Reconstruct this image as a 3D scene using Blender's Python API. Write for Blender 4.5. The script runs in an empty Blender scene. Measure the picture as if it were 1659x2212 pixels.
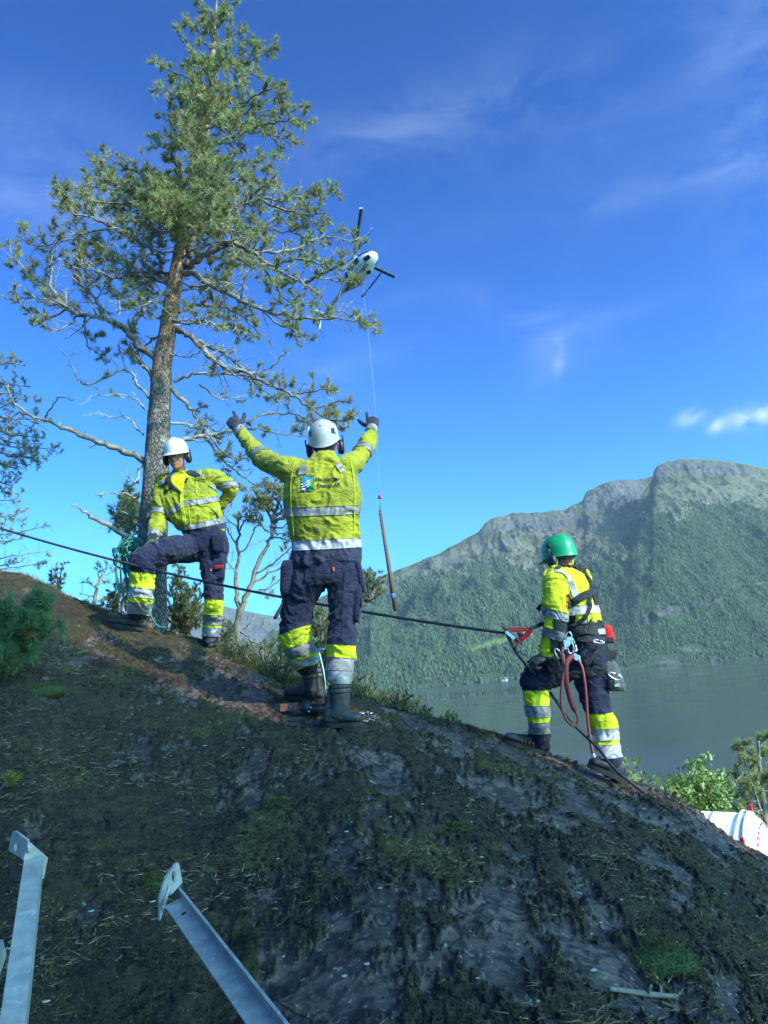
import bpy, bmesh, math, random
import numpy as np
from mathutils import Vector, Matrix
from mathutils.bvhtree import BVHTree

random.seed(7)
RNG = np.random.default_rng(11)
SC = bpy.context.scene
COL = SC.collection

# ------------------------------------------------------------------ camera
FPX = 1640.0                      # focal length in units of a 1659 x 2212 picture
CX, CY = 829.5, 1106.0
PITCH = math.radians(11.95)
ROLL = math.radians(5.3)
F_ = np.array([0, math.cos(PITCH), math.sin(PITCH)])
R0 = np.array([1.0, 0, 0]); U0 = np.array([0, -math.sin(PITCH), math.cos(PITCH)])
R_ = math.cos(ROLL) * R0 - math.sin(ROLL) * U0
U_ = math.sin(ROLL) * R0 + math.cos(ROLL) * U0
cam_d = bpy.data.cameras.new("camera")
cam_d.sensor_fit = 'VERTICAL'; cam_d.sensor_height = 34.6
cam_d.lens = 34.6 * FPX / 2212.0
cam_d.clip_start = 0.05; cam_d.clip_end = 60000
cam = bpy.data.objects.new("camera", cam_d); COL.objects.link(cam)
cam.matrix_world = Matrix(((R_[0], U_[0], -F_[0], 0), (R_[1], U_[1], -F_[1], 0),
                           (R_[2], U_[2], -F_[2], 0), (0, 0, 0, 1)))
SC.camera = cam

# ------------------------------------------------------------------ exposure
SC.view_settings.view_transform = 'Standard'
SC.view_settings.look = 'None'
SC.view_settings.exposure = 0.5
SC.view_settings.gamma = 1.0
SC.view_settings.use_curve_mapping = False
SC.cycles.max_bounces = 6
SC.cycles.diffuse_bounces = 3
SC.cycles.glossy_bounces = 3
SC.cycles.transmission_bounces = 3
SC.cycles.volume_bounces = 0
SC.cycles.transparent_max_bounces = 8

# ------------------------------------------------------------------ sun
SUN_EL = math.radians(33.0)
SUN_AZ = math.radians(52.0)       # to the right of straight behind the camera
S_ = np.array([math.sin(SUN_AZ) * math.cos(SUN_EL), -math.cos(SUN_AZ) * math.cos(SUN_EL), math.sin(SUN_EL)])
sl = bpy.data.lights.new("sun", 'SUN'); sl.energy = 4.0; sl.angle = math.radians(0.53); sl.color = (1.0, 0.92, 0.79)
so = bpy.data.objects.new("sun", sl); COL.objects.link(so)
so.rotation_euler = Vector(-S_).to_track_quat('-Z', 'Y').to_euler()


def ray(px, py):
    px = np.asarray(px, float); py = np.asarray(py, float)
    a = (px - CX) / FPX; b = (CY - py) / FPX
    return F_ + a[..., None] * R_ + b[..., None] * U_


def D(px, py, Y):
    """point on the vertical plane y = Y seen at (px, py)"""
    d = ray(px, py)
    return d * (np.asarray(Y, float) / d[..., 1])[..., None]


def proj(P):
    P = np.asarray(P, float)
    w = P @ F_
    return CX + FPX * (P @ R_) / w, CY - FPX * (P @ U_) / w


# ------------------------------------------------------------------ world
W = bpy.data.worlds.new("World"); SC.world = W; W.use_nodes = True
nt = W.node_tree; nt.nodes.clear()
def N(t, **kw):
    n = nt.nodes.new(t)
    for k, v in kw.items():
        setattr(n, k, v)
    return n
def L(a, b): nt.links.new(a, b)
SKY_GAMMA = 1.8
SKY_TINT = (2.3, 6.8, 10.0, 1)
sky = N('ShaderNodeTexSky', sky_type='NISHITA', sun_disc=False)
sky.sun_elevation = SUN_EL
sky.sun_rotation = math.atan2(S_[0], S_[1])
sky.altitude = 100; sky.air_density = 1.0; sky.dust_density = 2.5; sky.ozone_density = 2.0
tc = N('ShaderNodeTexCoord')
hsv = N('ShaderNodeHueSaturation'); hsv.inputs['Saturation'].default_value = 1.15; hsv.inputs['Value'].default_value = 1.0
L(sky.outputs[0], hsv.inputs['Color'])
# clouds: soft directional patches broken up by stretched noise
def direction_patch(px, py, ax, ay, rot, power=1.0):
    """mask around the direction of (px,py); ax, ay half sizes in radians"""
    c = ray(px, py); c = c / np.linalg.norm(c)
    right = np.cross(c, [0, 0, 1.0]); right /= np.linalg.norm(right)
    up = np.cross(right, c)
    ca, sa = math.cos(math.radians(rot)), math.sin(math.radians(rot))
    e1 = (ca * right + sa * up) / ax; e2 = (-sa * right + ca * up) / ay
    d1 = N('ShaderNodeVectorMath', operation='DOT_PRODUCT'); d1.inputs[1].default_value = e1
    d2 = N('ShaderNodeVectorMath', operation='DOT_PRODUCT'); d2.inputs[1].default_value = e2
    d3 = N('ShaderNodeVectorMath', operation='DOT_PRODUCT'); d3.inputs[1].default_value = c
    for q in (d1, d2, d3): L(tc.outputs['Generated'], q.inputs[0])
    o1 = N('ShaderNodeMath', operation='MULTIPLY'); L(d1.outputs['Value'], o1.inputs[0]); L(d1.outputs['Value'], o1.inputs[1])
    o2 = N('ShaderNodeMath', operation='MULTIPLY'); L(d2.outputs['Value'], o2.inputs[0]); L(d2.outputs['Value'], o2.inputs[1])
    s = N('ShaderNodeMath', operation='ADD'); L(o1.outputs[0], s.inputs[0]); L(o2.outputs[0], s.inputs[1])
    m = N('ShaderNodeMath', operation='MULTIPLY'); L(s.outputs[0], m.inputs[0]); m.inputs[1].default_value = -1.0
    ex = N('ShaderNodeMath', operation='EXPONENT'); L(m.outputs[0], ex.inputs[0])
    gt = N('ShaderNodeMath', operation='GREATER_THAN'); L(d3.outputs['Value'], gt.inputs[0]); gt.inputs[1].default_value = 0.3
    r = N('ShaderNodeMath', operation='MULTIPLY'); L(ex.outputs[0], r.inputs[0]); L(gt.outputs[0], r.inputs[1])
    r2 = N('ShaderNodeMath', operation='MULTIPLY'); L(r.outputs[0], r2.inputs[0]); r2.inputs[1].default_value = power
    return r2.outputs[0]
def cloud_noise(scale, stretch, rotz, lo, hi, detail=8, dist=0.6, rough=.6):
    mp = N('ShaderNodeMapping'); L(tc.outputs['Generated'], mp.inputs[0])
    mp.inputs['Rotation'].default_value = (0, rotz, 0); mp.inputs['Scale'].default_value = stretch
    nz = N('ShaderNodeTexNoise'); L(mp.outputs[0], nz.inputs['Vector'])
    nz.inputs['Scale'].default_value = scale; nz.inputs['Detail'].default_value = detail
    nz.inputs['Distortion'].default_value = dist; nz.inputs['Roughness'].default_value = rough
    mr = N('ShaderNodeMapRange'); L(nz.outputs[0], mr.inputs[0])
    mr.inputs[1].default_value = lo; mr.inputs[2].default_value = hi
    return mr.outputs[0]
def add_chain(socks):
    cur = socks[0]
    for s in socks[1:]:
        a = N('ShaderNodeMath', operation='ADD'); L(cur, a.inputs[0]); L(s, a.inputs[1]); cur = a.outputs[0]
    return cur
def mulm(a, b):
    m = N('ShaderNodeMath', operation='MULTIPLY'); L(a, m.inputs[0]); L(b, m.inputs[1]); return m.outputs[0]
cir_gain = N('ShaderNodeValue'); cir_gain.outputs[0].default_value = .25
cir_mask = add_chain([
    direction_patch(960, 260, .20, .045, 4, .55), direction_patch(780, 300, .16, .03, 14, .25),
    direction_patch(1195, 745, .035, .05, -30, .55), direction_patch(1150, 690, .09, .02, -28, .5),
    direction_patch(1290, 690, .09, .012, 3, .3), direction_patch(1640, 250, .06, .20, -10, .55),
    direction_patch(1520, 372, .16, .016, -3, .55), direction_patch(60, 440, .16, .035, 3, .55),
    direction_patch(90, 330, .15, .06, -5, .45), direction_patch(760, 770, .09, .022, 8, .4),
    direction_patch(700, 795, .07, .014, -35, .35), direction_patch(860, 510, .1, .02, 5, .22),
    direction_patch(120, 1180, .2, .035, 8, .3), direction_patch(820, 655, .08, .014, 6, .25),
    direction_patch(1500, 130, .25, .12, 20, .18)])
cir = mulm(mulm(cir_mask, cloud_noise(7.0, (1, 1, 2.6), .25, .38, .72)), cir_gain.outputs[0])
cum_mask = add_chain([direction_patch(1630, 898, .026, .012, 0, .85), direction_patch(1548, 920, .010, .007, 20, .6),
                      direction_patch(1492, 902, .016, .009, 10, .5), direction_patch(1208, 770, .007, .022, -12, .22)])
cum = mulm(cum_mask, cloud_noise(26.0, (1, 1, 1.3), 0, .36, .58, 6, .3))
call = add_chain([cir, cum])
cl = N('ShaderNodeClamp'); L(call, cl.inputs[0]); cl.inputs[2].default_value = 0.95
# deepen the clear sky: steeper falloff from horizon to zenith, as this camera records it
pre = N('ShaderNodeMix', data_type='RGBA', blend_type='MULTIPLY'); pre.inputs[0].default_value = 1.0
L(hsv.outputs[0], pre.inputs[6]); pre.inputs[7].default_value = (.2, .2, .2, 1)
gam = N('ShaderNodeGamma'); gam.inputs[1].default_value = SKY_GAMMA; L(pre.outputs[2], gam.inputs[0])
tint = N('ShaderNodeMix', data_type='RGBA', blend_type='MULTIPLY'); tint.inputs[0].default_value = 1.0
L(gam.outputs[0], tint.inputs[6]); tint.inputs[7].default_value = SKY_TINT
mix = N('ShaderNodeMix', data_type='RGBA', blend_type='MIX')
L(cl.outputs[0], mix.inputs[0]); L(tint.outputs[2], mix.inputs[6]); mix.inputs[7].default_value = (4.2, 5.2, 6.4, 1)
bg = N('ShaderNodeBackground'); bg.inputs[1].default_value = 0.15
L(mix.outputs[2], bg.inputs[0])
wo = N('ShaderNodeOutputWorld'); L(bg.outputs[0], wo.inputs[0])

# ------------------------------------------------------------------ numpy noise
def _h(ix, iy, iz, seed):
    h = (ix.astype(np.int64) * 374761393 + iy.astype(np.int64) * 668265263 + iz.astype(np.int64) * 1440662683 + seed * 974634777) & 0xFFFFFFFF
    h = ((h ^ (h >> 13)) * 1274126177) & 0xFFFFFFFF
    h = (h ^ (h >> 16)) & 0xFFFFFFFF
    return h / 2147483648.0 - 1.0
def vnoise(p, seed=0):
    i = np.floor(p).astype(np.int64); f = p - i; u = f * f * f * (f * (f * 6 - 15) + 10)
    x, y, z = i[:, 0], i[:, 1], i[:, 2]; a, b, c = u[:, 0], u[:, 1], u[:, 2]
    def g(dx, dy, dz): return _h(x + dx, y + dy, z + dz, seed)
    l = lambda p0, p1, t: p0 + (p1 - p0) * t
    return l(l(l(g(0,0,0), g(1,0,0), a), l(g(0,1,0), g(1,1,0), a), b), l(l(g(0,0,1), g(1,0,1), a), l(g(0,1,1), g(1,1,1), a), b), c)
def fbm(p, octaves=4, seed=0, gain=.5, lac=2.03, ridged=False):
    p = np.asarray(p, float)
    if p.shape[1] == 2: p = np.column_stack([p, np.zeros(len(p))])
    s = np.zeros(len(p)); a = 1.0; t = 0
    for o in range(octaves):
        n = vnoise(p * lac ** o + 17.3 * o, seed + o)
        if ridged: n = 1 - 2 * np.abs(n)
        s += a * n; t += a; a *= gain
    return s / t
def sstep(a, b, x):
    t = np.clip((np.asarray(x, float) - a) / (b - a), 0, 1); return t * t * (3 - 2 * t)
def vnorm(v):
    v = np.asarray(v, float); return v / max(1e-9, np.linalg.norm(v))

# ------------------------------------------------------------------ materials
MATS = {}
def srgb(r, g, b):
    f = lambda c: (c / 255.0 / 12.92) if c <= 10.3 else ((c / 255.0 + .055) / 1.055) ** 2.4
    return (f(r), f(g), f(b))
class MT:
    """small helper to write a procedural material"""
    def __init__(s, name):
        s.m = bpy.data.materials.new(name); s.m.use_nodes = True; s.t = s.m.node_tree; s.t.nodes.clear()
        s.out = s.n('ShaderNodeOutputMaterial'); s.b = s.n('ShaderNodeBsdfPrincipled'); s.l(s.b.outputs[0], s.out.inputs[0])
        s.tc = s.n('ShaderNodeTexCoord'); MATS[name] = s.m
    def n(s, t, **kw):
        n = s.t.nodes.new(t)
        for k, v in kw.items(): setattr(n, k, v)
        return n
    def l(s, a, b): s.t.links.new(a, b)
    def put(s, sock, v):
        if hasattr(v, 'is_output'): s.l(v, sock)
        elif isinstance(v, tuple) and len(v) == 3 and sock.type == 'RGBA': sock.default_value = (*v, 1)
        else: sock.default_value = v
    def set(s, **kw):
        for k, v in kw.items(): s.put(s.b.inputs[k.replace('_', ' ')], v)
        return s
    def noise(s, scale, detail=4, rough=.55, dist=0, coord='Object', stretch=None, lo=None, hi=None, a=0.0, b=1.0):
        src = s.tc.outputs[coord] if isinstance(coord, str) else coord
        if stretch:
            mp = s.n('ShaderNodeMapping'); s.l(src, mp.inputs[0]); mp.inputs['Scale'].default_value = stretch; src = mp.outputs[0]
        z = s.n('ShaderNodeTexNoise'); s.l(src, z.inputs['Vector'])
        z.inputs['Scale'].default_value = scale; z.inputs['Detail'].default_value = detail
        z.inputs['Roughness'].default_value = rough; z.inputs['Distortion'].default_value = dist
        if lo is None: return z.outputs[0]
        return s.rng(z.outputs[0], lo, hi, a, b)
    def rng(s, v, lo, hi, a=0.0, b=1.0):
        r = s.n('ShaderNodeMapRange'); s.put(r.inputs[0], v); r.inputs[1].default_value = lo; r.inputs[2].default_value = hi
        r.inputs[3].default_value = a; r.inputs[4].default_value = b; return r.outputs[0]
    def mix(s, f, a, b, mode='MIX'):
        m = s.n('ShaderNodeMix', data_type='RGBA', blend_type=mode); s.put(m.inputs[0], f); s.put(m.inputs[6], a); s.put(m.inputs[7], b); return m.outputs[2]
    def math(s, op, a, b=None, clamp=False):
        m = s.n('ShaderNodeMath', operation=op, use_clamp=clamp); s.put(m.inputs[0], a)
        if b is not None: s.put(m.inputs[1], b)
        return m.outputs[0]
    def attr(s, name, out='Fac'):
        a = s.n('ShaderNodeAttribute', attribute_name=name); return a.outputs[out]
    def bump(s, h, strength=.5, dist=.01, normal=None):
        b = s.n('ShaderNodeBump'); b.inputs['Strength'].default_value = strength; b.inputs['Distance'].default_value = dist
        s.l(h, b.inputs['Height'])
        if normal is not None: s.l(normal, b.inputs['Normal'])
        s.l(b.outputs[0], s.b.inputs['Normal']); return b.outputs[0]
def plain(name, col, rough=.6, metallic=0.0, var=.25, vscale=30, bump=0, bscale=200, spec=.5, coat=0, wear=None):
    m = MT(name); n = m.noise(vscale, 4, lo=.3, hi=.7)
    c2 = tuple(c * (1 - var) for c in col)
    c = m.mix(n, c2, col)
    if wear: c = m.mix(m.noise(vscale * 1.7, 6, .7, lo=.56, hi=.68, b=.75), c, wear)
    m.set(Base_Color=c, Roughness=rough, Metallic=metallic); m.b.inputs['Specular IOR Level'].default_value = spec
    if coat: m.b.inputs['Coat Weight'].default_value = coat
    if bump: m.bump(m.noise(bscale, 3), .6, bump)
    return m.m

# ------------------------------------------------------------------ objects
def tag(o, label=None, cat=None, group=None, kind=None):
    if label: o['label'] = label
    if cat: o['category'] = cat
    if group: o['group'] = group
    if kind: o['kind'] = kind
    return o
def empty(name, loc, label=None, cat=None, group=None):
    o = bpy.data.objects.new(name, None); COL.objects.link(o); o.location = tuple(float(c) for c in loc); o.empty_display_size = .2
    return tag(o, label, cat, group)
def mesh_np(name, V, faces, mat=None, parent=None, smooth=True, matidx=None):
    """faces: (n,3) or (n,4) array, or list of arrays/lists"""
    me = bpy.data.meshes.new(name); V = np.asarray(V, np.float64).reshape(-1, 3)
    root = parent
    off = np.zeros(3)
    if parent is not None:
        off = np.array(world_loc(parent))
    V = V - off
    if isinstance(faces, np.ndarray):
        n, k = faces.shape
        me.vertices.add(len(V)); me.vertices.foreach_set('co', V.astype(np.float32).ravel())
        me.loops.add(n * k); me.loops.foreach_set('vertex_index', faces.astype(np.int32).ravel())
        me.polygons.add(n); me.polygons.foreach_set('loop_start', np.arange(0, n * k, k, dtype=np.int32))
        me.polygons.foreach_set('loop_total', np.full(n, k, np.int32))
        me.update(calc_edges=True)
    else:
        me.from_pydata([tuple(v) for v in V], [], [tuple(int(i) for i in f) for f in faces])
    if smooth: me.polygons.foreach_set('use_smooth', np.ones(len(me.polygons), bool))
    for m in (mat if isinstance(mat, (list, tuple)) else [mat]):
        if m is not None: me.materials.append(m)
    if matidx is not None: me.polygons.foreach_set('material_index', np.asarray(matidx, np.int32))
    o = bpy.data.objects.new(name, me); COL.objects.link(o)
    if parent is not None: o.parent = parent
    return o
def world_loc(o):
    l = Vector(o.location)
    while o.parent is not None:
        o = o.parent; l = l + Vector(o.location)
    return l
def set_attr(o, name, vals):
    a = o.data.attributes.new(name, 'FLOAT', 'POINT'); a.data.foreach_set('value', np.asarray(vals, np.float32))

class MB:
    """collects shapes; build() links them as one mesh object"""
    def __init__(s): s.V = []; s.F = []; s.M = []; s.n = 0
    def add(s, V, F, mi=0):
        V = np.asarray(V, float).reshape(-1, 3)
        for f in F: s.F.append([int(i) + s.n for i in f]); s.M.append(mi)
        s.V.append(V); s.n += len(V); return s
    def tube(s, P, r, seg=8, caps=True, mi=0, up=None, flat=1.0):
        P = np.asarray(P, float); k = len(P)
        r = np.full(k, float(r)) if np.isscalar(r) else np.asarray(r, float)
        T = np.gradient(P, axis=0); T /= np.maximum(1e-9, np.linalg.norm(T, axis=1))[:, None]
        ref = np.array(up if up is not None else ([0, 0, 1.0] if abs(T[0][2]) < .9 else [1.0, 0, 0]), float)
        A = np.cross(T[0], ref); A /= np.linalg.norm(A); V = []
        for i in range(k):
            A = A - T[i] * A.dot(T[i]); A /= max(1e-9, np.linalg.norm(A)); B = np.cross(T[i], A)
            for j in range(seg):
                t = 2 * math.pi * j / seg
                V.append(P[i] + r[i] * (math.cos(t) * A + flat * math.sin(t) * B))
        Fc = []
        for i in range(k - 1):
            for j in range(seg):
                a = i * seg + j; b = i * seg + (j + 1) % seg
                Fc.append((a, b, b + seg, a + seg))
        if caps:
            Fc.append(tuple(range(seg - 1, -1, -1))); Fc.append(tuple(range((k - 1) * seg, k * seg)))
        return s.add(V, Fc, mi)
    def box(s, c, ax, ay, az, mi=0, taper=1.0):
        """centre and three half-axis vectors"""
        c, ax, ay, az = (np.asarray(q, float) for q in (c, ax, ay, az))
        V = [c + sx * ax * (taper if sz > 0 else 1) + sy * ay * (taper if sz > 0 else 1) + sz * az for sz in (-1, 1) for sy in (-1, 1) for sx in (-1, 1)]
        return s.add(V, [(0, 2, 3, 1), (4, 5, 7, 6), (0, 1, 5, 4), (2, 6, 7, 3), (0, 4, 6, 2), (1, 3, 7, 5)], mi)
    def rings(s, rings, caps=True, mi=0, closed=True):
        k = len(rings[0]); V = np.concatenate([np.asarray(r, float) for r in rings]); Fc = []
        for i in range(len(rings) - 1):
            for j in range(k if closed else k - 1):
                a = i * k + j; b = i * k + (j + 1) % k; Fc.append((a, b, b + k, a + k))
        if caps and closed: Fc.append(tuple(range(k - 1, -1, -1))); Fc.append(tuple(range((len(rings) - 1) * k, len(rings) * k)))
        return s.add(V, Fc, mi)
    def ell(s, c, ax, ay, az, seg=16, ring=10, mi=0):
        c, ax, ay, az = (np.asarray(q, float) for q in (c, ax, ay, az)); V = [c - az]; Fc = []
        for i in range(1, ring):
            p = -math.pi / 2 + math.pi * i / ring
            for j in range(seg):
                t = 2 * math.pi * j / seg
                V.append(c + math.cos(p) * (math.cos(t) * ax + math.sin(t) * ay) + math.sin(p) * az)
        V.append(c + az); last = len(V) - 1
        for j in range(seg):
            Fc.append((0, 1 + (j + 1) % seg, 1 + j)); b = 1 + (ring - 2) * seg
            Fc.append((last, b + j, b + (j + 1) % seg))
        for i in range(ring - 2):
            for j in range(seg):
                a = 1 + i * seg + j; b = 1 + i * seg + (j + 1) % seg; Fc.append((a, b, b + seg, a + seg))
        return s.add(V, Fc, mi)
    def build(s, name, mat, parent=None, smooth=True):
        return mesh_np(name, np.concatenate(s.V), s.F, mat, parent, smooth, s.M if isinstance(mat, (list, tuple)) else None)
def spline(P, n=6):
    """catmull-rom through points"""
    P = np.asarray(P, float); Q = np.vstack([2 * P[0] - P[1], P, 2 * P[-1] - P[-2]]); out = []
    for i in range(1, len(Q) - 2):
        for k in range(n):
            t = k / n; p0, p1, p2, p3 = Q[i - 1], Q[i], Q[i + 1], Q[i + 2]
            out.append(.5 * ((2 * p1) + (-p0 + p2) * t + (2 * p0 - 5 * p1 + 4 * p2 - p3) * t * t + (-p0 + 3 * p1 - 3 * p2 + p3) * t ** 3))
    out.append(P[-1]); return np.array(out)
# ================================================================== THE ROCK SLOPE
# crest of the rock: picture position and distance
CREST = np.array([
    (-900, 1010, 10.5), (-400, 1120, 9.5), (0, 1236, 8.2), (60, 1252, 8.0), (150, 1300, 7.8), (235, 1332, 7.6), (330, 1362, 7.4), (450, 1400, 7.2),
    (520, 1432, 6.8), (610, 1475, 6.4), (760, 1512, 5.95), (880, 1550, 5.85), (990, 1582, 5.75), (1080, 1600, 5.75), (1190, 1640, 5.6),
    (1260, 1665, 5.55), (1350, 1697, 5.5), (1420, 1718, 5.45), (1500, 1757, 5.4), (1570, 1812, 5.3), (1625, 1848, 5.25), (1700, 1885, 5.2), (2100, 2080, 5.0), (2600, 2330, 4.8)], float)
_cp = D(CREST[:, 0], CREST[:, 1], CREST[:, 2])
CU, CYY, CZ = _cp[:, 0] / _cp[:, 1], CREST[:, 2], _cp[:, 2]
_o = np.argsort(CU); CU, CYY, CZ = CU[_o], CYY[_o], CZ[_o]
def ground_base(x, y):
    x = np.asarray(x, float); y = np.asarray(y, float)
    yy = np.maximum(y, 1.6)
    u = np.clip(x / yy, CU[0], CU[-1])
    yc = np.interp(u, CU, CYY); zc = np.interp(u, CU, CZ)
    m = zc / yc
    s = yc - y
    near = zc - m * s - .50 * s * s / (1 + np.maximum(s, 0) / .50)
    sb = np.maximum(-s, 0)
    far = zc + m * sb - .10 * sb * sb / (1 + sb / 9.0)
    zf = np.where(s > 0, near, far)
    back = -1.9 - .28 * np.clip(x, -12, 12) + .10 * np.maximum(0, -y)
    w = sstep(1.0, -2.5, y)
    z = zf * (1 - w) + back * w
    return z
def relief(x, y):
    P = np.column_stack([x, y]); Ps = P * 1.0
    # shelves running across the slope
    q = np.column_stack([P[:, 0] * .5 + P[:, 1] * .35, P[:, 1] * 1.5 - P[:, 0] * .5])
    r = .055 * fbm(P * .8, 4, 3) + .030 * fbm(q * 2.2, 5, 9, gain=.55, ridged=True) + .010 * fbm(q * 9, 4, 21, ridged=True) + .004 * fbm(P * 30, 3, 22)
    return r
def moss_mask(x, y):
    P = np.column_stack([x * 1.15 - y * .12, y * .55 + x * .42])
    a = fbm(P * 3.6, 8, 40, gain=.80); b = fbm(P * .7, 3, 55)
    return sstep(-.14, .08, a + .30 * b + .045)
def ground_parts(x, y):
    m = moss_mask(x, y)
    P = np.column_stack([x, y])
    lump = .5 + .5 * fbm(P * 11, 4, 70); fine = fbm(P * 45, 3, 75)
    crest_fade = 1.0
    z = ground_base(x, y) + relief(x, y) + m * (.010 + .030 * lump + .009 * fine)
    return z, m
def ground_z(x, y):
    x = np.atleast_1d(np.asarray(x, float)); y = np.atleast_1d(np.asarray(y, float))
    return ground_parts(x, y)[0]
def ground_hit(px, py, y0=1.0, y1=11.0, n=1200):
    Ys = np.linspace(y0, y1, n); P = D(np.full(n, px), np.full(n, py), Ys)
    g = ground_z(P[:, 0], P[:, 1]); k = np.nonzero(P[:, 2] < g)[0]
    return P[k[0]] if len(k) else None

def build_ground():
    NU, NV = 620, 560
    us = np.linspace(-.80, .66, NU)
    # distance rows: dense in view, to the crest and a bit beyond
    ys = np.concatenate([np.linspace(1.25, 2.0, 30, endpoint=False), 2.0 * (8.8 / 2.0) ** np.linspace(0, 1, NV - 70), 8.8 + np.linspace(.06, 1, 40) ** 2 * 60])
    U, Y = np.meshgrid(us, ys); X = U * np.maximum(Y, 1.6); X = X.ravel(); Yf = Y.ravel()
    z, m = ground_parts(X, Yf)
    V = np.column_stack([X, Yf, z]); nr = len(ys)
    i = np.arange(nr - 1)[:, None] * NU + np.arange(NU - 1)[None, :]
    F = np.stack([i, i + 1, i + 1 + NU, i + NU], -1).reshape(-1, 4)
    return V, F, m

mt = MT('rock_and_moss'); o = mt.tc.outputs['Object']
moss = mt.attr('moss')
nb = mt.noise(2.2, 7, .62); nm = mt.noise(18, 6, .65); nf = mt.noise(90, 5, .7)
rock = mt.mix(mt.rng(nb, .40, .66), (.058, .036, .028), (.155, .098, .074))
rock = mt.mix(mt.rng(mt.noise(3.1, 5, .6, stretch=(.4, 1.6, 1)), .52, .64), rock, (.165, .105, .078))
rock = mt.mix(mt.rng(nm, .46, .58), rock, (.030, .020, .017))
crk = mt.n('ShaderNodeTexVoronoi', feature='DISTANCE_TO_EDGE'); cv = mt.n('ShaderNodeVectorMath', operation='ADD'); cn_ = mt.n('ShaderNodeTexNoise'); mt.l(o, cn_.inputs['Vector']); cn_.inputs['Scale'].default_value = 5; cs_ = mt.n('ShaderNodeVectorMath', operation='SCALE'); cs_.inputs['Scale'].default_value = .35; mt.l(cn_.outputs['Color'], cs_.inputs[0]); mt.l(o, cv.inputs[0]); mt.l(cs_.outputs[0], cv.inputs[1]); mt.l(cv.outputs[0], crk.inputs['Vector']); crk.inputs['Scale'].default_value = 2.2
rock = mt.mix(mt.rng(crk.outputs['Distance'], .004, .022, 1, 0), rock, (.012, .009, .008))
rock = mt.mix(mt.rng(mt.noise(34, 6, .75), .58, .66), rock, (.30, .27, .22))
vo = mt.n('ShaderNodeTexVoronoi'); mt.l(o, vo.inputs['Vector']); vo.inputs['Scale'].default_value = 38
spot = mt.math('MULTIPLY', mt.rng(vo.outputs['Distance'], .16, .20, 1, 0), mt.rng(mt.noise(2.6, 3), .5, .6))
rock = mt.mix(spot, rock, (.018, .017, .018))
mossc = mt.mix(mt.rng(nm, .38, .62), (.018, .011, .008), (.054, .036, .013))
mossc = mt.mix(mt.rng(mt.noise(1.7, 4), .48, .66), mossc, (.022, .015, .011))
mossc = mt.mix(mt.math('MULTIPLY', mt.noise(1.1, 5, .7, lo=.54, hi=.66), mt.noise(26, 4, .7, lo=.40, hi=.60)), mossc, (.115, .100, .022))
mossc = mt.mix(mt.rng(nf, .56, .70), mossc, (.13, .115, .045))
fac = mt.math('ADD', moss, mt.math('MULTIPLY', mt.math('SUBTRACT', nf, .5), .9))
fac = mt.rng(fac, .35, .62)
col = mt.mix(fac, rock, mossc)
mt.set(Base_Color=col, Roughness=mt.rng(fac, 0, 1, .62, .95)); mt.b.inputs['Specular IOR Level'].default_value = .35
hh = mt.math('ADD', mt.math('MULTIPLY', nf, .6), mt.math('MULTIPLY', mt.noise(260, 4, .7), .35))
mt.bump(hh, .9, .012)
V, Fq, mm = build_ground()
ground = mesh_np('rock_slope', V, Fq, MATS['rock_and_moss'])
set_attr(ground, 'moss', mm)
tag(ground, 'dark bare rock slope patched with moss and peat', kind='structure')
# the hillside to the sides and behind the photographer
def build_back():
    xs = np.linspace(-45, 45, 150); ys = np.linspace(-45, 60, 170)
    X, Y = np.meshgrid(xs, ys); x = X.ravel(); y = Y.ravel()
    z = ground_base(x, y) + .25 * fbm(np.column_stack([x, y]) * .3, 3, 5) * sstep(2, -3, y)
    front = sstep(.5, 1.6, y); u = x / np.maximum(y, 1.6)
    inside = (u > -.79) & (u < .65) & (y > 1.35)
    z = z - .10 - .5 * inside + .0 * front
    return np.column_stack([x, y, z]), len(xs), len(ys)
V2, nx, ny = build_back()
i = np.arange(ny - 1)[:, None] * nx + np.arange(nx - 1)[None, :]
F2 = np.stack([i, i + 1, i + 1 + nx, i + nx], -1).reshape(-1, 4)
hill = mesh_np('hillside', V2, F2, MATS['rock_and_moss']); set_attr(hill, 'moss', np.full(len(V2), .8))
tag(hill, 'mossy hillside around the bare rock', kind='structure')

# ================================================================== FJORD
SEA = -60.0
wm = MT('fjord_water'); wm.set(Base_Color=(.052, .056, .046), Roughness=.06, IOR=1.33)
wave = wm.math('ADD', wm.math('MULTIPLY', wm.noise(.05, 5, .6, .3, stretch=(.6, 1.6, 1)), 1.0), wm.math('MULTIPLY', wm.noise(.6, 4, .6, stretch=(.5, 1.3, 1)), .35))
calm = wm.noise(.0022, 4, .55, .8, stretch=(.35, 1.5, 1), lo=.42, hi=.60)
bn = wm.n('ShaderNodeBump'); bn.inputs['Distance'].default_value = 1.0
wm.l(wm.rng(calm, 0, 1, .008, .22), bn.inputs['Strength']); wm.l(wave, bn.inputs['Height']); wm.l(bn.outputs[0], wm.b.inputs['Normal'])
wm.l(wm.rng(calm, 0, 1, .02, .22), wm.b.inputs['Roughness'])
xs = np.array([-14000, -3000, 0, 3000, 14000.]); ys = np.array([30, 600, 2000, 4000, 16000.])
X, Y = np.meshgrid(xs, ys); i = np.arange(4)[:, None] * 5 + np.arange(4)[None, :]
water = mesh_np('water', np.column_stack([X.ravel(), Y.ravel(), np.full(25, SEA)]), np.stack([i, i + 1, i + 6, i + 5], -1).reshape(-1, 4), MATS['fjord_water'])
tag(water, 'calm grey green fjord water', kind='structure')
def sea_hit(px, py, lift=0.0):
    d = ray(px, py); return d * ((SEA + lift) / d[..., 2])[..., None]
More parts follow.
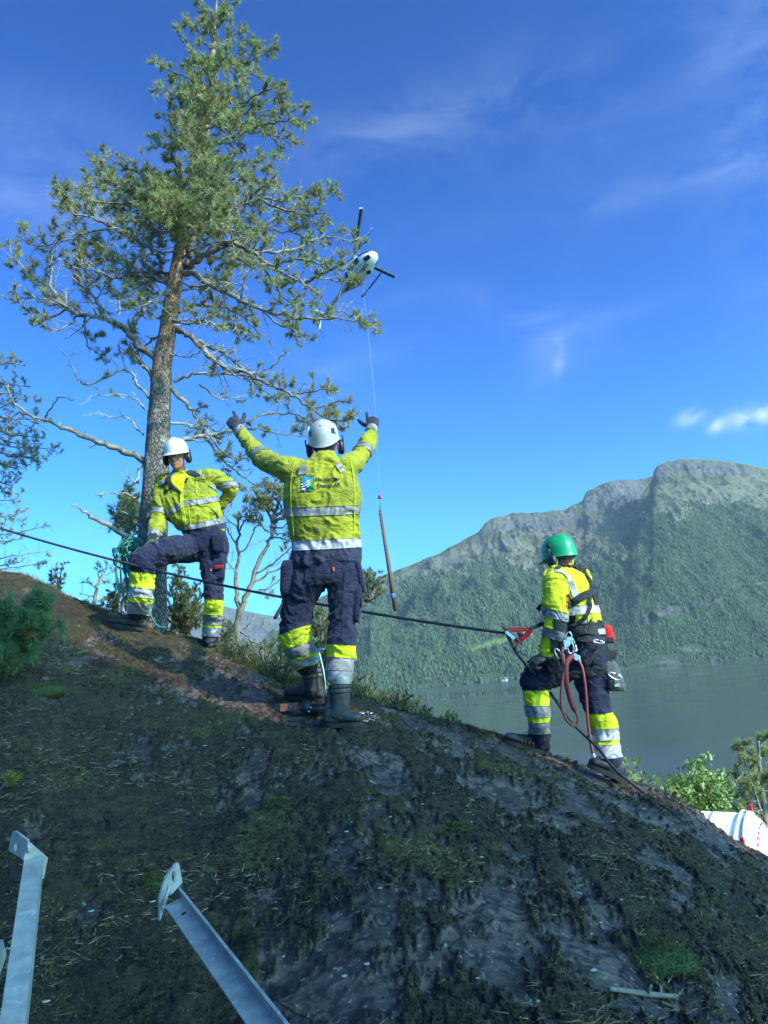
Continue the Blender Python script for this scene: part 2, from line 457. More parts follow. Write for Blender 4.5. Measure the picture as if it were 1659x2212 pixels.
# land falling from the hillside to the water
# ================================================================== MOUNTAINS
mm_ = MT('mountain_ground'); geo = mm_.n('ShaderNodeNewGeometry')
sxyz = mm_.n('ShaderNodeSeparateXYZ'); mm_.l(mm_.tc.outputs['Object'], sxyz.inputs[0])
snrm = mm_.n('ShaderNodeSeparateXYZ'); mm_.l(geo.outputs['Normal'], snrm.inputs[0])
rk = mm_.attr('rock'); fo = mm_.attr('forest'); fi = mm_.attr('field')
n1 = mm_.noise(.006, 6, .6); n2 = mm_.noise(.03, 6, .7); n3 = mm_.noise(.10, 5, .75)
grass = mm_.mix(mm_.rng(n1, .4, .6), (.085, .085, .042), (.165, .135, .085))
grass = mm_.mix(mm_.rng(n2, .5, .62), grass, (.030, .042, .018))
grass = mm_.mix(mm_.rng(n3, .58, .66), grass, (.20, .18, .15))
cliff = mm_.mix(mm_.rng(mm_.noise(.02, 6, .7, stretch=(1, 1, .35)), .35, .62), (.032, .026, .030), (.13, .105, .10))
cliff = mm_.mix(mm_.rng(n3, .55, .68), cliff, (.22, .19, .175))
cliff = mm_.mix(mm_.rng(n2, .56, .64, 0, .8), cliff, (.055, .062, .026))
wood = mm_.mix(mm_.rng(n3, .35, .65), (.032, .050, .024), (.068, .084, .036))
wood = mm_.mix(mm_.rng(n1, .45, .62, 0, .7), wood, (.046, .068, .022))
c = mm_.mix(mm_.rng(mm_.math('ADD', fo, mm_.math('MULTIPLY', mm_.math('SUBTRACT', n2, .5), 1.2)), .42, .55), grass, wood)
slp = mm_.rng(snrm.outputs[2], .62, .40)
rkk = mm_.math('ADD', mm_.math('MULTIPLY', rk, .85), mm_.math('MULTIPLY', slp, mm_.math('SUBTRACT', 1.0, fo)))
rkk = mm_.math('ADD', rkk, mm_.math('MULTIPLY', mm_.math('SUBTRACT', n1, .5), 1.1))
steep = mm_.rng(mm_.math('ADD', rkk, mm_.math('MULTIPLY', mm_.math('SUBTRACT', n2, .5), 1.2)), .50, .64)
c = mm_.mix(steep, c, cliff)
c = mm_.mix(fi, c, (.10, .155, .040))
mm_.set(Base_Color=c, Roughness=.95); mm_.b.inputs['Specular IOR Level'].default_value = .1
mm_.bump(mm_.math('ADD', n2, mm_.math('MULTIPLY', n3, .6)), .8, 14.0)

def mountain(name, label, sky_line, shore, Dtop, nc, nr, seed, prof, amp, px0, px1, rocks, fields=(), treeline=.5, back=900, shore_lift=-3, gully=None):
    sky_line = np.array(sky_line, float)
    cols = np.linspace(px0, px1, nc)
    sy = np.interp(cols, sky_line[:, 0], sky_line[:, 1])
    sh = np.array(shore, float); by = np.interp(cols, sh[:, 0], sh[:, 1])
    dt = np.interp(cols, [q[0] for q in Dtop], [q[1] for q in Dtop])
    T = D(cols, sy, dt); B = sea_hit(cols, by)
    rows = np.linspace(0, 1, nr); Vs = []; TT = []; CC = []
    P = B[None, :, :] * (1 - rows)[:, None, None] + T[None, :, :] * rows[:, None, None]
    H = T[:, 2] - SEA
    g = np.interp(rows, prof[0], prof[1])
    Z = SEA + shore_lift * (1 - rows)[:, None] ** 8 + H[None, :] * g[:, None]
    P[:, :, 2] = Z
    flat = P.reshape(-1, 3)
    q = np.column_stack([flat[:, 0] / 420.0, flat[:, 1] / 900.0])
    r1 = fbm(q, 6, seed, .5, ridged=True); r2 = fbm(flat[:, :2] / 150.0, 5, seed + 5, .55, ridged=True); r3 = fbm(flat / 45.0, 4, seed + 9, .6)
    t = np.repeat(rows, nc); env = np.sin(np.pi * np.clip(t, 0, 1)) ** .7
    shf = sstep(0, .08, t)
    flat[:, 2] += shf * (amp * env * (r1 - .1) + amp * .42 * (env + .16) * r2 + amp * .14 * (env + .3) * r3 + amp * .40 * (env + .03) * fbm(np.column_stack([flat[:, 0] / 170.0, flat[:, 1] / 800.0]), 4, seed + 40, ridged=True))
    # cliff steps in given picture regions
    px, py = proj(flat); rock = np.zeros(len(flat))
    for (cx, cy, ax, ay, rot, w) in rocks:
        a = math.radians(rot); dx, dy = px - cx, py - cy
        e = ((dx * math.cos(a) + dy * math.sin(a)) / ax) ** 2 + ((-dx * math.sin(a) + dy * math.cos(a)) / ay) ** 2
        rock = np.maximum(rock, w * np.exp(-e))
    flat[:, 2] += rock * 34 * shf * fbm(np.column_stack([flat[:, 0] / 28, flat[:, 1] / 60, flat[:, 2] / 90]), 4, seed + 3, ridged=True) * (env + .15)
    field = np.zeros(len(flat))
    for (cx, cy, ax, ay, rot, w) in fields:
        a = math.radians(rot); dx, dy = px - cx, py - cy
        e = ((dx * math.cos(a) + dy * math.sin(a)) / ax) ** 2 + ((-dx * math.sin(a) + dy * math.cos(a)) / ay) ** 2
        field = np.maximum(field, w * sstep(1.1, .75, e + .3 * r3))
    zrel = (flat[:, 2] - SEA) / 1150.0
    forest = sstep(treeline + .09, treeline - .07, zrel + .10 * r2 + .05 * r3)
    nb = 14
    V = flat.reshape(nr, nc, 3); last = V[-1]
    backs = []
    for k in range(1, nb + 1):
        s = k / nb; bb = last.copy(); dirv = last[:, :2] / np.linalg.norm(last[:, :2], axis=1)[:, None]
        bb[:, :2] += dirv * back * s; bb[:, 2] += last[:, 2] * s * back / np.linalg.norm(last[:, :2], axis=1) * .2 - (H * .55) * s * s + 15 * vnoise(bb / 120, seed) * s
        backs.append(bb)
    V = np.concatenate([V.reshape(-1, 3)] + backs); n2_ = nr + nb
    pad = nb * nc
    rock = np.concatenate([rock, np.full(pad, .5)]); forest = np.concatenate([forest, np.zeros(pad)]); field = np.concatenate([field, np.zeros(pad)])
    i = np.arange(n2_ - 1)[:, None] * nc + np.arange(nc - 1)[None, :]
    Fm = np.stack([i, i + 1, i + 1 + nc, i + nc], -1).reshape(-1, 4)
    ob = mesh_np(name, V, Fm, MATS['mountain_ground'])
    for k, v in (('rock', rock), ('forest', forest), ('field', field)): set_attr(ob, k, v)
    tag(ob, label, kind='structure')
    return V[:nr * nc].reshape(nr, nc, 3), forest[:nr * nc].reshape(nr, nc), (np.maximum(rock, field)[:nr * nc]).reshape(nr, nc)

SHORE = [(-2000, 1757), (880, 1491), (1150, 1466), (1340, 1448), (1659, 1419), (3600, 1240)]
skyA = [(560, 1400), (640, 1340), (700, 1306), (760, 1278), (800, 1256), (850, 1238), (900, 1216), (950, 1196), (1000, 1168), (1035, 1150), (1052, 1130), (1075, 1120), (1110, 1112),
        (1180, 1108), (1222, 1104), (1258, 1084), (1265, 1064), (1285, 1056), (1310, 1046), (1340, 1038), (1408, 1038), (1460, 1030), (1560, 1040), (1800, 1100), (2300, 1200)]
skyB = [(1040, 1492), (1120, 1452), (1180, 1408), (1240, 1356), (1290, 1302), (1320, 1252), (1345, 1196), (1362, 1150), (1372, 1118), (1385, 1075), (1402, 1048), (1409, 1040), (1414, 1016), (1422, 1008), (1440, 1000),
        (1458, 997), (1462, 994), (1490, 993), (1560, 997), (1610, 1004), (1659, 1013), (1750, 1040), (1900, 1060), (2300, 1090), (3200, 1130)]
gA = mountain('mountain', 'grey cliffed mountain running down left behind the fjord', skyA, SHORE, [(560, 4600), (1000, 4700), (1420, 5400), (2300, 5600)],
              430, 230, 100, ([0, .05, .3, .55, .75, .84, .9, 1], [0, .035, .26, .50, .68, .78, .92, 1]), 120, 560, 1500,
              [(1330, 1078, 80, 40, -8, 1.3), (1180, 1132, 135, 22, -6, 1.1), (1090, 1140, 60, 22, -20, .75), (960, 1215, 90, 16, -24, .6), (830, 1262, 80, 24, -18, .75), (1000, 1210, 60, 26, -30, .45),
               (880, 1280, 20, 60, 40, .45), (1150, 1215, 22, 30, 50, .4), (1250, 1150, 60, 14, -10, .6), (1060, 1462, 60, 7, -4, .7), (950, 1478, 60, 4, -4, .8)],
              [(1075, 1389, 48, 9, -12, 1), (1130, 1372, 26, 4, -10, .9), (1030, 1400, 30, 4, -16, .7)], treeline=.45)
gB = mountain('mountain', 'big forested mountain with flat cliff top on the right of the fjord', skyB, SHORE, [(1040, 2500), (1180, 3000), (1290, 3600), (1410, 4300), (1700, 4500), (3200, 4800)],
              430, 240, 300, ([0, .05, .25, .36, .5, .75, .88, .93, 1], [0, .04, .24, .33, .46, .73, .86, .94, 1]), 85, 1040, 2300,
              [(1520, 1014, 130, 15, 3, 1.3), (1425, 1028, 18, 30, 0, 1.3), (1440, 1090, 36, 22, 10, .5), (1390, 1130, 14, 50, 10, .45), (1530, 1070, 100, 12, 3, .42),
               (1395, 1340, 28, 15, -18, 1.0), (1440, 1328, 45, 16, -8, 1.0), (1490, 1318, 26, 10, -14, 1.0), (1550, 1304, 30, 9, -14, 1.0), (1350, 1352, 24, 7, -18, .9),
               (1500, 1270, 60, 4, -10, .75), (1420, 1285, 30, 4, -20, .7), (1590, 1268, 26, 9, 0, .75), (1440, 1428, 44, 12, -8, 1.0), (1490, 1404, 36, 10, 0, .95), (1390, 1440, 40, 7, -6, .9), (1530, 1408, 40, 4, 2, .9),
               (1545, 1424, 16, 12, 0, .8), (1350, 1446, 60, 4, -6, .9), (1620, 1424, 70, 2.5, -5, .9), (1490, 1434, 80, 3, -5, .9), (1380, 1160, 9, 30, 10, .5)],
              [(1640, 1262, 24, 5, -5, .8)], treeline=.58)
skyC = [(-1200, 1500), (-300, 1450), (100, 1370), (300, 1325), (420, 1306), (480, 1308), (530, 1321), (570, 1328), (606, 1334), (660, 1350), (760, 1392), (860, 1470)]
gC = mountain('far_hill', 'low hazy hill far beyond the fjord', skyC, [(-1200, 1657), (860, 1466)], [(-1200, 8000), (860, 7600)],
              200, 80, 500, ([0, .5, 1], [0, .5, 1]), 60, -1200, 860, [(500, 1318, 140, 10, 8, .5)], treeline=.35)

# forest on the far slopes: low cones joined into one mass per mountain
def forest_mass(name, label, grid, fmask, block, count, size, seed, px_range):
    rs = np.random.default_rng(seed); nr, nc, _ = grid.shape
    # choose by area weight
    i = rs.integers(0, nr - 1, count * 5); j = rs.integers(0, nc - 1, count * 5); a = rs.random(count * 5); b = rs.random(count * 5)
    P = (grid[i, j] * (1 - a)[:, None] + grid[i + 1, j] * a[:, None]); P2 = (grid[i, j + 1] * (1 - a)[:, None] + grid[i + 1, j + 1] * a[:, None])
    P = P * (1 - b)[:, None] + P2 * b[:, None]
    w = np.linalg.norm(grid[i + 1, j] - grid[i, j], axis=1) * np.linalg.norm(grid[i, j + 1] - grid[i, j], axis=1)
    px, py = proj(P)
    clump = fbm(P[:, :2] / 90.0, 3, seed)
    ok = (rs.random(len(P)) < fmask[i, j] * np.clip(w / np.percentile(w, 80), 0, 1) * np.clip(.75 + clump, .1, 1)) & (block[i, j] + .25 * clump < .45) & (px > px_range[0]) & (px < px_range[1])
    P = P[ok][:count]; n = len(P)
    h = size * (.6 + .8 * rs.random(n)); r = h * (.17 + .13 * rs.random(n)); conif = rs.random(n) < .72
    ang = rs.random(n) * 6.28; k = 5
    V = np.zeros((n, k + 6, 3)); 
    V[:, 0] = P + np.column_stack([rs.normal(0, .4, n), rs.normal(0, .4, n), h * np.where(conif, 1.0, .72)])
    for q in range(k):
        t = ang + 2 * math.pi * q / k; V[:, 1 + q] = P + np.column_stack([np.cos(t) * r * np.where(conif, .75, 1.25), np.sin(t) * r * np.where(conif, .75, 1.25), h * np.where(conif, .32, .42)])
        V[:, 6 + q] = P + np.column_stack([np.cos(t) * r, np.sin(t) * r, h * .02 * np.ones(n)])
    F = []
    base = np.arange(n) * (k + 6)
    tri = []
    for q in range(k):
        q2 = (q + 1) % k
        tri.append(np.stack([base, base + 1 + q, base + 1 + q2], -1))
        tri.append(np.stack([base + 1 + q, base + 6 + q, base + 6 + q2], -1)); tri.append(np.stack([base + 1 + q, base + 6 + q2, base + 1 + q2], -1))
    ob = mesh_np(name, V.reshape(-1, 3), np.concatenate(tri), MATS['far_forest'], smooth=False)
    set_attr(ob, 'tint', np.repeat(np.where(conif, rs.random(n) * .5, .5 + rs.random(n) * .5), k + 6))
    return tag(ob, label, 'forest', kind='stuff')
fm = MT('far_forest'); tnt = fm.attr('tint')
fm.set(Base_Color=fm.mix(tnt, (.036, .054, .026), (.080, .098, .042)), Roughness=.9); fm.b.inputs['Specular IOR Level'].default_value = .1
forest_mass('forest', 'dense conifer and birch forest covering the right mountain', gB[0], gB[1], gB[2], 80000, 12, 5, (1060, 1760))
forest_mass('forest', 'bluish forest on the lower slope of the left mountain', gA[0], gA[1], gA[2], 36000, 16, 6, (700, 1330))
# ================================================================== TREES
bk = MT('pine_bark'); z = bk.n('ShaderNodeSeparateXYZ'); bk.l(bk.tc.outputs['Object'], z.inputs[0])
vor = bk.n('ShaderNodeTexVoronoi'); mpp = bk.n('ShaderNodeMapping'); bk.l(bk.tc.outputs['Object'], mpp.inputs[0]); mpp.inputs['Scale'].default_value = (1, 1, .55)
dn = bk.n('ShaderNodeVectorMath', operation='ADD'); nzv = bk.n('ShaderNodeTexNoise'); bk.l(mpp.outputs[0], nzv.inputs['Vector']); nzv.inputs['Scale'].default_value = 30
sc_ = bk.n('ShaderNodeVectorMath', operation='SCALE'); bk.l(nzv.outputs['Color'], sc_.inputs[0]); sc_.inputs['Scale'].default_value = .03
bk.l(mpp.outputs[0], dn.inputs[0]); bk.l(sc_.outputs[0], dn.inputs[1]); bk.l(dn.outputs[0], vor.inputs['Vector']); vor.inputs['Scale'].default_value = 34
vor.feature = 'DISTANCE_TO_EDGE'
plate = bk.rng(vor.outputs['Distance'], 0, .16)
grey = bk.mix(plate, (.045, .038, .034), (.20, .165, .145))
grey = bk.mix(bk.noise(9, 5, .7, lo=.55, hi=.66), grey, (.36, .35, .30))
grey = bk.mix(bk.noise(40, 4, .7, lo=.58, hi=.68), grey, (.30, .31, .22))
orng = bk.mix(bk.noise(22, 5, .7, stretch=(1, 1, .4), lo=.4, hi=.62), (.40, .20, .10), (.60, .40, .25))
orng = bk.mix(bk.noise(60, 4, .7, lo=.56, hi=.64), orng, (.17, .09, .06))
hf = bk.math('ADD', z.outputs[2], bk.math('MULTIPLY', bk.noise(3, 4), 1.6))
bcol = bk.mix(bk.rng(bk.math('ADD', hf, 0.0), 3.2, 4.9), grey, orng)
bk.set(Base_Color=bcol, Roughness=.9); bk.b.inputs['Specular IOR Level'].default_value = .2
bk.bump(bk.math('ADD', plate, bk.noise(120, 4, .7)), .9, .012)

br = MT('branch_bark'); t_ = br.attr('lichen')
bc = br.mix(br.noise(5, 4, lo=.42, hi=.60), (.060, .045, .038), (.20, .115, .070))
bc = br.mix(br.noise(30, 5, .7, lo=.5, hi=.62), bc, (.12, .10, .085))
bc = br.mix(br.math('MULTIPLY', t_, br.noise(14, 5, .7, lo=.36, hi=.54)), bc, (.46, .43, .35))
br.set(Base_Color=bc, Roughness=.9); br.b.inputs['Specular IOR Level'].default_value = .2
br.bump(br.noise(90, 4, .7), .8, .006)

def needle_mat(name, ca, cb, dead=(.30, .13, .045)):
    m = MT(name); tn = m.attr('tint'); c = m.mix(m.rng(tn, 0, .96), ca, cb); c = m.mix(m.rng(tn, .965, .97), c, dead)
    m.set(Base_Color=c, Roughness=.5); m.b.inputs['Specular IOR Level'].default_value = .35
    tr = m.n('ShaderNodeBsdfTranslucent'); m.put(tr.inputs[0], c); ms = m.n('ShaderNodeMixShader'); ms.inputs[0].default_value = .34
    m.l(m.b.outputs[0], ms.inputs[1]); m.l(tr.outputs[0], ms.inputs[2]); m.l(ms.outputs[0], m.out.inputs[0]); return m.m
needle_mat('pine_needles', (.19, .225, .085), (.42, .41, .16))
needle_mat('dark_needles', (.022, .048, .034), (.045, .095, .060))
needle_mat('juniper_needles', (.070, .105, .045), (.19, .21, .075))
needle_mat('shaded_needles', (.085, .15, .065), (.16, .26, .11))

class Tree:
    """wood tubes and needle tufts gathered while a tree grows"""
    def __init__(s, seed, nl=.060, nw=.0036, per=18):
        s.rs = np.random.default_rng(seed); s.py = random.Random(seed); s.wood = []; s.tb = []; s.td = []; s.tt = []; s.nl = nl; s.nw = nw; s.per = per; s.tl = []
    def rv(s): return vnorm(s.rs.normal(size=3))
    def twig_path(s, p, d, length, n, wig, up):
        P = [p]; d = vnorm(d); st = length / n
        for k in range(n):
            d = vnorm(d + wig * s.rv() + np.array([0, 0, up])); P.append(P[-1] + d * st)
        return np.array(P)
    def grow(s, mb, P, r0, r1, fol, lich, lens, spacing, level=1, droop=0.0, tsc=1.0):
        """P polyline; children fill it; fol = chance of living foliage"""
        seglen = np.linalg.norm(np.diff(P, axis=0), axis=1); tot = seglen.sum(); k = len(P)
        rr = np.linspace(r0, r1, k); seg = 8 if r0 > .03 else (5 if r0 > .009 else 3)
        n0 = mb.n; mb.tube(P, rr, seg, caps=True); s.li += [lich] * (mb.n - n0)
        cum = np.concatenate([[0], np.cumsum(seglen)])
        start = (.16 if level == 1 else .12) * tot
        x = start + s.py.random() * spacing
        side = s.py.random() * 6.28
        while x < tot:
            q = int(np.searchsorted(cum, x)) - 1; q = min(max(q, 0), k - 2); f = (x - cum[q]) / max(1e-6, seglen[q])
            p = P[q] * (1 - f) + P[q + 1] * f; t = vnorm(P[q + 1] - P[q]); rad = rr[q]
            side += 2.4 + s.py.uniform(-.5, .5)
            a = np.cross(t, [0, 0, 1.0]); a = vnorm(a) if np.linalg.norm(a) > .05 else np.array([1.0, 0, 0]); b = np.cross(a, t)
            out = math.cos(side) * a + math.sin(side) * b
            if level == 1: out = out + np.array([0, 0, .25])
            ang = math.radians(s.py.uniform(32, 72)); d = vnorm(math.cos(ang) * t + math.sin(ang) * out)
            frac = x / tot
            if level == 1:
                ln = lens * s.py.uniform(.45, 1.15) * (1 - .45 * frac) * (.55 + .45 * min(1, frac * 2.5))
                alive = s.py.random() < fol * (.55 + .6 * frac)
                c = s.twig_path(p, d, ln, 5, .28, .05 if not droop else -droop)
                s.grow(mb, c, max(.0035, min(rad * .5, .012)), .0022, 1.0 if alive else .04, lich if alive else min(1, lich + .35), ln * .42, .040 * tsc, 2, droop, tsc)
            else:
                ln = max(.05, lens * s.py.uniform(.5, 1.2) * (1 - .4 * frac)); c = s.twig_path(p, d, ln, 3, .3, .10)
                n0 = mb.n; mb.tube(c, [.0028, .0023, .0019, .0014], 3, caps=False); s.li += [lich] * (mb.n - n0)
                if s.py.random() < fol:
                    s.tuft(c[-1], c[-1] - c[-2])
                    if s.py.random() < .75: s.tuft(c[-2], c[-1] - c[-2] + .3 * s.rv() * np.linalg.norm(c[-1] - c[-2]))
                    if s.py.random() < .35: s.tuft(c[-1], c[-1] - c[-2] + 1.0 * s.rv() * np.linalg.norm(c[-1] - c[-2]))
            x += spacing * s.py.uniform(.6, 1.4)
        if fol > .1: s.tuft(P[-1], P[-1] - P[-2])
    def tuft(s, p, d, t=None):
        s.tb.append(p); s.td.append(vnorm(d + np.array([0, 0, 1e-4]))); s.tt.append(s.rs.random() if t is None else t); s.tl.append(1.0)
    def needles(s, name, mat, parent):
        if not s.tb: return None
        B = np.array(s.tb); Dn = np.array(s.td); T = np.array(s.tt); n = len(B); k = s.per; rs = s.rs
        B = np.repeat(B, k, 0); Dn = np.repeat(Dn, k, 0); m = n * k
        r = rs.normal(size=(m, 3)); r -= Dn * (r * Dn).sum(1)[:, None]; r /= np.linalg.norm(r, axis=1)[:, None]
        a = np.radians(rs.uniform(18, 68, m))[:, None]; dr = np.cos(a) * Dn + np.sin(a) * r
        base = B - Dn * (rs.random(m) * s.nl * .9)[:, None]
        ln = s.nl * (.75 + .5 * rs.random(m))[:, None]
        w = np.cross(dr, rs.normal(size=(m, 3))); w /= np.linalg.norm(w, axis=1)[:, None]; w *= s.nw
        V = np.stack([base - w, base + w, base + dr * ln], 1).reshape(-1, 3)
        F = np.arange(m * 3).reshape(-1, 3)
        o = mesh_np(name, V, F, MATS[mat], parent, smooth=False)
        tt = np.clip(T[:, None] * np.where(T > .975, 1, .96)[:, None] + 0 * rs.normal(0, .05, (n, k)), 0, 1)
        set_attr(o, 'tint', np.repeat(tt.reshape(-1), 3)); return o
    def wood_obj(s, name, mb, mat, parent):
        o = mb.build(name, MATS[mat], parent)
        set_attr(o, 'lichen', s.li[:mb.n]); return o

def limb3(pts, Y, dtip, n=5):
    pts = np.array(pts, float); k = len(pts); f = np.linspace(0, 1, k) ** 1.1
    return spline(D(pts[:, 0], pts[:, 1], Y + f * dtip), n)

def jitter(P, amp, seed):
    r = np.random.default_rng(seed); q = r.normal(size=P.shape) * amp; q[0] = 0; return P + q

YT = 7.35
trunk_px = [(318, 1345, 46), (322, 1300, 40), (328, 1200, 35), (334, 1080, 32.5), (339, 980, 30), (345, 880, 26.5), (352, 780, 23.5), (365, 700, 21), (376, 620, 19), (386, 560, 17.5), (396, 500, 15.5),
            (411, 430, 12.5), (426, 360, 10.5), (441, 300, 11), (450, 230, 10), (457, 150, 7.5), (462, 80, 5), (467, 20, 3), (470, -25, 1.5)]
tp = np.array(trunk_px); TP = spline(D(tp[:, 0], tp[:, 1], YT), 6); TR = np.interp(np.linspace(0, len(tp) - 1, len(TP)), np.arange(len(tp)), tp[:, 2]) / FPX * YT * .92
TP[0][2] -= .25
pine = empty('pine_tree', TP[0], 'tall scots pine with orange upper trunk and wide gnarled branches behind the two workers', 'pine tree')
def bark_trunk(P, R, seg, seed, rough=.06):
    V = []; nP = len(P); T = np.gradient(P, axis=0); T /= np.linalg.norm(T, axis=1)[:, None]; A = vnorm(np.cross(T[0], [0, 1, 0]))
    for i in range(nP):
        A = vnorm(A - T[i] * A.dot(T[i])); B = np.cross(T[i], A)
        for j in range(seg):
            t = 2 * math.pi * j / seg; V.append((P[i], math.cos(t) * A + math.sin(t) * B, R[i]))
    c = np.array([v[0] for v in V]); d = np.array([v[1] for v in V]); r = np.array([v[2] for v in V])
    q = c + d * r[:, None]; nn = fbm(q * np.array([9, 9, 3.5]), 4, seed, .6)
    V = c + d * (r * (1 + rough * nn * 2))[:, None]
    i = np.arange(nP - 1)[:, None] * seg + np.arange(seg)[None, :]; j = np.arange(nP - 1)[:, None] * seg + (np.arange(seg)[None, :] + 1) % seg
    return V, np.stack([i, j, j + seg, i + seg], -1).reshape(-1, 4)
q = np.linspace(0, len(TP) - 1, 260); TPf = np.column_stack([np.interp(q, np.arange(len(TP)), TP[:, k]) for k in range(3)]); TRf = np.interp(q, np.arange(len(TP)), TR)
V, Fq = bark_trunk(TPf, TRf, 30, 4)
mesh_np('trunk', V, Fq, MATS['pine_bark'], pine)
T = Tree(5)
